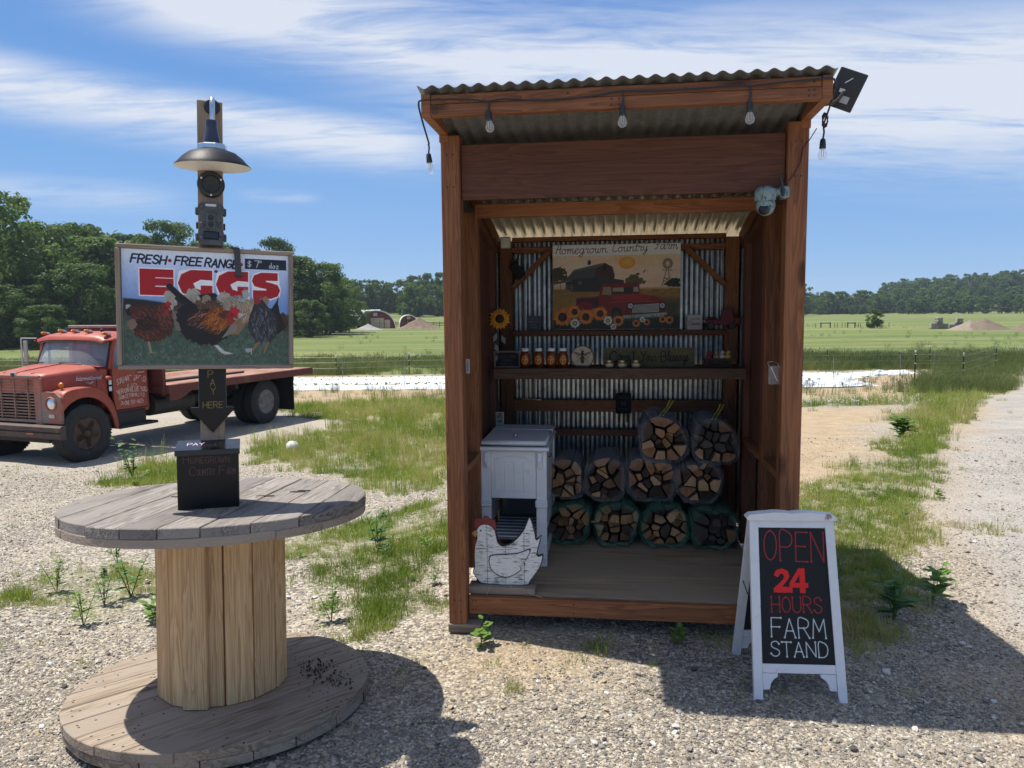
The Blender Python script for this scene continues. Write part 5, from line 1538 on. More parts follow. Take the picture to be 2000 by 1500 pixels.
# ------------------------------------------------------------------ lights, panel, camera on the stand
def build_string_lights():
    o = on_shed('string_light', 'black string light cord with clear bulbs draped along the stand roof edge', 'string light', 0, 0, 0)
    Y = -.350
    pts = [(-.030, -.10, 2.36), (-.024, -.26, 2.44), (-.014, -.342, 2.478), (.01, Y, 2.487), (.12, Y, 2.486), (.22, Y, 2.480), (.286, Y, 2.470), (.36, Y, 2.477), (.52, Y, 2.462), (.68, Y, 2.468), (.80, Y, 2.482),
           (.845, Y, 2.487), (.90, Y, 2.484), (1.05, Y, 2.480), (1.20, Y, 2.484), (1.31, Y, 2.487), (1.35, Y, 2.482), (1.42, Y, 2.487), (1.55, Y, 2.494), (1.64, Y, 2.497), (1.680, -.335, 2.49), (1.690, -.26, 2.44), (1.694, -.12, 2.37)]
    obj('cord', MB().tube(smooth_line(pts, 3), .0042, 6), black_plastic, o, smooth=True)
    cl = clear_mat('bulb_glass', (.9, .92, .95), .10, .05); fil = plain('filament', (.70, .55, .30), .4, .6)
    proto = None
    for x, y, zc, dz in ((.286, Y, 2.470, .040), (.845, Y, 2.487, .060), (1.35, Y, 2.482, .062), (-.034, -.10, 2.36, .045), (1.694, -.12, 2.37, .06)):
        zs = zc - dz
        obj('hanger', MB().tube([(x, y, zc), (x + .004, y, zs + .03), (x, y, zs)], .004, 6), black_plastic, o)
        M = T(x, y, zs) @ RY_(radians(rnd.uniform(-7, 7))) @ Matrix.Scale(.80, 4)
        s = obj('socket', MB().lathe([(0, .004), (.010, .003), (.014, -.004), (.0165, -.03), (.0175, -.046), (.016, -.048), (0, -.048)], 16), black_plastic, o, M, smooth=True)
        obj('bulb', MB().lathe([(.012, -.046), (.013, -.052), (.019, -.066), (.0235, -.080), (.0225, -.093), (.015, -.104), (.006, -.108), (0, -.1085)], 18), cl, s, smooth=True)
        obj('filament', MB().tube([(-.005, 0, -.05), (-.006, 0, -.088), (0, 0, -.093), (.006, 0, -.088), (.005, 0, -.05)], .0017, 5), fil, s)
    obj('cord', MB().tube(smooth_line([(1.672, -.10, 2.36), (1.664, -.008, 2.33), (1.640, -.006, 2.30), (1.63, -.006, 2.24), (1.60, -.006, 2.18), (1.572, -.006, 2.15), (1.55, .0, 2.13)], 3), .0022, 5), black_plastic, o, smooth=True)
    sp = on_shed('solar_panel', 'small black solar panel on an arm at the right end of the stand roof', 'solar panel', 1.715, -.16, 2.455)
    M = T(.055, -.0, .045) @ RZ_(radians(-14)) @ RY_(radians(25)) @ RX_(radians(10))
    obj('panel', MB().box((0, 0, 0), (.115, .012, .155), .003), black_plastic, sp, M); obj('rear_label', MB().box((.012, -.0075, -.038), (.034, .002, .028), .0005), plain('paper_label', (.42, .43, .44), .6), sp, M)
    obj('rear_plate', MB().box((-.012, -.0085, -.008), (.022, .006, .016), .001), steel, sp, M); obj('vent', MB().box((-.004, -.0075, .036), (.034, .002, .004), .0005, RY_(radians(-50))), steel, sp, M)
    obj('arm', MB().tube([(-.046, .0, -.014), (.004, .0, -.006), (.022, -.006, .004), (.046, -.012, .036)], .0075, 8), black_plastic, sp, smooth=True)
    coil = []
    for i in range(40): a = i * .9; coil.append((-.030 + .012 * cos(a) * (1 - .004 * i), -.02 + .006 * sin(i), -.07 + .024 * sin(a) - .0005 * i))
    obj('cable', MB().tube(coil, .0028, 5), black_plastic, sp, smooth=True)
    # drooping lead on the right post
    # camouflaged dome camera
    c = on_shed('security_camera', 'camouflage-skinned dome security camera with an antenna under the header, right side', 'camera', SW_ - .09, .0, 2.058)
    m, k, out = new_mat('camouflage_skin'); co = k.n('ShaderNodeTexCoord').outputs['Object']
    n = k.noise(k.mapping(co, scale=(1, 1, .6)), 34, 4, .6, 1.4)
    k.put(out.inputs[0], bsdf(k, k.ramp(n, [(.40, (.045, .075, .075)), (.46, (.20, .27, .26)), (.60, (.25, .33, .31)), (.66, (.08, .12, .12))]), .6))
    obj('mount', MB().box((-.015, -.005, .050), (.045, .05, .056), .008), m, c, smooth=True)
    obj('arm', MB().tube([(-.03, -.01, .052), (-.062, -.02, .050)], .019, 12), m, c, smooth=True)
    obj('hood', MB().lathe([(0, .062), (.028, .060), (.043, .048), (.047, .030), (.046, .002), (.042, -.003), (0, -.003)], 24, Matrix.Identity(4), (-.098, -.03, .015)), m, c, smooth=True)
    obj('dome', MB().sphere((-.096, -.034, -.008), .042, 20, 12, (1, 1, 1.08)), m, c, smooth=True)
    obj('lens', MB().lathe([(0, .012), (.018, .010), (.024, 0), (.026, -.012)], 18, RY_(radians(-38)) @ RX_(radians(62)), (-.108, -.064, -.024)), black_plastic, c, smooth=True)
    obj('antenna', MB().tube([(-.022, -.032, .03), (-.026, -.036, .075), (-.040, -.040, .125)], [.0065, .0072, .0055], 8), black_plastic, c, smooth=True)


build_string_lights()


# ------------------------------------------------------------------ sandwich board
def build_sandwich_board():
    o = thing('sandwich_board', 'white-framed chalkboard sandwich board reading OPEN 24 HOURS FARM STAND on the gravel', 'sandwich board', (1.165, 2.955, tz1(1.165, 2.95) - .004), radians(-4.3))
    w = plain('chipped_white', (.70, .70, .70), .5, var=.05, dirt=(.24, .21, .19), dirt_amt=.10, vs=20)
    Wd, Hh = .372, .735
    lean = math.asin(.20 / Hh)
    def face(front):
        sg = 1 if front else -1
        M = RX_(-lean) if front else T(0, .415, 0) @ RX_(lean)
        b = .036
        nm = 'front_frame' if front else 'back_frame'
        taper = .012
        fr = obj(nm, MB().box((0, 0, .715), (Wd - .030, .020, .034), .003), w, o, M)
        for s in (-1, 1):
            st = MB().prism([(s * Wd / 2, 0), (s * (Wd / 2 - b), 0), (s * (Wd / 2 - b - taper), Hh), (s * (Wd / 2 - taper), Hh)], .022, Matrix(((1, 0, 0, 0), (0, 0, 1, -.011), (0, 1, 0, 0), (0, 0, 0, 1))))
            obj('stile', st, w, fr)
        obj('bottom_rail', MB().box((0, 0, .128), (Wd - 2 * b - .004, .019, .036), .002), w, fr)
        for s in (-1, 1):
            x0 = s * (Wd / 2 - b - .003)
            cp = [(x0, .109), (x0 - s * .062, .109), (x0 - s * .060, .096), (x0 - s * .044, .086), (x0 - s * .032, .070), (x0 - s * .026, .046), (x0, .044)]
            obj('corner_bracket', MB().prism(cp, .016, Matrix(((1, 0, 0, 0), (0, 0, 1, -.008), (0, 1, 0, 0), (0, 0, 0, 1)))), w, fr)
        x0 = -(Wd / 2 - b - .008)
        if front:
            bw, bh = .300, .560
            cv = Canvas(bw, bh, 1150, (.022, .023, .026)); cv.grain(.25, f=.03)
            rd = (.62, .13, .11); br = (.86, .10, .085); wh = (.74, .78, .78)
            cv.text('OPEN', .030, .418, .122, .0048, rd, fit=.248, dots=True, jit=.12, rot=-.03)
            # fat figures
            def fig(pts, dx): cv.poly([(dx + a, b_) for a, b_ in pts], br)
            fig([(0, .285), (.0, .302), (.040, .338), (.046, .352), (.040, .362), (.030, .362), (.020, .346), (.003, .356), (.014, .378), (.038, .384), (.062, .374), (.068, .350), (.056, .332), (.036, .310), (.078, .308), (.078, .285)], .064)
            fig([(.042, .284), (.042, .306), (.0, .306), (.0, .324), (.040, .386), (.066, .386), (.066, .326), (.078, .326), (.078, .306), (.066, .306), (.066, .284)], .130)
            cv.poly([(.130 + .022, .326), (.130 + .043, .326), (.130 + .043, .358)], (.022, .023, .026))
            cv.text('HOURS', .052, .205, .062, .0044, rd, fit=.205, dots=True, jit=.15)
            cv.text('FARM', .046, .105, .076, .0046, wh, fit=.222, dots=True, jit=.2, rot=-.01)
            cv.text('STAND', .040, .028, .058, .0046, wh, fit=.232, dots=True, jit=.2)
            f = print_mat('sandwich_chalkboard', cv, .55)
        else: f = black_paint; bw, bh = .300, .560
        panel('chalkboard', o, bw, bh, .006, f, black_paint, M @ T(-bw / 2, -.004, .146) @ Matrix.Scale(1, 4) if front else M @ T(-bw / 2, -.003, .146))
    face(True); face(False)
    tp = []
    n = 24
    for i in range(n + 1):
        t = i / n; x = (t - .5) * (Wd + .006); tp.append((x, .026 + .008 * abs(sin(2 * pi * (t + .0))) ** .8 * (1 if .25 < t < .75 else .8) - (.012 if t in (0, 1) else 0) + .004 * cos(2 * pi * (t - .5))))
    cap = MB().prism([(-.182, 0), (.182, 0)] + tp[::-1], .050, Matrix(((1, 0, 0, 0), (0, 0, 1, 0), (0, 1, 0, 0), (0, 0, 0, 1))))
    obj('cap', cap, w, o, T(0, .180, .705))
    for s in (-1, 1): obj('chain', MB().tube([(s * .172, .105, .40), (s * .172, .20, .375), (s * .172, .29, .40)], .0025, 5), black_plastic, o, smooth=True)


build_sandwich_board()

# ------------------------------------------------------------------ cable spool table, post and what hangs on it
SPOOL_M = T(-1.222, 3.045, -.012) @ RX_(radians(-4.2))


def strip_poly(a, b, R, n=10):
    """the part of a disc between two parallel chords a < y < b (boards of a spool flange)"""
    a = max(a, -R * .9995); b = min(b, R * .9995)
    xa, xb = sqrt(R * R - a * a), sqrt(R * R - b * b); pts = []
    for i in range(n + 1):
        y = a + (b - a) * i / n; pts.append((sqrt(max(R * R - y * y, 0)), y))
    for i in range(n, -1, -1):
        y = a + (b - a) * i / n; pts.append((-sqrt(max(R * R - y * y, 0)), y))
    out = [pts[0]]
    for p in pts[1:]:
        if math.hypot(p[0] - out[-1][0], p[1] - out[-1][1]) > 1e-4: out.append(p)
    return out


def build_spool():
    s = thing('spool_table', 'large wooden cable spool used as a table beside the farm stand', 'spool table'); s.matrix_basis = SPOOL_M
    R = .594
    nail = plain('nail_hole', (.03, .025, .02), .9)
    def layer(z, t, ang, mat_, n, name, seed, nails=False):
        r = random.Random(seed); ed = [-R]
        wds = [r.uniform(.85, 1.15) for _ in range(n)]; k = 2 * R / sum(wds)
        for w in wds: ed.append(ed[-1] + w * k)
        for a, b in zip(ed[:-1], ed[1:]):
            pl = strip_poly(a + .0022, b - .0022, R * r.uniform(.994, 1.004), 8); dz = r.uniform(-.0015, .0015)
            mb = MB(); k_ = len(pl); e = .003
            cx = 0; cy = (a + b) / 2
            ins = [(x - math.copysign(min(e, abs(x)), x), cy + (y - cy) * (1 - 2 * e / (b - a))) for x, y in pl]
            rings = [(pl, 0), (pl, t - e), (ins, t)]
            for q, zz in rings: mb.v += [(x, y, zz + dz) for x, y in q]
            for i in range(2):
                for j in range(k_): mb.f.append((i * k_ + j, i * k_ + (j + 1) % k_, (i + 1) * k_ + (j + 1) % k_, (i + 1) * k_ + j)); mb.mi.append(0)
            mb.f += [tuple(range(k_))[::-1], tuple(2 * k_ + j for j in range(k_))]; mb.mi += [0, 0]
            o = obj(name, mb, mat_, s, T(0, 0, z) @ RZ_(ang))
            if nails:
                nb = MB()
                for _ in range(9):
                    yy = r.uniform(a + .02, b - .02); xm = sqrt(max(R * R - yy * yy, 0)) * .93
                    for x in ([-xm, xm] if _ < 2 else [r.choice((-1, 1)) * r.uniform(.3, .95) * xm]):
                        nb.lathe([(0, .0006), (.0048, .0004), (.0048, -.001)], 7, None, (x, yy, t + dz))
                if nb.f: obj('nail_hole', nb, nail, o)
    A = radians(38)
    layer(.0, .034, A + pi / 2, graywood2, 7, 'flange_board', 1); layer(.035, .034, A + radians(8), graywood2, 9, 'flange_board', 2, True)
    layer(.772, .032, A + radians(49) + pi / 2, graywood2, 7, 'table_board', 3); layer(.805, .036, A + radians(50), graywood, 8, 'table_board', 4)
    # drum of upright staves
    n = 14; rd = .234; r = random.Random(8)
    for i in range(n):
        a = 2 * pi * (i + .35) / n - pi / 2; w = 2 * rd * math.tan(pi / n) * .985; off = r.uniform(-.003, .003)
        z1 = .771
        M = T((rd + off) * cos(a), (rd + off) * sin(a), (.069 + z1) / 2) @ RZ_(a) @ RY_(-pi / 2)
        obj('drum_stave', MB().box((0, 0, 0), (z1 - .071, w, .034), .003), pine, s, M)
    M = T((rd + .030) * cos(-pi / 2 - .03), (rd + .030) * sin(-pi / 2 - .03), .42) @ RZ_(-pi / 2) @ RY_(-pi / 2)
    obj('drum_stave', MB().box((0, 0, 0), (.698, .094, .022), .003), pine, s, M)
    # slots worn through the top
    for x, y, L in ((-.10, .13, .035), (-.085, .10, .03), (-.09, .02, .04), (.17, .05, .04), (.30, .18, .03), (.28, .15, .035), (-.20, .05, .03)):
        obj('slot', MB().lathe([(0, .0007), (L, .0005), (L, -.002)], 14, Matrix.Scale(.22, 4, (0, 1, 0)), (x, y, .8428)), nail, s)
    return s


spool = build_spool()


def build_clods():
    """dry soil crumbs spilled on the lower flange"""
    m = plain('soil_crumb', (.06, .048, .038), .95, var=.4, vs=60)
    ms = [stone_mesh(60 + i) for i in range(4)]
    for q in ms: q.materials.append(m)
    n = 170; t = rng.random(n); x = .29 + .20 * t + rng.normal(0, .05, n); y = .20 - .26 * t + rng.normal(0, .045, n)
    ok = (x * x + y * y < .56 ** 2) & (x * x + y * y > .31 ** 2); x, y = x[ok], y[ok]; n = len(x)
    size = .006 + .012 * rng.random(n) ** 2
    P = [SPOOL_M @ Vector((a, b, .0705 + c * .25)) for a, b, c in zip(x, y, size)]
    scatter('soil_crumbs', [tuple(p) for p in P], size[:, None] * np.ones((1, 3)), rng.random((n, 3)) * 6, rng.random(n), rng.integers(0, 4, n), ms)


build_clods()

POST_RZ = radians(22)
POST_M = T(-1.232, 3.055, .827) @ RY_(radians(2.2)) @ RZ_(POST_RZ)          # z up the post, -y its face to the road


def on_post(name, label, cat, x, y, z):
    o = thing(name, label, cat); o.matrix_basis = POST_M @ T(x, y, z); return o


def egg_print():
    cv = Canvas(.605, .432, 1150, (.58, .66, .80)); X, Y = cv.X / .605, cv.Y / .432
    def p(x, y): return ((x - 178) / 1640 * .605, (1262 - (y - (x - 178) * .030 * (1 - (y - 110) / 1150))) / 1152 * .432)
    def pl(pts, c, **k): cv.poly([p(*q) for q in pts], c, **k)
    def el(x, y, rx, ry, c, **k): a, b = p(x, y); cv.ell(a, b, rx / 1640 * .605, ry / 1152 * .432, c, **k)
    def ln(pts, w, c, **k): cv.line([p(*q) for q in pts], w / 1640 * .605, c, **k)
    m = np.clip((Y - .52) * 1.9, 0, 1); cv.a = np.array((.42, .55, .76)) * (1 - m[..., None]) + np.array((.90, .91, .95)) * m[..., None]
    # headline
    ink = (.045, .055, .10); rd = (.62, .055, .085)
    cv.text('FRESH', .030, .382, .0300, .0062, ink, slant=.22, fit=.120, jit=.25, rot=-.02); cv.ell(.166, .394, .0065, .0065, rd)
    cv.text('FREE', .182, .380, .0300, .0062, ink, slant=.22, fit=.094, jit=.25, rot=-.02); cv.text('RANGE', .290, .377, .0300, .0062, ink, slant=.22, fit=.118, jit=.25, rot=-.02); cv.ell(.424, .390, .0065, .0065, rd)
    cv.poly([(.438, .374), (.596, .374), (.596, .414), (.438, .414)], (.085, .105, .15))
    ch = (.74, .76, .78)
    cv.text('$', .447, .381, .025, .0030, ch); cv.text('7', .475, .381, .026, .0030, ch); cv.text('00', .491, .400, .008, .0018, ch, gap=.8); cv.text('doz', .530, .380, .021, .0028, ch, gap=.9, fit=.036)
    def fat(letter, x0, wd, c, g):
        y0, h = .262, .098; s = wd / .118
        def Q(pts): return [(x0 + a * s, y0 + b) for a, b in pts]
        if letter == 'E': cv.poly(Q([(-g, -g), (.118 + g, -g), (.118 + g, .032 + g), (.054 + g, .032 + g), (.054 + g, .036 - g), (.118 + g, .036 - g), (.118 + g, .064 + g), (.054 + g, .064 + g), (.054 + g, .067 - g), (.118 + g, .067 - g), (.118 + g, .098 + g), (-g, .098 + g)]) if g == 0 else
                                      Q([(-g, -g), (.118 + g, -g), (.118 + g, .098 + g), (-g, .098 + g)]), c)
        elif letter == 'G':
            o = [(.118, .062), (.078, .064), (.052, .049), (.060, .030), (.078, .024), (.078, .042), (.118, .042), (.118, .0), (.05, -.002), (.014, .012), (.0, .048), (.012, .082), (.044, .100), (.118, .100)]
            if g: o = [(-g, .048), (.010, -.004 - g), (.05, -.004 - g), (.118 + g, -g), (.118 + g, .1 + g), (.044, .1 + g), (.004, .09 + g)]
            cv.poly(Q(o), c)
        else:
            o = [(.108, .100), (.040, .100), (.008, .088), (.0, .066), (.010, .046), (.034, .040), (.060, .036), (.060, .030), (.004, .030), (.004, -.002), (.080, -.002), (.108, .008), (.118, .032), (.108, .052), (.082, .060), (.058, .064), (.058, .069), (.108, .069)]
            if g: o = [(.108 + g, .1 + g), (.04, .1 + g), (.004, .09 + g), (-g, .066), (.0, .04), (.0, -.002 - g), (.08, -.004 - g), (.112 + g, .006), (.118 + g, .034), (.112 + g, .054)]
            cv.poly(Q(o), c)
    for g, c in ((.004, (.95, .95, .96)), (0, rd)):
        fat('E', .060, .118, c, g); fat('G', .193, .124, c, g); fat('G', .330, .120, c, g); fat('S', .464, .108, c, g)
    # meadow under the hens
    gr = fbm(X * 70, Y * 45, 4)[..., None]; gd = np.array((.12, .17, .135)) * (1 - gr) * 1.5 + np.array((.34, .43, .35)) * gr ** 1.5
    m = np.clip((.545 - Y + .02 * vnoise(X * 22, X * 3)) * 40, 0, 1) * np.clip((X < .36) + (.47 - Y) * 40, 0, 1); cv.blend(m, gd * (.75 + .5 * (1 - Y[..., None])))
    pl([(185, 600), (380, 615), (620, 650), (620, 720), (185, 720)], (.10, .11, .10), soft=.004)
    r = random.Random(9)
    for _ in range(900):
        x, y = r.uniform(190, 1815), r.uniform(960, 1262); L = r.uniform(14, 40); g_ = r.uniform(.4, 1.5)
        ln([(x, y), (x + r.uniform(-26, 26), y - L)], 4, (.20 * g_, .27 * g_, .21 * g_), al=.7)
    def feathers(cx, cy, rx, ry, cols, n, L, ang, wd=7, seed=0):
        q = random.Random(seed)
        for _ in range(n):
            a, d = q.uniform(0, 6.283), sqrt(q.random()); x, y = cx + rx * d * cos(a), cy + ry * d * sin(a); t = ang + q.uniform(-.45, .45); l = L * q.uniform(.5, 1.2)
            ln([(x, y), (x + l * .6 * cos(t), y + l * .6 * sin(t)), (x + l * cos(t + .2), y + l * sin(t + .2))], wd * q.uniform(.5, 1.3), q.choice(cols), al=.75)
    # hens at the back
    W_ = (.62, .59, .54)
    el(640, 610, 80, 95, W_, rag=.2); feathers(640, 620, 70, 90, [(.75, .72, .68), (.5, .46, .40)], 40, 60, 1.2)
    el(850, 590, 85, 90, W_, rag=.2); feathers(850, 600, 70, 80, [(.72, .68, .62), (.45, .40, .34)], 50, 60, 1.0)
    el(960, 680, 110, 90, (.34, .26, .19), rag=.2); feathers(960, 680, 100, 80, [(.5, .42, .32), (.2, .15, .11)], 60, 50, .8)
    pl([(900, 560), (1060, 540), (1090, 570), (1000, 640), (930, 620)], (.05, .045, .05)); el(975, 610, 45, 50, (.50, .44, .36), rag=.2)
    el(1060, 650, 45, 70, (.16, .11, .09), rag=.2)
    el(1150, 640, 75, 110, W_, rag=.2); feathers(1150, 640, 60, 100, [(.75, .70, .62), (.48, .40, .32)], 50, 60, 1.2)
    el(1290, 620, 110, 60, (.50, .50, .50), rag=.2); feathers(1290, 620, 100, 50, [(.15, .15, .16), (.72, .72, .72)], 70, 40, .3)
    pl([(1330, 520), (1390, 490), (1410, 560), (1360, 640)], (.60, .60, .58)); el(1370, 495, 22, 14, (.65, .25, .25))
    pl([(1300, 710), (1430, 590), (1500, 600), (1480, 760), (1400, 830), (1290, 960), (1180, 960)], (.48, .37, .25)); feathers(1380, 730, 80, 120, [(.62, .54, .42), (.33, .22, .13), (.7, .64, .55)], 80, 60, 1.6)
    el(1560, 620, 50, 50, (.52, .42, .32), rag=.2)
    # more of the flock in the gaps
    for x, y, rx, ry, c, s_ in ((700, 780, 70, 110, (.40, .34, .28), 21), (760, 690, 90, 80, (.20, .16, .13), 22), (1040, 700, 120, 80, (.28, .20, .14), 23), (1240, 680, 110, 90, (.52, .47, .40), 24), (1420, 700, 80, 110, (.56, .48, .38), 25), (1760, 830, 50, 90, (.22, .13, .10), 26)):
        el(x, y, rx, ry, c, rag=.25, seed=s_); feathers(x, y, rx * .9, ry * .9, [tuple(v * 1.35 for v in c), tuple(v * .6 for v in c), tuple(min(1, v * 1.1 + .08) for v in c)], 70, 46, .9, 6, seed=s_)
    # brown hen
    B = (.25, .095, .055)
    el(240, 710, 38, 52, (.66, .63, .60), rag=.3); pl([(200, 720), (240, 690), (260, 780), (220, 770)], (.08, .06, .06))
    el(700, 840, 40, 90, (.42, .37, .32), rag=.2)
    el(450, 850, 205, 180, B, rag=.12); pl([(240, 680), (470, 690), (560, 650), (610, 640), (640, 720), (640, 850), (560, 960), (420, 1050), (280, 930)], B)
    feathers(440, 840, 190, 160, [(.36, .16, .09), (.16, .06, .04), (.46, .26, .17), (.10, .04, .03)], 300, 50, .7, seed=1); feathers(370, 840, 90, 70, [(.06, .02, .015), (.09, .03, .02)], 70, 60, .5, seed=2)
    feathers(540, 720, 60, 80, [(.33, .14, .06), (.45, .26, .14), (.14, .05, .03)], 90, 50, 1.4, 5, seed=3); el(260, 860, 40, 50, (.45, .36, .30), rag=.3)
    el(585, 700, 50, 50, (.42, .08, .09), rag=.15); el(605, 655, 32, 24, (.62, .09, .10), rag=.3); el(590, 740, 18, 30, (.55, .08, .10)); pl([(610, 690), (640, 712), (610, 722)], (.55, .45, .30)); el(580, 690, 6, 6, (.05, .03, .02))
    ln([(415, 1040), (432, 1140)], 22, (.55, .48, .38)); ln([(400, 1150), (465, 1145)], 10, (.5, .44, .34))
    # cock
    K = (.055, .048, .06)
    ln([(620, 480), (700, 560), (860, 690)], 60, K); ln([(690, 600), (860, 700)], 40, (.07, .075, .085)); el(800, 790, 120, 130, K, rag=.1)
    el(960, 900, 240, 160, K, rag=.1); pl([(700, 720), (1000, 700), (1220, 720), (1260, 820), (1120, 920), (900, 1060), (760, 900)], K)
    feathers(960, 940, 220, 120, [(.05, .055, .07), (.02, .018, .024), (.09, .06, .06)], 160, 50, .6, seed=4)
    el(960, 780, 110, 70, (.20, .06, .03), rag=.2); feathers(930, 790, 110, 75, [(.34, .13, .05), (.62, .52, .42), (.16, .05, .03), (.28, .08, .03)], 110, 70, 2.4, 6, seed=5)
    el(1090, 800, 130, 120, (.44, .20, .05), rag=.12); feathers(1080, 800, 120, 110, [(.62, .34, .07), (.50, .22, .04), (.30, .10, .03), (.70, .45, .13)], 190, 80, 2.1, 6, seed=6); feathers(1150, 760, 70, 40, [(.22, .06, .03), (.34, .12, .04)], 60, 60, .3, 6, seed=7)
    el(1225, 770, 48, 55, (.55, .07, .09), rag=.15); pl([(1205, 710), (1225, 670), (1245, 690), (1270, 665), (1280, 700), (1305, 700), (1300, 760), (1260, 770)], (.66, .09, .12)); el(1218, 830, 22, 36, (.58, .07, .10)); pl([(1245, 780), (1280, 812), (1248, 815)], (.62, .55, .42)); el(1225, 765, 7, 7, (.05, .03, .02))
    pl([(1290, 740), (1370, 750), (1300, 800)], (.66, .64, .62)); pl([(1230, 850), (1285, 860), (1270, 930), (1120, 1000)], (.46, .44, .38))
    pl([(1040, 1060), (1080, 1065), (1150, 1130), (1245, 1155), (1160, 1165), (1120, 1150), (1085, 1115)], (.72, .69, .68)); pl([(1000, 1020), (1060, 1000), (1080, 1065), (1020, 1070)], K)
    # grey hen
    G = (.13, .135, .145)
    pl([(1690, 620), (1715, 560), (1705, 640), (1725, 740), (1790, 880), (1700, 960), (1600, 900), (1620, 720)], (.06, .06, .065))
    el(1545, 850, 150, 195, G, rag=.1); pl([(1400, 800), (1460, 640), (1540, 600), (1620, 700), (1690, 760), (1700, 950), (1620, 1040), (1470, 1040), (1420, 930)], G)
    feathers(1550, 850, 130, 180, [(.30, .31, .33), (.05, .05, .055), (.44, .45, .47), (.14, .15, .16)], 300, 42, 1.3, 6, seed=8); el(1490, 610, 36, 44, (.50, .13, .13), rag=.2); el(1505, 580, 42, 22, (.55, .16, .16), rag=.3)
    for a in (((1500, 1040), (1440, 1120)), ((1600, 1040), (1560, 1140))): ln(a, 20, (.50, .38, .20))
    el(1395, 1120, 36, 20, (.55, .58, .60), rag=.4); ln([(1425, 1100), (1425, 1160)], 8, (.66, .68, .70))
    # fixing eyelets
    for x, y in ((295, 1195), (1075, 325)): el(x, y, 19, 17, (.45, .45, .45)); el(x, y, 10, 9, (.04, .05, .05))
    cv.a = np.clip(cv.a * 1.12, 0, 1) * .90 + np.array((.36, .38, .42)) * .10  # grey-blue veil blended into the whole print, imitating haze
    cv.grain(.05, f=.2)
    return cv


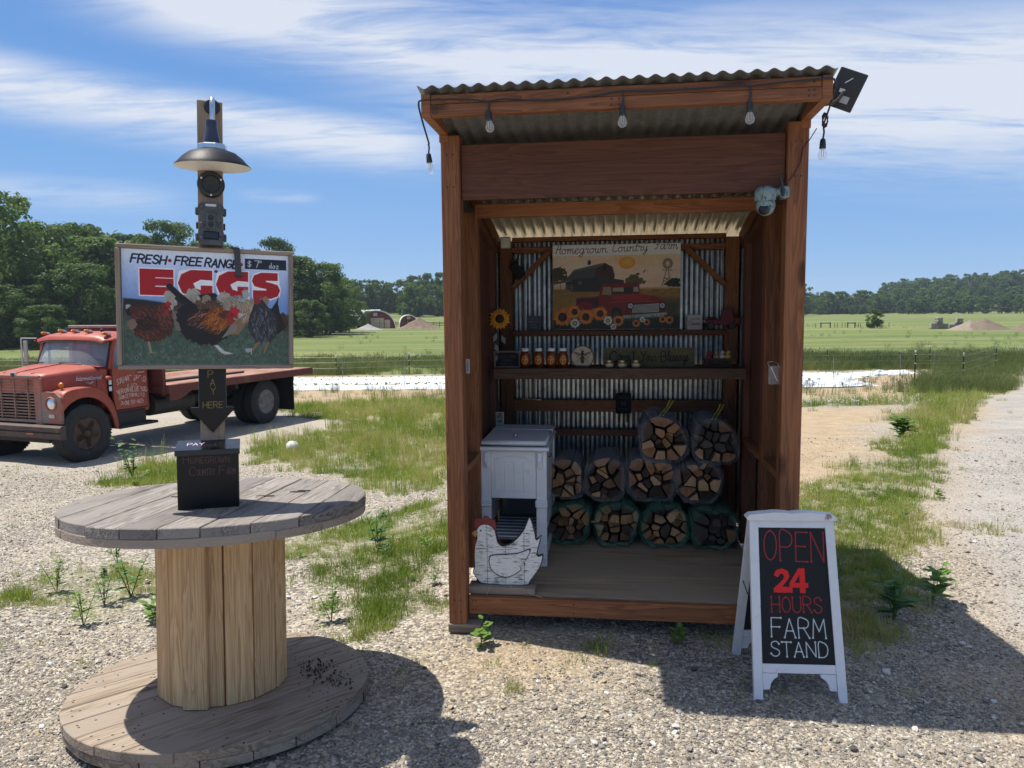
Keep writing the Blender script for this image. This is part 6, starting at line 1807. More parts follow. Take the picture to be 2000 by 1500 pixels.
def build_post():
    pt = on_post('timber_post', 'tall square timber post rising from the middle of the spool table', 'post', 0, 0, 0)
    beam('post_shaft', pt, (0, 0, .004), (0, 0, 1.588), .092, .092, post_w, z=(0, -1, 0))
    # barn lamp on a gooseneck
    l = on_post('barn_lamp', 'black barn lamp with white inside on a gooseneck at the top of the post', 'lamp', .008, -.049, 1.34)
    neck = smooth_line([(.0, .002, .225), (.0, -.02, .238), (0, -.06, .240), (0, -.085, .222), (0, -.088, .18), (0, -.086, .155)], 4)
    obj('gooseneck', MB().tube(neck, .0095, 10), steel, l, smooth=True); obj('wall_plate', MB().lathe([(0, .010), (.026, .008), (.030, 0)], 18, RX_(pi / 2), (0, 0, .225)), black_plastic, l, smooth=True)
    sh = T(0, -.09, 0) @ RY_(radians(-1.5))
    obj('socket_cup', MB().lathe([(0, .156), (.020, .154), (.0215, .146), (.0205, .128), (.022, .122), (.026, .098), (.031, .074), (.031, .066)], 22), plain('lamp_navy', (.035, .045, .075), .35, var=.1), l, sh, smooth=True)
    obj('collar', MB().lathe([(.0, .068), (.050, .066), (.053, .062), (.053, .047), (.050, .045), (0, .045)], 8), steel, l, sh @ RZ_(.2))
    lp = plain('lamp_black', (.010, .012, .018), .50, spec=.18, var=.1); li = plain('lamp_white', (.80, .79, .76), .4, var=.03)
    mb = MB(); mb.lathe([(.045, .046), (.058, .044), (.085, .034), (.108, .016), (.122, .000), (.1365, -.014), (.1375, -.017)], 40); obj('shade', mb, lp, l, sh, smooth=True)
    mb = MB(); mb.lathe([(.1375, -.0172), (.1345, -.014), (.120, -.002), (.105, .012), (.083, .031), (.05, .040), (0, .041)], 40); obj('shade_lining', mb, li, l, sh, smooth=True)
    obj('lamp_bulb', MB().sphere((0, 0, .010), .028, 14, 10), plain('opal_glass', (.8, .8, .78), .2, var=.0), l, sh, smooth=True)
    # round speaker
    h = on_post('round_siren', 'round black siren disc screwed to the post under the lamp', 'siren', .002, -.0465, 1.270)
    obj('rim', MB().lathe([(0, 0), (.049, 0), (.051, .006), (.050, .016), (.046, .020), (.034, .022), (.031, .016), (0, .013)], 36, RX_(pi / 2)), black_plastic, h, smooth=True, angle=25)
    for a in (.5, 2.6, 4.7): obj('screw', MB().lathe([(0, .0235), (.0042, .0225), (.0042, .019)], 10, RX_(pi / 2), (.041 * cos(a), 0, .041 * sin(a))), steel, h)
    # trail camera
    t = on_post('trail_camera', 'dark grey trail camera strapped to the post just above the eggs sign', 'trail camera', .0, -.0465, 1.035)
    g = plain('camera_grey', (.085, .092, .097), .7, var=.4, vs=40)
    b = MB(); b.prism([(-.042, 0), (.042, 0), (.046, .02), (.046, .05), (.040, .065), (.040, .105), (.047, .125), (.046, .148), (.034, .160), (-.034, .160), (-.046, .148), (-.047, .125), (-.040, .105), (-.040, .065), (-.046, .05), (-.046, .02)], .060, RX_(pi / 2))
    obj('housing', b, g, t)
    for s in (-1, 1):
        for z in (.03, .128): obj('latch', MB().box((s * .050, -.03, z), (.012, .032, .030), .004), g, t)
        for z in (.022, .075, .14): obj('boss', MB().box((s * .034, -.064, z), (.014, .010, .018), .003), g, t)
    obj('lens_plate', MB().box((0, -.0635, .092), (.036, .008, .060), .004), plain('lens_plate', (.10, .105, .11), .5), t)
    for z in (.104, .078): obj('lens', MB().lathe([(0, .002), (.006, .004), (.0105, .006), (.0115, 0)], 16, RX_(pi / 2), (0, -.066, z)), black_plastic, t, smooth=True)
    obj('infrared_window', MB().box((0, -.063, .036), (.056, .008, .030), .003), plain('ir_glass', (.012, .013, .018), .1), t)
    obj('flash_window', MB().box((0, -.060, .150), (.040, .006, .010), .002), plain('flash_glass', (.7, .72, .74), .15, .3), t)
    obj('strap', MB().box((0, .046, .08), (.108, .005, .026), .001), black_plastic, t)
    # eggs sign
    e = on_post('eggs_sign', 'large EGGS sign with printed hens in a weathered wooden frame on the post', 'sign', -.331, -.078, .553)
    e.matrix_basis = e.matrix_basis @ RY_(radians(-.2))
    Wd, Hh = .640, .472; b_ = .016
    obj('backing', MB().box((Wd / 2, .016, Hh / 2), (Wd - .01, .016, Hh - .01), .001), graywood2, e)
    beam('frame_bar', e, (0, .010, b_ / 2), (Wd, .010, b_ / 2), .036, b_, graywood2); beam('frame_bar', e, (0, .010, Hh - b_ / 2), (Wd, .010, Hh - b_ / 2), .036, b_, graywood2)
    for x in (.007, Wd - .009): beam('frame_bar', e, (x, .008, b_ + .0005), (x, .008, Hh - b_ - .0005), .044 if x < .1 else .040, .017, graywood2, z=(1, 0, 0))
    panel('printed_face', e, .605, .438, .003, print_mat('egg_sign_print', egg_print(), .35), white_paint, T(.018, .003, .017))
    sp = on_post('rubber_strap', 'short dark rubber strap folded over the top edge of the eggs sign', 'strap', .092, -.084, .915)
    pts = [(-.010, .030, .112), (-.004, .012, .118), (.0, -.008, .112), (.003, -.010, .08), (.006, -.009, .03), (.008, -.008, .006)]
    mb = MB(); ps = smooth_line(pts, 4); rows = [[(p[0] + s * .0115, p[1] + d, p[2]) for s, d in ((-1, 0), (1, 0), (1, .003), (-1, .003), (-1, 0))] for p in ps]; mb.grid(rows)
    obj('band', mb, plain('rubber', (.045, .047, .052), .6), sp); obj('band_end', MB().box((.008, -.0065, .004), (.024, .006, .008), .001), black_plastic, sp)
    # arrow
    a = on_post('pay_arrow', 'black arrow board pointing down, chalked PAY HERE, on the post under the eggs sign', 'sign', .0, -.0500, .296)
    cv = Canvas(.172, .300, 1500, (.016, .018, .026)); cv.grain(.3, f=.04); ch = (.55, .47, .24); cx = .086
    for i, (L_, dx) in enumerate((('P', -.008), ('A', .0), ('Y', .002))): cv.text(L_, cx + dx - .008,   .222 - i * .034, .026, .0032, ch, tex=.3, fit=.017)
    cv.text('HERE', cx - .036, .100, .024, .0034, ch, tex=.3, fit=.074)
    f = print_mat('pay_arrow_print', cv, .4)
    pts = [(.036, .300), (.136, .300), (.136, .102), (.166, .102), (.166, .092), (.086, 0), (.006, .092), (.006, .102), (.036, .102)][::-1]
    mb = MB(); mb.cur = 1; mb.prism(pts, .010, Matrix(((1, 0, 0, 0), (0, 0, 1, -.006), (0, 1, 0, 0), (0, 0, 0, 1)))); mb.cur = 0; mb.add([(x, -.0068, z) for x, z in pts], [tuple(range(len(pts)))])
    me = mb.mesh('arrow_board', [f, black_paint]); uv = me.uv_layers.new(name='UVMap'); pg = me.polygons[len(me.polygons) - 1]
    for li in pg.loop_indices: v = me.vertices[me.loops[li].vertex_index].co; uv.data[li].uv = (v.x / .172, v.z / .300)
    put('arrow_board', me, a, T(-.086, 0, 0))
    for s in (-1, 1): obj('shaft_edge', MB().box((s * .0505, -.0085, .200), (.002, .003, .196), .0005), plain('arrow_edge_%d' % s, (.10, .11, .12), .4), a)
    # money box
    bx = thing('pay_box', 'black lidded metal pay box chalked Homegrown Country Farm standing on the spool table', 'pay box'); bx.matrix_basis = SPOOL_M @ T(.020, -.165, .842) @ RZ_(radians(19)) @ RX_(radians(4.0))
    w, h, d = .222, .224, .130
    bp = plain('box_black', (.022, .022, .023), .42, var=.12)
    cv = Canvas(w, h, 1500, (.020, .0195, .019)); cv.grain(.15, f=.03); pk = (.42, .27, .30)
    for word, x, y, f_ in (('HOMEGROWN', .022, .184, .178), ('COUNTRY FARM', .044, .136, .172)):
        xx = x; k_ = f_ / text_strokes(word, 1., 1.2)[1]
        first = True
        for part in word.split():
            hh = .034; tw = cv.text(part[0], xx, y, hh, .0025, pk, tex=.35, fit=.020); xx += .026
            L_ = (f_ - (.026 + .010) * len(word.split())) * (len(part) - 1) / (len(word.replace(' ', '')) - len(word.split()))
            cv.text(part[1:], xx, y, .024, .0023, pk, tex=.35, fit=L_); xx += L_ + .016
    fd = (.032, .032, .034)
    cv.text('V', .052, .060, .034, .004, fd); cv.text('23', .105, .062, .034, .004, fd); cv.line([(.06, .03), (.17, .032)], .003, fd)
    panel('body', bx, w, h, d, print_mat('pay_box_print', cv, .4), bp, T(-w / 2, -d / 2, 0))
    cv = Canvas(w + .012, .150, 1500, (.020, .026, .050)); wt_ = (.80, .66, .76)
    cv.text('PAY', .040, .070, .036, .0042, wt_, fit=.060); cv.text('HERE', .142, .070, .034, .0034, (.40, .34, .40), fit=.078, tex=.35)  # HERE painted dimmer: the shadow on that half is put into its colour
    lid = panel('lid', bx, w + .012, .150, .008, print_mat('pay_lid_print', cv, .25), bp, T(-(w + .012) / 2, -d / 2 - .010, h + .012) @ RX_(radians(-84)))
    obj('lid_lip', MB().box((0, -d / 2 - .008, h + .0015), (w + .012, .008, .020), .002), bp, bx)
    for s in (-1, 1): obj('cheek', MB().prism([(-d / 2, 0), (d / 2, 0), (d / 2, .024), (-d / 2, .008)], .003, Matrix(((0, 0, 1, s * (w / 2 - .002) - .0015), (1, 0, 0, 0), (0, 1, 0, h), (0, 0, 0, 1)))), bp, bx)
    obj('back_plate', MB().box((0, d / 2 - .003, h + .012), (w - .008, .004, .024), .001), bp, bx)


build_post()

# ------------------------------------------------------------------ old flatbed truck (local X forward, Y to the driver's side, front axle at 0)
def build_truck():
    tr = thing('flatbed_truck', 'faded red old flatbed truck parked on the gravel behind the spool table', 'truck')
    hd = atan2(-.9359, -.3523)
    tr.matrix_basis = T(-6.708 - .9359 * 1.0, 11.857 + .3523 * 1.0, -.735) @ RZ_(hd)
    red = plain('faded_red_paint', (.34, .064, .037), .48, var=.22, vs=3.2, bmp=.05, dirt=(.27, .12, .075), dirt_amt=.14, spec=.45)
    worn = plain('worn_pink_paint', (.36, .125, .08), .65, var=.3, vs=4, dirt=(.24, .20, .165), dirt_amt=.55)
    dark = plain('chassis_black', (.018, .017, .017), .7, var=.3)
    rub = plain('tyre_rubber', (.028, .027, .026), .85, var=.3, vs=12, dirt=(.10, .085, .07), dirt_amt=.1)
    rim_m = plain('rusty_rim', (.085, .048, .034), .8, .1, var=.4, vs=10)
    rim2 = plain('grey_rim', (.20, .17, .15), .75, .2, var=.4, vs=10, dirt=(.13, .07, .045), dirt_amt=.3)
    chrome = plain('dull_chrome', (.55, .55, .56), .3, .9, var=.2)
    amber = plain('amber_lens', (.55, .17, .02), .25, var=.1)
    boards = wood('truck_deck_board', (.13, .050, .030), (.34, .17, .11), .8, gray=(.34, .20, .15))
    bedred = plain('bed_red', (.125, .030, .022), .7, var=.3, vs=5, dirt=(.17, .085, .06), dirt_amt=.25)
    glass = clear_mat('truck_glass', (.50, .56, .62), .22, .06)
    seat = plain('seat_vinyl', (.035, .03, .028), .7)
    YZ = lambda x, s=1: Matrix(((0, 0, s, x), (1, 0, 0, 0), (0, 1, 0, 0), (0, 0, 0, 1)))     # polygon in (y,z)
    XZ = lambda y: Matrix(((1, 0, 0, 0), (0, 0, 1, y), (0, 1, 0, 0), (0, 0, 0, 1)))             # polygon in (x,z)
    Wc = .86
    # hood: lofted sections
    rows = []
    for u, hw, zb, zt in ((.425, .52, 1.14, 1.375), (.40, .56, 1.14, 1.41), (.30, .60, 1.15, 1.435), (.0, .68, 1.12, 1.465), (-.25, .76, 1.10, 1.49), (-.44, .83, 1.08, 1.505)):
        row = []
        for i in range(21):
            t = -1 + 2 * i / 20; a = abs(t)
            y = hw * math.copysign(1 - (1 - a) ** 2.6 if a < 1 else 1, t); z = zt - (zt - zb) * a ** 5.5 if a < .999 else zb
            row.append((u, y, z - .012 * (y / hw) ** 2))
        rows.append(row)
    mb = MB().grid(rows); n0 = len(rows[0]); mb.f.append(tuple(range(n0))[::-1]); mb.mi.append(0)
    hood = obj('hood', mb, red, tr, smooth=True, angle=45)
    obj('hood_seam', MB().tube([(.40, -.0, 1.418), (.2, 0, 1.452), (0, 0, 1.475), (-.42, 0, 1.512)], .006, 6), dark, hood)
    for s in (-1, 1): obj('hood_seam', MB().tube(smooth_line([(.36, s * .30, 1.425), (.15, s * .46, 1.432), (-.2, s * .66, 1.40), (-.36, s * .79, 1.33), (-.37, s * .815, 1.16)], 4), .005, 6), dark, hood)
    obj('hood_badge', MB().box((.425, 0, 1.405), (.03, .12, .07), .01), chrome, hood)
    for dy in (-.03, 0, .03): obj('badge_bar', MB().box((.442, dy, 1.40), (.008, .016, .055), .002), dark, hood)
    # script on the side of the hood, with its chevron
    sc = MB()
    st, tw = text_strokes('International', .085, .1, .3, 0)
    for q in st:
        q = [(p[0] / tw * .40, p[1]) for p in q]
        sc.tube([(-.05 - x, .722 + .012 + (.05 + x) * .22, 1.275 + z * .9 ) for x, z in q], .0042, 4)
    obj('script_badge', sc, chrome, hood)
    for k_ in range(2): obj('chevron', MB().tube([(-.21, .775, 1.245 - k_ * .014), (-.265, .788, 1.222 - k_ * .014), (-.32, .798, 1.245 - k_ * .014)], .005, 5), chrome, hood)
    # grille and nose
    bz = obj('grille_surround', MB().box((.415, .505, 1.0), (.05, .15, .72), .012), worn, tr)
    obj('grille_surround', MB().box((.415, -.505, 1.0), (.05, .15, .72), .012), worn, tr); obj('grille_surround', MB().box((.415, 0, 1.375), (.05, 1.10, .05), .012), worn, tr); obj('grille_surround', MB().box((.415, 0, .685), (.06, 1.16, .05), .012), plain('grille_sill', (.22, .16, .12), .6, var=.3), tr)
    obj('radiator', MB().box((.36, 0, 1.02), (.03, .88, .64), .002), dark, tr)
    gm = plain('grille_bar', (.26, .15, .105), .6, var=.3, dirt=(.14, .07, .045), dirt_amt=.35)
    for i in range(13): obj('grille_slat', MB().box((.412, 0, .745 + i * .047), (.035, .856, .021), .004), gm, tr)
    for y in (-.30, 0, .30): obj('grille_bar', MB().box((.425, y, 1.03), (.03, .024, .62), .004), gm, tr)
    # bumper
    bmp_ = MB().prism([(.43, .43), (.50, .43), (.535, .46), (.535, .52), (.515, .535), (.535, .55), (.535, .615), (.50, .64), (.43, .64)], 2.12, XZ(-1.06))
    bum = obj('bumper', bmp_, plain('bumper_paint', (.085, .055, .045), .6, .15, var=.35, vs=5, dirt=(.22, .15, .11), dirt_amt=.25), tr)
    for s in (-1, 1):
        obj('tow_slot', MB().box((.5345, s * .42, .530), (.006, .17, .075), .002), dark, bum); obj('slot_marker', MB().box((.538, s * .42, .502), (.006, .15, .022), .003), plain('marker_red_%d' % s, (.5, .07, .03), .4), bum)
    obj('front_beam', MB().box((.30, 0, .40), (.18, 1.3, .12), .01), dark, tr)
    # fenders
    for s in (-1, 1):
        outer = smooth_line([(.405, .655), (.41, .90), (.385, 1.06), (.30, 1.145), (.10, 1.175), (-.15, 1.165), (-.36, 1.07), (-.50, .90), (-.575, .70), (-.62, .44)], 4)
        arch = [(.0 + .53 * cos(a), .47 + .56 * sin(a)) for a in np.linspace(pi * .98, pi * .04, 16)]
        arch = [(-.565, .44)] + arch[0:] + [(.50 if False else .40, .655)]
        arch = [(min(x, .398), z) for x, z in arch]
        side = outer + arch
        f = obj('fender', MB().prism(side, .035, XZ(.945 if s > 0 else -.98)), red, tr)
        rows = [[(x, y, z + dz) for y, dz in ((s * .50, -.02), (s * .78, .012), (s * .90, .008), (s * .965, -.006), (s * .983, -.03))] for x, z in outer[2:]]
        obj('fender_crown', MB().grid(rows), red, f, smooth=True, angle=60)
        fc = MB().prism([(s * .56, .66), (s * .975, .66), (s * .985, .95), (s * .96, 1.07), (s * .86, 1.145), (s * .60, 1.15), (s * .56, 1.1)], .045, YZ(.385)); obj('fender_front', fc, worn, f)
        obj('head_lamp_rim', MB().lathe([(.085, -.012), (.112, -.004), (.116, .010), (.104, .024), (.096, .022), (.090, .0)], 28, RY_(pi / 2), (.432, s * .785, .965), closed=True), worn, f, smooth=True)
        obj('headlight', MB().lathe([(0, .026), (.04, .024), (.075, .014), (.092, .0), (.092, -.01)], 26, RY_(pi / 2), (.432, s * .785, .965)), plain('lamp_glass_%d' % s, (.75, .77, .8), .08, .6, var=.1), f, smooth=True)
        obj('parking_light', MB().box((.436, s * .785, .775), (.024, .115, .062), .012), plain('parking_lens_%d' % s, (.55, .50, .42), .3), f)
        obj('turn_signal', MB().lathe([(0, .03), (.028, .026), (.046, .008), (.048, -.012), (.03, -.026), (0, -.028)], 20, RY_(pi / 2), (.26, s * .80, 1.235)), amber, f, smooth=True); obj('signal_stalk', MB().tube([(.24, s * .80, 1.14), (.245, s * .80, 1.2)], .013, 8), amber, f)
        obj('wheel_well', MB().box((-.05, s * .60, .85), (.70, .06, .50), .005), dark, f)
    # cab: sides, floor, back, roof
    cab = obj('cab', MB().box((-1.36, 0, 1.06), (.05, 2 * Wc, .74), .02), red, tr)
    obj('cowl', MB().box((-.50, 0, 1.12), (.13, 2 * Wc - .04, .66), .02), red, cab)
    cw = [[(-.40 - dx, y, z) for y in np.linspace(-Wc + .015, Wc - .015, 9)] for dx, z in ((0, 1.503), (.08, 1.50), (.16, 1.46))]
    obj('cowl_top', MB().grid([[(x, y, z - .03 * abs(y / Wc) ** 3) for x, y, z in r_] for r_ in cw]), red, cab, smooth=True)
    obj('floor_pan', MB().box((-.95, 0, .70), (.85, 2 * Wc - .05, .04), .005), dark, cab)
    # rear wall with window opening
    for c_, d_ in (((-1.36, 0, 1.475), (.045, 1.66, .10)), ((-1.36, .62, 1.70), (.045, .40, .38)), ((-1.36, -.62, 1.70), (.045, .40, .38)), ((-1.36, 0, 1.91), (.045, 1.62, .06))): obj('rear_wall', MB().box(c_, d_, .006), red, cab)
    obj('rear_window', MB().box((-1.36, 0, 1.703), (.006, .84, .36), .001), glass, cab)
    roof = []
    for u, zt, hw in ((-.58, 1.905, .74), (-.60, 1.955, .775), (-.68, 2.0, .80), (-.85, 2.03, .82), (-1.15, 2.035, .82), (-1.32, 2.0, .80), (-1.40, 1.94, .78), (-1.405, 1.89, .77)):
        roof.append([(u + (.05 * (1 - (t / 1.0) ** 2) if u > -.7 else 0), hw * t, zt - (.085 if u < -.61 else .035) * abs(t) ** 6 - .012 * t * t) for t in np.linspace(-1, 1, 15)])
    rt = [[(x, y, z) for x, y, z in r_] for r_ in roof]
    rf = obj('roof', MB().grid(rt), red, tr, smooth=True, angle=70)
    low = [[(x * .985 - .012, y * .985, min(z - .03, 1.90)) for x, y, z in r_] for r_ in roof]; obj('headliner', MB().grid(low), plain('headliner_cloth', (.16, .12, .10), .9), rf)
    for s in (-1, 1): obj('drip_rail', MB().tube([(-.56, s * .785, 1.885), (-.7, s * .822, 1.90), (-1.2, s * .832, 1.905), (-1.40, s * .80, 1.885)], .013, 6), red, rf, smooth=True)
    for y in (-.70, -.30, 0, .30, .70):
        z = 2.025 if abs(y) < .5 else 1.985
        obj('marker_light', MB().lathe([(0, .075), (.016, .065), (.027, .035), (.030, .0), (.022, -.04), (0, -.05)], 14, RY_(radians(80)), (-.70, y, z + .02)), amber, rf, smooth=True)
        obj('marker_base', MB().lathe([(.028, -.002), (.034, -.05), (.02, -.075), (0, -.08)], 14, RY_(radians(80)), (-.712, y, z + .018)), chrome, rf, smooth=True)
    obj('horn_bracket', MB().tube([(-.78, .55, 2.02), (-.78, .55, 2.045)], .022, 8), chrome, rf, smooth=True); obj('roof_lamp', MB().sphere((-.76, .55, 2.06), .035, 12, 8, (1, .9, .8)), dark, rf, smooth=True)
    # windscreen, pillars, wipers
    wsr = []
    for k_ in range(7):
        h = k_ / 6; r_ = []
        for t in np.linspace(-1, 1, 15):
            hw = .80 - .05 * h; r_.append((-.43 - .16 * h - .15 * abs(t) ** 3.2, hw * t, 1.465 + .435 * h - .02 * abs(t) ** 3))
        wsr.append(r_)
    ws = obj('windscreen', MB().grid(wsr), glass, tr, smooth=True, angle=70)
    gk = MB(); gk.tube([(x + .004, y, z) for x, y, z in wsr[0]], .014, 6); gk.tube([(x + .004, y, z) for x, y, z in wsr[-1]], .014, 6)
    for e in (0, -1): gk.tube([r_[e] for r_ in wsr], .016, 6)
    obj('windscreen_gasket', gk, dark, ws, smooth=True)
    for s in (-1, 1):
        beam('screen_pillar', cab, (-.615, s * .825, 1.42), (-.775, s * .79, 1.92), .055, .05, red, z=(1, 0, 0)); beam('rear_pillar', cab, (-1.345, s * .835, 1.40), (-1.37, s * .79, 1.93), .11, .04, red, z=(0, 1, 0))
        obj('wiper', MB().tube([(-.415, s * .42, 1.525), (-.44, s * .42 - .16, 1.515), (-.445, s * .42 - .40, 1.512)], .009, 6), chrome if s > 0 else dark, ws); obj('wiper_blade', MB().tube([(-.44, s * .42 - .05, 1.528), (-.452, s * .42 - .52, 1.528)], .008, 5), dark, ws)
        # doors
        d = obj('door', MB().prism([(-.615, 1.425), (-.625, .90), (-.66, .735), (-1.325, .735), (-1.345, 1.425)], .04, XZ(s * Wc - (.02 if s > 0 else .02))), red, tr)
        obj('sill_panel', MB().box((-.98, s * (Wc - .02), .69), (.74, .05, .07), .01), red, cab)
        for p0, p1 in (((-.655, s * .852, 1.425), (-.735, s * .82, 1.885)), ((-1.30, s * .852, 1.425), (-1.315, s * .82, 1.885)), ((-.74, s * .82, 1.88), (-1.31, s * .82, 1.88)), ((-.86, s * .848, 1.43), (-.86, s * .822, 1.88))): beam('window_frame', d, p0, p1, .032, .030, red if p0[0] != -.86 else dark, z=(0, 1, 0))
        obj('window_pane', MB().add([(-.67, s * .842, 1.43), (-1.29, s * .842, 1.43), (-1.30, s * .815, 1.87), (-.745, s * .815, 1.87)], [(0, 1, 2, 3)]), glass, d)
        obj('door_seam', MB().tube([(-.612, s * (Wc + .021), 1.42), (-.622, s * (Wc + .021), .90), (-.66, s * (Wc + .021), .735), (-1.322, s * (Wc + .021), .735), (-1.342, s * (Wc + .021), 1.42)], .005, 5), dark, d)
        obj('handle', MB().box((-1.18, s * (Wc + .045), 1.335), (.15, .022, .024), .008), chrome, d)
        obj('window_sill', MB().box((-.98, s * (Wc + .004), 1.425), (.73, .05, .02), .006), red, d)
        # step box and running board
        obj('step_box', MB().box((-.92, s * .80, .57), (.64, .24, .26), .015), dark, tr); obj('running_board', MB().box((-1.0, s * .90, .455), (.80, .24, .045), .01), dark, tr)
    obj('seat', MB().box((-1.15, 0, 1.05), (.30, 1.45, .18), .05), seat, cab); obj('seat_back', MB().box((-1.29, 0, 1.27), (.08, 1.45, .40), .03), seat, cab); obj('dashboard', MB().box((-.64, 0, 1.36), (.14, 1.5, .16), .03), red, cab)
    obj('steering_wheel', MB().lathe([(.205 + .014 * cos(a), .014 * sin(a)) for a in np.linspace(0, 2 * pi, 8, endpoint=False)], 28, RY_(radians(-50)), (-.83, .38, 1.44), closed=True), dark, cab, smooth=True)
    # side lamp by the cowl
    obj('side_lamp', MB().sphere((-.505, Wc + .055, 1.285), .048, 12, 8, (1.3, 1, .8)), red, cab, smooth=True)
    for z in (1.21, 1.105): obj('sticker', MB().box((-.565, Wc + .0245, z), (.055, .006, .075), .001), plain('sticker_%d' % int(z * 100), (.66, .68, .66), .6, var=.3, vs=60), cab)
    # worn lettering on the driver's door
    pw = plain('worn_lettering', (.60, .46, .38), .7, var=.3); r = random.Random(2)
    def lettering(txt, x0, x1, z, h, wd, arc=0., wear=.12):
        st, tw = text_strokes(txt, h, 1.2, 0, .1); mb = MB()
        for q in st:
            for (a, b), (c, e) in zip(q[:-1], q[1:]):
                if r.random() < wear: continue
                A = Vector((x0 + (x1 - x0) * a / tw, 0, z + b + arc * sin(pi * a / tw))); B = Vector((x0 + (x1 - x0) * c / tw, 0, z + e + arc * sin(pi * c / tw)))
                dv = (B - A);
                if dv.length < 1e-4: continue
                nn = Vector((-dv.z, 0, dv.x)).normalized() * wd / 2; y = Wc + .0215
                P = [A + nn, A - nn, B - nn, B + nn]
                mb.add([(p.x, y, p.z) for p in P] + [(p.x, y + .0015, p.z) for p in P], [(4, 5, 6, 7), (0, 1, 5, 4), (1, 2, 6, 5), (2, 3, 7, 6), (3, 0, 4, 7), (3, 2, 1, 0)])
        return mb
    door = [o for o in tr.children if o.name.startswith('door')][0 if False else -1]
    for a in (('STUART J REED', -.70, -1.30, 1.155, .085, .015, .05, .25), ('& SON', -.90, -1.12, 1.095, .055, .009, 0, .45), ('MERION BLUE SOD', -.68, -1.31, .985, .075, .013, .03, .10), ('PRINCETON N.J. R.D.', -.72, -1.27, .895, .062, .010, .03, .22), ('Phone 924-4623', -.76, -1.22, .800, .068, .010, .0, .06)):
        if a[0].startswith('Phone'): GL_txt = 'PHONE 924-4623'
        else: GL_txt = a[0]
        obj('lettering', lettering(GL_txt, *a[1:]), pw, door)
    # mirror on the far side, small one on the near side
    mr = MB(); x, y = -.60, -1.16
    for p0, p1 in (((x, y, 1.44), (x, y, 1.93)), ((x, y, 1.93), (x, y + .38, 1.93)), ((x, y, 1.44), (x, y + .33, 1.44))): mr.tube([p0, p1], .012, 6)
    obj('mirror_bracket', mr, chrome, tr); obj('mirror', MB().box((x, y + .10, 1.69), (.03, .09, .40), .01), plain('mirror_back', (.40, .38, .35), .5, var=.2), tr)
    # frame, tank, axle
    for s in (-1, 1): obj('frame_rail', MB().box((-2.75, s * .43, .72), (5.9, .08, .22), .01), dark, tr)
    for x in (-1.7, -2.6, -3.5, -5.3): obj('cross_member', MB().box((x, 0, .86), (.10, 1.9, .12), .01), dark, tr)
    obj('rear_axle', MB().tube([(-4.33, -.9, .46), (-4.33, 0, .47), (-4.33, .9, .46)], [.06, .13, .06], 12), dark, tr, smooth=True); obj('front_axle', MB().box((0, 0, .40), (.09, 1.6, .10), .01), dark, tr)
    obj('engine_block', MB().box((-.05, 0, .75), (.75, .55, .55), .03), dark, tr); obj('fuel_tank', MB().tube([(-1.55, .62, .70), (-2.5, .62, .70)], .19, 18), plain('tank_paint', (.045, .035, .03), .7, var=.4), tr, smooth=True)
    obj('air_line', MB().tube([(-2.8, .42, .62), (-2.9, .45, .50), (-3.05, .45, .50), (-3.15, .42, .62)], .012, 6), dark, tr, smooth=True)
    obj('drive_shaft', MB().tube([(-.5, 0, .62), (-4.2, 0, .50)], .045, 10), dark, tr)
    # bed
    for i in range(10):
        w_ = 2.28 / 10; y = -1.14 + w_ * (i + .5); obj('deck_board', MB().box((-3.62, y, 1.055 + rnd.uniform(-.004, .004)), (4.18, w_ - .008, .045), .004), boards, tr)
    for s in (-1, 1): obj('side_channel', MB().box((-3.62, s * 1.158, 1.005), (4.24, .035, .145), .008), bedred, tr)
    obj('tail_channel', MB().box((-5.74, 0, 1.005), (.03, 2.28, .145), .008), bedred, tr); obj('front_channel', MB().box((-1.51, 0, 1.0), (.03, 2.28, .15), .008), bedred, tr)
    hbd = obj('headboard', MB().box((-1.50, 0, 1.58), (.035, 2.10, 1.02), .006), bedred, tr)
    for y in (-1.07, 1.07): obj('headboard_post', MB().box((-1.495, y, 1.50), (.07, .07, 1.20), .008), bedred, hbd)
    obj('headboard_rail', MB().box((-1.495, 0, 2.105), (.08, 2.16, .05), .008), plain('pale_rail', (.36, .27, .24), .6, var=.3), hbd); obj('headboard_rail', MB().box((-1.49, 0, 1.85), (.05, 2.06, .06), .008), bedred, hbd)
    br = MB().prism([(-1.53, 1.0), (-1.53, .80), (-1.75, .80), (-2.05, .93), (-2.1, 1.0)], .03, XZ(1.14)); obj('bed_bracket', br, bedred, tr)
    for y, x0, x1 in ((.62, -1.7, -4.1), (.48, -1.7, -3.5)): obj('deck_bar', MB().box(((x0 + x1) / 2, y, 1.095), (abs(x1 - x0), .05, .035), .005), dark, tr)
    for s in (-1, 1): obj('mud_flap', MB().box((-5.10, s * .80, .62), (.025, .62, .86), .004), dark, tr); obj('flap_bracket', MB().box((-4.6, s * .80, .95), (.9, .05, .05), .008), dark, tr)
    # wheels
    def tyre_prof(R, w, ri): return [(ri, -w * .36), (ri + .01, -w * .46), (ri + .07, -w * .50), (R - .09, -w * .50), (R - .025, -w * .44), (R, -w * .36), (R, w * .36), (R - .025, w * .44), (R - .09, w * .50), (ri + .07, w * .50), (ri + .01, w * .46), (ri, w * .36)]
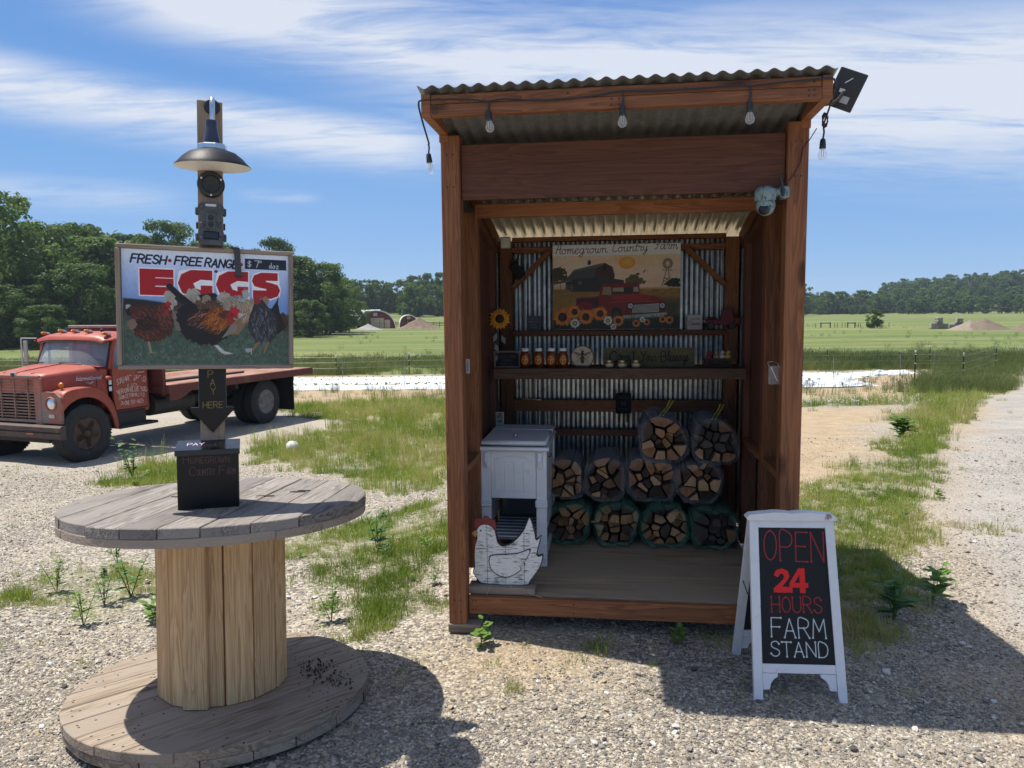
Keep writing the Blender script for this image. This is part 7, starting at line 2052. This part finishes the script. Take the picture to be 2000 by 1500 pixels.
    def wheel(x, y, s, kind):
        R, w = .455, .25; A = RX_(-pi / 2 * s)
        wh = obj('wheel', MB().lathe([(0, .02), (.10, .02), (.13, .0), (.13, -.03), (0, -.03)], 20, A, (x, y, R)), rim_m if kind == 'front' else rim2, tr, smooth=True)
        ty = MB().lathe(tyre_prof(R, w, .255), 48, A, (x, y, R), closed=True); obj('tyre', ty, rub, wh, smooth=True, angle=28)
        tread = MB()
        for i in range(60):
            a = 2 * pi * i / 60
            for q in (-1, 0, 1): tread.box((x + (R + .003) * cos(a + q * .02), y + q * .075, R + (R + .003) * sin(a + q * .02)), (.010, .055, .026), 0, RY_(-a))
        obj('tread', tread, rub, wh)
        if kind == 'front':
            obj('rim', MB().lathe([(.258, .105), (.250, .112), (.225, .100), (.205, .070), (.200, -.08), (.252, -.09)], 40, A, (x, y, R)), rim_m, wh, smooth=True)
            hub = MB().lathe([(0, .135), (.045, .130), (.060, .10), (.085, .085), (.09, .05), (0, .04)], 20, A, (x, y, R)); obj('hub', hub, rim_m, wh, smooth=True)
            for i in range(5):
                a = 2 * pi * i / 5 + .4; M = T(x, y + s * .075, R) @ RY_(a); obj('spoke', MB().prism([(.05, -.055), (.215, -.038), (.225, 0), (.215, .038), (.05, .055)], .05, M @ Matrix(((1, 0, 0, 0), (0, 0, 1, -.02), (0, 1, 0, 0), (0, 0, 0, 1)))), rim_m, wh)
        else:
            obj('rim', MB().lathe([(.258, .112), (.246, .118), (.232, .10), (.222, .05), (.205, -.03), (.12, -.06), (.10, -.03), (.06, -.02), (0, -.02)], 40, A, (x, y, R)), rim2, wh, smooth=True)
    for s in (-1, 1):
        wheel(0, s * .875, s, 'front'); wheel(-4.33, s * .875, s, 'rear'); wheel(-4.33, s * .585, s, 'rear')
    return tr


build_truck()

# ------------------------------------------------------------------ trees and the far side of the fields
leafm = leaf_mat('tree_leaves', [(0, (.045, .085, .022)), (.4, (.075, .130, .030)), (.75, (.11, .175, .038)), (1, (.155, .22, .05))], .42, inst=False, rough=.55, spec=.25, vscale=.9)
barkm = plain('tree_bark', (.10, .08, .062), .95, var=.3, vs=3, bmp=.8, bs=12)


def crown_mesh(seed, cards, lobes, card, shape, low=.12, rag=1.):
    """leaf clumps spread over lobes inside a unit-high crown (base z=low, top z=1)"""
    r = random.Random(seed); mb = MB(); L = []
    for i in range(lobes):
        z = low + (1 - low) * r.random() ** .85; t = (z - low) / (1 - low)
        if shape == 'round': rad = .36 * sqrt(max(1 - (2 * t - .9) ** 2 * .75, .02))
        elif shape == 'tall': rad = .26 * (1 - t) ** .5 * (.45 + min(t * 4, .55)) + .02
        else: rad = .42 * sqrt(max(1 - (1.6 * t - .75) ** 2 * .8, .02))
        a = r.uniform(0, 6.283); d = rad * sqrt(r.random())
        L.append((d * cos(a), d * sin(a), min(z, .93), r.uniform(.07, .15) * (1.1 - .4 * t) * rag))
    w = [l[3] ** 2 for l in L]
    for _ in range(cards):
        x, y, z, q = r.choices(L, w)[0]
        n = Vector((r.gauss(0, 1), r.gauss(0, 1), r.gauss(.25, 1))).normalized()
        p = Vector((x, y, z)) + Vector((n.x, n.y, n.z * .8)) * q * (r.random() ** .35 * 1.1 + .12 * abs(r.gauss(0, 1)))
        if p.z < low * .4: continue
        f = (n + Vector((r.uniform(-.7, .7), r.uniform(-.7, .7), r.uniform(-.4, .8)))).normalized()
        u = f.orthogonal().normalized(); v = f.cross(u); a = r.uniform(0, 6.283); u, v = u * cos(a) + v * sin(a), v * cos(a) - u * sin(a)
        s = card * r.uniform(.55, 1.25)
        mb.add([p - u * s, p - v * s * .55 + f * s * .12, p + u * s * .9, p + v * s * .6 + f * s * .15], [(0, 1, 2, 3)])
    me = mb.mesh('crown', leafm)
    return me


def trunk_mesh(seed, h=.62):
    r = random.Random(seed); mb = MB(); top = Vector((r.uniform(-.03, .03), r.uniform(-.03, .03), h))
    mb.tube([(0, 0, -.03), (0, 0, .05), top * .5, top], [.030, .021, .016, .006], 7, cap=False)
    for i in range(5):
        a = i * 2.4 + r.random(); z = r.uniform(.18, .5); b = Vector((0, 0, z)) + top * .0
        mb.tube([b, b + Vector((cos(a) * .12, sin(a) * .12, .12)), b + Vector((cos(a) * .2, sin(a) * .2, .26))], [.010, .007, .003], 5, cap=False)
    return mb.mesh('trunk', barkm, True)


CR_N = [crown_mesh(s, 14000, 135, .0170, sh, lo, .66) for s, sh, lo in ((1, 'round', .06), (2, 'wide', .05), (3, 'tall', .05), (4, 'round', .10))]
CR_F = [crown_mesh(s, 2600, 60, .038, sh, lo, .78) for s, sh, lo in ((11, 'round', .04), (12, 'wide', .04), (13, 'tall', .04), (14, 'round', .05))]
TRK = [trunk_mesh(s) for s in (1, 2)]


def tree(name, label, x, y, h, kind, near, wide=1., group=None, rz=None, z=None):
    o = thing(name, label, 'tree', (x, y, tz1(x, y) - .1 if z is None else z), group=group)
    s = Matrix.Scale(1, 4); S_ = Matrix.Diagonal((h * wide, h * wide, h, 1)) @ RZ_(rnd.uniform(0, 6.28) if rz is None else rz)
    put('trunk', TRK[kind % 2], o, S_); put('crown', (CR_N if near else CR_F)[kind], o, S_)
    return o


def hor(px): return 604.9 - (px - 1000) * .010


def at_px(px, Y):
    """where the sight line over photo column px meets the distance Y (ground plan only)"""
    return (px - 1000) / 1480 * Y * 1.005


def build_trees():
    # the wood on the left, tree by tree: column, top row, distance, kind, width, label
    near = [(-25, 385, 112, 1, 1.0, 'tallest tree of the left wood, cut by the left edge of view'), (60, 475, 118, 0, 1.15, 'broad dark tree in front of the left wood above the truck hood'),
            (128, 445, 138, 3, 1.1, 'dark round-topped tree in the left wood above the truck cab'), (165, 520, 112, 0, 1.3, 'lower bushy tree at the front of the left wood over the truck roof'),
            (205, 470, 126, 2, 1.5, 'light green tree in the left wood at the left edge of the eggs sign'), (20, 560, 104, 1, 1.5, 'low spreading tree in front of the left wood at the truck mirror'),
            (275, 500, 130, 0, 1.1, 'tree of the left wood behind the eggs sign'), (340, 441, 158, 3, .8, 'tree standing out above the top left part of the eggs sign'), (430, 478, 150, 0, 1.1, 'tree showing just over the eggs sign at the trail camera'),
            (500, 505, 140, 1, 1.0, 'tree behind the right part of the eggs sign'), (545, 472, 165, 3, .7, 'small tree top above the price corner of the eggs sign'), (588, 505, 150, 2, 1.4, 'leafy tree beside the right edge of the eggs sign'),
            (640, 520, 152, 0, 1.15, 'broad dark tree right of the eggs sign'), (668, 548, 166, 1, .95, 'spreading tree beside the low barn roof'), (610, 590, 138, 0, 1.5, 'low dense tree at the foot of the wood right of the eggs sign'),
            (695, 590, 196, 1, 1.3, 'small tree right in front of the low barn roof'), (385, 492, 144, 2, 1.3, 'pale tree just left of the trail camera above the eggs sign'), (300, 470, 162, 2, 1.2, 'taller pale tree above the left part of the eggs sign'), (100, 600, 100, 0, 1.6, 'low tree at the field edge above the truck marker lights')]
    for px, ty, Y, k, w, lb in near:
        x = at_px(px, Y); h = 1.6 + (hor(px) - ty) / 1480 * Y - tz1(x, Y) + .3
        tree('leafy_tree', lb, x, Y, h / .97, k, True, w, 'trees of the wood on the left')
    # behind them, the darker ridge of the same wood
    for i in range(26):
        px = -120 + i * 30 + rnd.uniform(-8, 8); Y = rnd.uniform(168, 215); x = at_px(px, Y)
        ty = np.interp(px, [-120, 100, 180, 240, 300, 420, 520, 600, 680], [430, 450, 440, 452, 472, 480, 500, 530, 545]) + rnd.uniform(-4, 14)
        h = 1.6 + (hor(px) - ty) / 1480 * Y - tz1(x, Y)
        tree('leafy_tree', 'tree in the back rows of the left wood, only its top showing', x, Y, h, rnd.randrange(4), False, rnd.uniform(.9, 1.3), 'back rows of the left wood')
    # wood beyond the barns
    for i in range(34):
        px = 655 + i * 8.2 + rnd.uniform(-5, 5); Y = rnd.uniform(292, 345); x = at_px(px, Y)
        ty = np.interp(px, [655, 700, 740, 770, 800, 830, 860, 930], [540, 545, 546, 552, 538, 536, 530, 545]) + rnd.uniform(0, 26) * (rnd.random() < .75)
        h = 1.6 + (hor(px) - ty) / 1480 * Y - tz1(x, Y)
        tree('leafy_tree', 'tree of the wood beyond the red barns', x, Y, h, rnd.randrange(4), False, rnd.uniform(.75, 1.15), 'wood beyond the barns')
    # the flat wood line on the right
    for i in range(46):
        px = 1560 + i * 6.0 + rnd.uniform(-4, 4); Y = rnd.uniform(405, 450); x = at_px(px, Y)
        ty = np.interp(px, [1560, 1600, 1680, 1740, 1790, 1850], [575, 569, 567, 577, 578, 575]) + rnd.uniform(0, 14) * (rnd.random() < .8)
        h = 1.6 + (hor(px) - ty) / 1480 * Y - tz1(x, Y)
        tree('leafy_tree', 'tree of the long wood line at the far edge of the right field', x, Y, h, rnd.randrange(4), False, rnd.uniform(.8, 1.25), 'far wood line on the right')
    # the wooded hill
    n = 0
    while n < 230:
        x = rnd.uniform(200, 540); Y = rnd.uniform(432, 640)
        if x / Y < .485 or x / Y > .86: continue
        z = tz1(x, Y)
        if z < -1.6 and Y > 450 and x < 250: continue
        tree('leafy_tree', 'tree on the wooded hill at the right edge', x, Y, rnd.uniform(10.5, 15), rnd.randrange(4), False, rnd.uniform(.75, 1.1), 'trees on the wooded hill'); n += 1
    # bushes along the foot of the right wood and the single bush in the field
    for px, Y, h, lb in ((1660, 395, 5.0, 'small round bush at the foot of the far wood, left one of a pair'), (1681, 395, 5.2, 'small round bush at the foot of the far wood, right one of a pair'), (1596, 398, 4.2, 'small bush at the foot of the far wood beside the stand post'),
                         (1836, 385, 7.0, 'pale round bush at the foot of the wooded hill'), (1852, 383, 8.5, 'larger pale bush at the foot of the wooded hill'), (1775, 390, 8., 'bushy young tree at the foot of the far wood'), (1797, 392, 9., 'second bushy young tree at the foot of the far wood'),
                         (1885, 380, 9, 'spreading young tree below the wooded hill'), (1915, 382, 9, 'pale young tree below the wooded hill'), (1950, 378, 9, 'bushy young tree low on the wooded hill'), (1985, 376, 9.5, 'young tree low on the wooded hill at the right edge')):
        tree('bush', lb, at_px(px, Y), Y, h, 0, False, 1.25, 'bushes below the far woods')
    x, Y = at_px(1704, 158), 158
    tree('round_bush', 'single round dark bush standing alone in the right field', x, Y, 4.1, 0, True, 1.15)
    # more wood all round, so that the place closes when seen from a step to the side
    for i in range(44):
        px = 905 + i * 15.2 + rnd.uniform(-6, 6); Y = rnd.uniform(350, 425); x = at_px(px, Y)
        tree('leafy_tree', 'tree of the far wood line hidden behind the farm stand', x, Y, rnd.uniform(12, 17), rnd.randrange(4), False, rnd.uniform(.9, 1.3), 'far wood behind the stand')


build_trees()


def build_beds():
    m, k, out = new_mat('white_mulch_film'); co = k.n('ShaderNodeTexCoord').outputs['Object']
    n = k.noise(k.mapping(co, scale=(.6, 3, 3)), 1.6, 6, .6)
    k.put(out.inputs[0], bsdf(k, k.ramp(n, [(.3, (.66, .69, .74)), (.7, (.86, .87, .89))]), .32, 0, bump(k, k.noise(k.mapping(co, scale=(.8, 4, 4)), 3, 5, .6), .5, .03), .5))
    pl = leaf_mat('seedling_leaves', [(0, (.06, .12, .03)), (1, (.13, .22, .05))], .3, inst=False)
    # film-covered beds running across the view
    ys = [34.6, 35.8, 37.0, 39.0, 40.3, 41.6, 42.9, 44.2]
    lab = ['nearest white plastic-covered planting bed with seedlings', 'second nearest white plastic planting bed', 'third white plastic planting bed from the front', 'fourth white plastic planting bed from the front',
           'fifth white plastic planting bed from the front', 'third farthest white plastic planting bed', 'second farthest white plastic planting bed', 'farthest white plastic planting bed by the tall grass']
    r = random.Random(6)
    for i, y in enumerate(ys):
        o = thing('planting_bed', lab[i], 'planting bed', (0, 0, 0), group='white plastic planting beds')
        x1 = (14.6 + 1.0 * i + r.uniform(-.4, .4)); rows = []
        w = .50 if i < 3 else .60
        for x in np.linspace(-30, x1, 130):
            e = ss(0, 1.2, x1 - x); row = []
            for t in np.linspace(-1, 1, 9):
                hh = (.055 * (1 - abs(t) ** 4) + .012 * sin(x * 3 + t * 4 + i) + .02 * (vnoise(x * 1.3, t * 2 + i * 5) - .5)) * (.25 + .75 * e)
                yy = y + w * t; row.append((x, yy, tz1(x, yy) + float(hh) + .01))
            rows.append(row)
        obj('mulch_film', MB().grid(rows), m, o, smooth=True, angle=80)
        if i in (0, 1, 3, 5):
            mb = MB()
            for x in np.arange(-20, x1 - 1.2, .46):
                if i and r.random() < .3: continue
                for s in (0,):
                    p = Vector((x + r.uniform(-.05, .05), y + r.uniform(-.05, .05) - .1, tz1(x, y) + .20))
                    for q in range(7):
                        a = r.uniform(0, 6.28); L = r.uniform(.07, .16) * (1.25 if i == 0 else .8); d = Vector((cos(a), sin(a), r.uniform(.5, 1.6))).normalized(); sd = d.cross(Vector((0, 0, 1))).normalized() * L * .3
                        mb.add([p, p + d * L * .5 + sd, p + d * L, p + d * L * .5 - sd], [(0, 1, 2, 3)])
            g = obj('seedlings', mb, pl, o); g['kind'] = 'stuff'
    # crumpled spare film at the right-hand end
    cf = thing('crumpled_film', 'crumpled white plastic film and black drip hose left at the end of the beds', 'plastic film', (0, 0, 0)); r = random.Random(8)
    for cx, cy, R in ((13.6, 32.4, .9), (14.9, 33.0, .7), (12.6, 31.8, .7), (22.0, 43.4, 1.0), (20.9, 43.0, .8)):
        rows = []
        for i in range(13):
            row = []
            for j in range(13):
                u, v = i / 6 - 1, j / 6 - 1; d = max(0, 1 - (u * u + v * v) ** .5)
                row.append((cx + u * R * 1.8, cy + v * R * .6, tz1(cx + u * R, cy + v * R * .6) - .03 + (.42 * d * r.uniform(.35, 1))))
            rows.append(row)
        obj('film_heap', MB().grid(rows), m, cf)
    hose = [(11.6, 31.2), (13.2, 31.3), (14.8, 32.0), (16.2, 34.2), (17.6, 37.8), (19.5, 41.2), (21.2, 42.6)]
    obj('drip_hose', MB().tube([(x, y, tz1(x, y) + .02) for x, y in smooth_line(hose, 6)], .022, 6), black_plastic, cf, smooth=True)


build_beds()


def build_fences():
    gr = plain('fence_post_green', (.022, .038, .030), .6); wt_ = plain('post_tip_white', (.72, .72, .70), .6); wr = plain('fence_wire', (.22, .23, .23), .5, .6); yl = plain('insulator_yellow', (.55, .48, .22), .6)
    P = [(1786, 755, 33.6, 1.55, 'dark steel fence post with white tip at the near end of the white beds'), (1880, 742, 37.4, 1.35, 'dark steel fence post standing in the grass right of the beds'), (1943, 718, 48.0, 1.5, 'dark steel fence post nearest the gravel road'),
         (1814, 718, 48.6, 1.5, 'dark steel fence post beyond the far end of the beds'), (1614, 719, 49.5, 1.4, 'dark steel fence post behind the beds beside the stand'), (800, 727, 48.5, 1.4, 'dark steel fence post behind the beds left of the stand'), (658, 733, 47.5, 1.3, 'thin dark fence post behind the beds right of the truck')]
    tops = []
    for px, py, Y, h, lb in P:
        x = at_px(px, Y); z = tz1(x, Y)
        o = thing('fence_post', lb, 'fence post', (x, Y, z), group='steel fence posts round the beds')
        w = .032
        obj('shaft', MB().prism([(-w, -.008), (w, -.008), (w, .008), (.008, .008), (.008, .05), (-.008, .05), (-.008, .008), (-w, .008)], h + .3, T(0, 0, -.3)), gr, o)
        obj('tip', MB().box((0, 0, h - .05), (.07, .024, .11), .004), wt_, o)
        for q in (.35, .62, .88): obj('insulator', MB().box((0, -.03, h * q), (.075, .05, .035), .008), yl, o)
        tops.append((x, Y, z, h))
    # stakes of thin steel inside the beds
    for px, Y, lb in ((1757, 37, 'thin steel stake at the far right of the white beds'), (1627, 34.5, 'thin steel stake in the white beds beside the stand post'), (670, 34.5, 'thin steel stake in the beds right of the truck'), (790, 35.2, 'thin steel stake in the beds left of the stand'), (1822, 41, 'thin steel stake in the grass past the beds')):
        x = at_px(px, Y); tag(obj('steel_stake', MB().tube([(x, Y, tz1(x, Y) - .2), (x, Y, tz1(x, Y) + 1.3)], .014, 6), wr), lb, 'stake', 'steel stakes by the beds')
    order = [6, 5, 4, 3, 2]
    w = thing('wire_fence', 'thin wire strands strung along the fence posts behind the beds', 'wire fence', (0, 0, 0))
    for q in (.35, .62, .88):
        pts = [(tops[i][0], tops[i][1] - .06, tops[i][2] + tops[i][3] * q) for i in order]; pts = [(-34, 47.5, tz1(-34, 47.5) + 1.3 * q)] + pts
        obj('wire', MB().tube(pts, .007, 4), wr, w)
        obj('wire', MB().tube([(tops[i][0], tops[i][1] - .06, tops[i][2] + tops[i][3] * q) for i in (0, 1, 2)], .006, 4), wr, w)
    # wooden corral frames in the far field
    tw = wood('corral_timber', (.06, .045, .035), (.16, .13, .10), .9)
    for px0, px1, Y, lb in ((1600, 1618, 166, 'dark timber gate frame in the right field, left one'), (1652, 1666, 164, 'dark timber gate frame in the right field, right one')):
        x0, x1 = at_px(px0, Y), at_px(px1, Y); z = tz1(x0, Y); o = thing('gate_frame', lb, 'gate frame', (0, 0, 0), group='timber gate frames in the field')
        for x in (x0, x1): beam('upright', o, (x, Y, z - .2), (x, Y, z + 1.15), .2, .2, tw, z=(0, -1, 0))
        beam('top_rail', o, (x0 - .2, Y, z + 1.0), (x1 + .2, Y, z + 1.0), .16, .18, tw); 
    for i, px in enumerate((1590, 1627, 1632, 1641, 1647, 1673, 1677, 1732)):
        x, Y = at_px(px, 166), 166; o = tag(beam('field_stake', None, (x, Y, tz1(x, Y) - .2), (x, Y, tz1(x, Y) + 1.0), .10, .10, tw, z=(0, -1, 0)), 'short dark stake in the right field beside the gate frames', 'stake', 'stakes by the gate frames')


build_fences()


def mound(name, label, x, y, rx, ry, h, m, seed, kind=None):
    rows = []; z0 = tz1(x, y)
    for i in range(15):
        t = i / 14; row = []
        for j in range(37):
            a = 2 * pi * j / 36; q = 1 + .22 * (vnoise(cos(a) * 2 + seed, sin(a) * 2 + 9) - .5)
            hh = h * ((1 - t) ** 1.15 * (1 - .12 * t)) + .10 * h * (vnoise(cos(a) * 5 * t + seed * 3, sin(a) * 5 * t + 4) - .5) * min(1, 4 * (1 - t)) - .05
            row.append((rx * t * q * cos(a), ry * t * q * sin(a), float(hh)))
        rows.append(row)
    o = obj(name, MB().grid(rows), m, None, T(x, y, z0), smooth=True, angle=60)
    return tag(o, label, 'pile')


def build_far():
    soil = plain('pile_soil', (.17, .125, .085), .95, var=.35, vs=1.2, bmp=1., bs=8); grav = plain('pile_gravel', (.155, .118, .082), .95, var=.25, vs=1.5, bmp=1., bs=10); stone = plain('pile_stone', (.26, .25, .24), .9, var=.2, vs=1.2, bmp=1., bs=8)
    mound('soil_pile', 'brown soil heap in front of the smaller red barn', at_px(822, 190), 190, 6.2, 4, 3.0, soil, 1); mound('stone_pile', 'pale stone heap at the door of the larger red barn', at_px(722, 186), 186, 4.0, 3, 1.5, stone, 2)
    mound('gravel_pile', 'broad grey gravel heap in the right field, taller part', at_px(1916, 141), 141, 5.6, 4, 2.3, grav, 3); mound('gravel_pile', 'lower gravel heap joined to the left of the tall one', at_px(1890, 142), 142, 4.6, 4, 1.9, plain('pile_gravel_pale', (.225, .185, .14), .95, var=.2, vs=1.5, bmp=1., bs=10), 4)
    mound('gravel_pile', 'dark gravel heap cut by the right edge of view', at_px(2010, 136), 136, 4.5, 3, 2.0, grav, 5)
    # pallets of stone
    st = plain('pallet_stone', (.32, .29, .25), .9, var=.3, vs=3); pw = wood('pallet_timber', (.12, .09, .06), (.30, .24, .17), .9)
    r = random.Random(3)
    def pallet(px, Y, z, lb, h):
        x = at_px(px, Y); o = thing('stone_pallet', lb, 'stone pallet', (x, Y, tz1(x, Y) + z), r.uniform(-.3, .3), 'pallets of stone in the field')
        obj('pallet', MB().box((0, 0, .08), (1.25, 1.1, .15), .01), pw, o)
        for i in range(3):
            for j in range(3): obj('stone_block', MB().box((-.4 + .4 * j + r.uniform(-.04, .04), r.uniform(-.05, .05), .16 + h / 6 + i * h / 3), (.37 + r.uniform(-.05, .02), 1.0, h / 3 - .015), .03), st, o)
    for i, (px, z, h, lb) in enumerate(((1818, 0, 1.0, 'leftmost pallet of stone in the right field, small'), (1828, 0, 1.1, 'lower pallet of stone under a stacked one at the left of the row'), (1828, 1.28, .8, 'pallet of stone stacked on top at the left of the row'), (1841, 0, .95, 'single pallet of stone left of the middle of the row'),
                                        (1852, 0, .75, 'lowest pallet of stone in the middle of the row'), (1861, 0, 1.0, 'lower pallet of stone under a stacked one at the right of the row'), (1868, 1.0, .9, 'pallet of stone stacked on top at the right of the row'), (1870, 0, .85, 'rightmost pallet of stone in the row'))):
        pallet(px, 150 + (i % 2) * .4, z, lb, h)
    # barns
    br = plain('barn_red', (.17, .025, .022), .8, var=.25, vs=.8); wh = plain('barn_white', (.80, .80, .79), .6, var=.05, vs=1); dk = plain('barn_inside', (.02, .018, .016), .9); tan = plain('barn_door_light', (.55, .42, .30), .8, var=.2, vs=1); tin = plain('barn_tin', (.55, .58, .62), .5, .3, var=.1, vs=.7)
    def hoop(label, px, Y, W_, H_, D, rz, pointed, door):
        x = at_px(px, Y); o = thing('hoop_barn', label, 'barn', (x, Y, tz1(x, Y) - .1), rz)
        n = 18; arc = []
        for i in range(n + 1):
            t = pi * i / n; c_, s_ = cos(t), sin(t); arc.append((W_ / 2 * math.copysign(abs(c_) ** (.9 if pointed else .8), c_), H_ * (s_ ** (1.05 if pointed else .72) if s_ > 0 else 0)))
        XZm = Matrix(((1, 0, 0, 0), (0, 0, 1, 0), (0, 1, 0, 0), (0, 0, 0, 1)))
        obj('gable_wall', MB().prism([(a * .97, b * .965) for a, b in arc], .12, XZm), br, o)
        obj('rear_wall', MB().prism([(a * .97, b * .965) for a, b in arc], .12, T(0, D - .12, 0) @ XZm), br, o)
        rows = [[(a, y, b) for a, b in arc] for y in (-.45, 0, D / 2, D)]; inn = [[(a * .955, y, b * .945) for a, b in arc] for y in (-.45, 0, D / 2, D)]
        mb = MB().grid(rows); mb.grid([r_[::-1] for r_ in inn]); mb.grid([rows[0], inn[0]]); obj('roof', mb, wh, o, smooth=True, angle=50)
        for (a, b, w, h, m_, nm) in door: obj(nm, MB().box((a, -.03, b + h / 2), (w, .10, h), .01), m_, o)
        return o
    hoop('larger red hoop barn with white arched roof edge and open front', 738, 200, 10.4, 4.9, 16, radians(11.5), True, [(.3, .1, 3.4, 2.7, tan, 'door_opening'), (2.9, .1, 1.4, 2.2, tan, 'door_opening'), (-.2, 3.3, 1.1, .9, tan, 'hatch'), (.9, .1, .12, 2.7, br, 'door_post'), (-.6, .1, .12, 2.7, br, 'door_post'), (.3, 1.3, 3.4, .12, br, 'door_rail')])
    hoop('smaller red hoop barn with white arched roof right of the larger one', 801, 200, 4.9, 3.6, 9, radians(9), False, [(0, .1, 1.5, 2.2, dk, 'door_opening'), (0, 2.5, .9, .7, tan, 'hatch'), (-.2, .1, .18, 2.1, tan, 'door_post'), (.4, .1, .3, 1.2, tan, 'door_leaf')])
    x, Y = at_px(700, 212), 212; o = thing('low_shed', 'long low red shed with pale tin roof behind the larger barn', 'shed', (x, Y, tz1(x, Y) - .1), radians(-10))
    obj('wall', MB().box((0, 3, 1.5), (11, 6, 3.0), .02), br, o); obj('roof', MB().prism([(-.6, 3.0), (3, 4.6), (6.6, 3.0), (6.6, 2.85), (3, 4.42), (-.6, 2.85)], 12, Matrix(((0, 0, 1, -6), (1, 0, 0, 0), (0, 1, 0, 0), (0, 0, 0, 1)))), tin, o)
    obj('door', MB().box((-2, -.04, 1.1), (2, .1, 2.2), .01), dk, o); obj('window', MB().box((2.5, -.04, 1.7), (1.2, .1, .9), .01), dk, o)
    # paddock rails by the barns
    pr = thing('paddock_fence', 'dark board paddock fence between the two red barns', 'fence', (0, 0, 0)); tw = bpy.data.materials['corral_timber']
    for px0, px1 in ((768, 792), (838, 872)):
        x0, x1 = at_px(px0, 205), at_px(px1, 205)
        for z in (.5, 1.0, 1.4): beam('rail', pr, (x0, 205, tz1(x0, 205) + z), (x1, 205, tz1(x1, 205) + z), .08, .16, tw)
        for t in np.linspace(0, 1, 4): x = x0 + (x1 - x0) * t; beam('fence_upright', pr, (x, 205.1, tz1(x, 205) - .2), (x, 205.1, tz1(x, 205) + 1.6), .16, .16, tw, z=(0, -1, 0))


build_far()


# ------------------------------------------------------------------ single weeds, the pale ball
def build_small():
    wm = leaf_mat('single_weed_leaves', [(0, (.07, .16, .03)), (1, (.15, .26, .05))], .35, inst=False)
    for lb, x, y, h, lv, ll, lw, br_, seed in (('bright green broad-leaved weed at the foot of the left front post', -.16, 3.50, .13, 4, .62, .42, 3, 31), ('small weed growing against the front sill of the stand', .78, 3.46, .14, 6, .45, .28, 3, 32),
                                         ('big leafy weed clump at the edge of the gravel road', 6.05, 11.6, .34, 8, .75, .22, 12, 33), ('tall leafy weed behind the spool table right of the pay box', -.98, 5.35, .30, 8, .35, .25, 4, 34),
                                         ('upright leafy weed on the gravel left of the pay box', -5.2, 10.2, .62, 12, .26, .25, 4, 35), ('low leafy weed in the shade right of the sandwich board', 1.95, 3.75, .26, 7, .5, .3, 5, 36), ('second leafy weed in the shade right of the sandwich board', 2.25, 3.95, .24, 7, .5, .3, 4, 37),
                                         ('tall thin weed left of the spool drum', -2.35, 4.5, .34, 9, .28, .26, 3, 38), ('yellow-green weed left of the spool drum near its base', -1.98, 4.05, .20, 7, .45, .3, 4, 39)):
        tag(obj('weed', weed_mesh(seed, h, lv, ll, lw, br_), wm, None, T(x, y, tz1(x, y))), lb, 'weed')
    b = thing('ball', 'old white ball lying in the grass behind the spool table', 'ball', (-3.62, 12.3, tz1(-3.62, 12.3) + .09))
    obj('shell', MB().sphere((0, 0, 0), .115, 24, 16), plain('old_ball', (.62, .60, .56), .7, var=.15, vs=20), b, smooth=True)
    for a in (0, pi / 2): obj('seam', MB().lathe([(.1155 + .002 * cos(t), .002 * sin(t)) for t in np.linspace(0, 2 * pi, 6, endpoint=False)], 32, RX_(pi / 2) @ RY_(a), (0, 0, 0), closed=True), plain('ball_seam_%d' % int(a * 10), (.40, .38, .35), .8), b)


build_small()


def build_haze():
    m, k, out = new_mat('haze')
    v = k.n('ShaderNodeVolumePrincipled'); v.inputs['Color'].default_value = (.72, .83, 1, 1); v.inputs['Density'].default_value = .00021; v.inputs['Anisotropy'].default_value = .2
    k.t.links.new(v.outputs[0], out.inputs['Volume'])
    o = obj('haze', MB().box((0, 475, 16), (2200, 1700, 52)), m); o['kind'] = 'stuff'


build_haze()
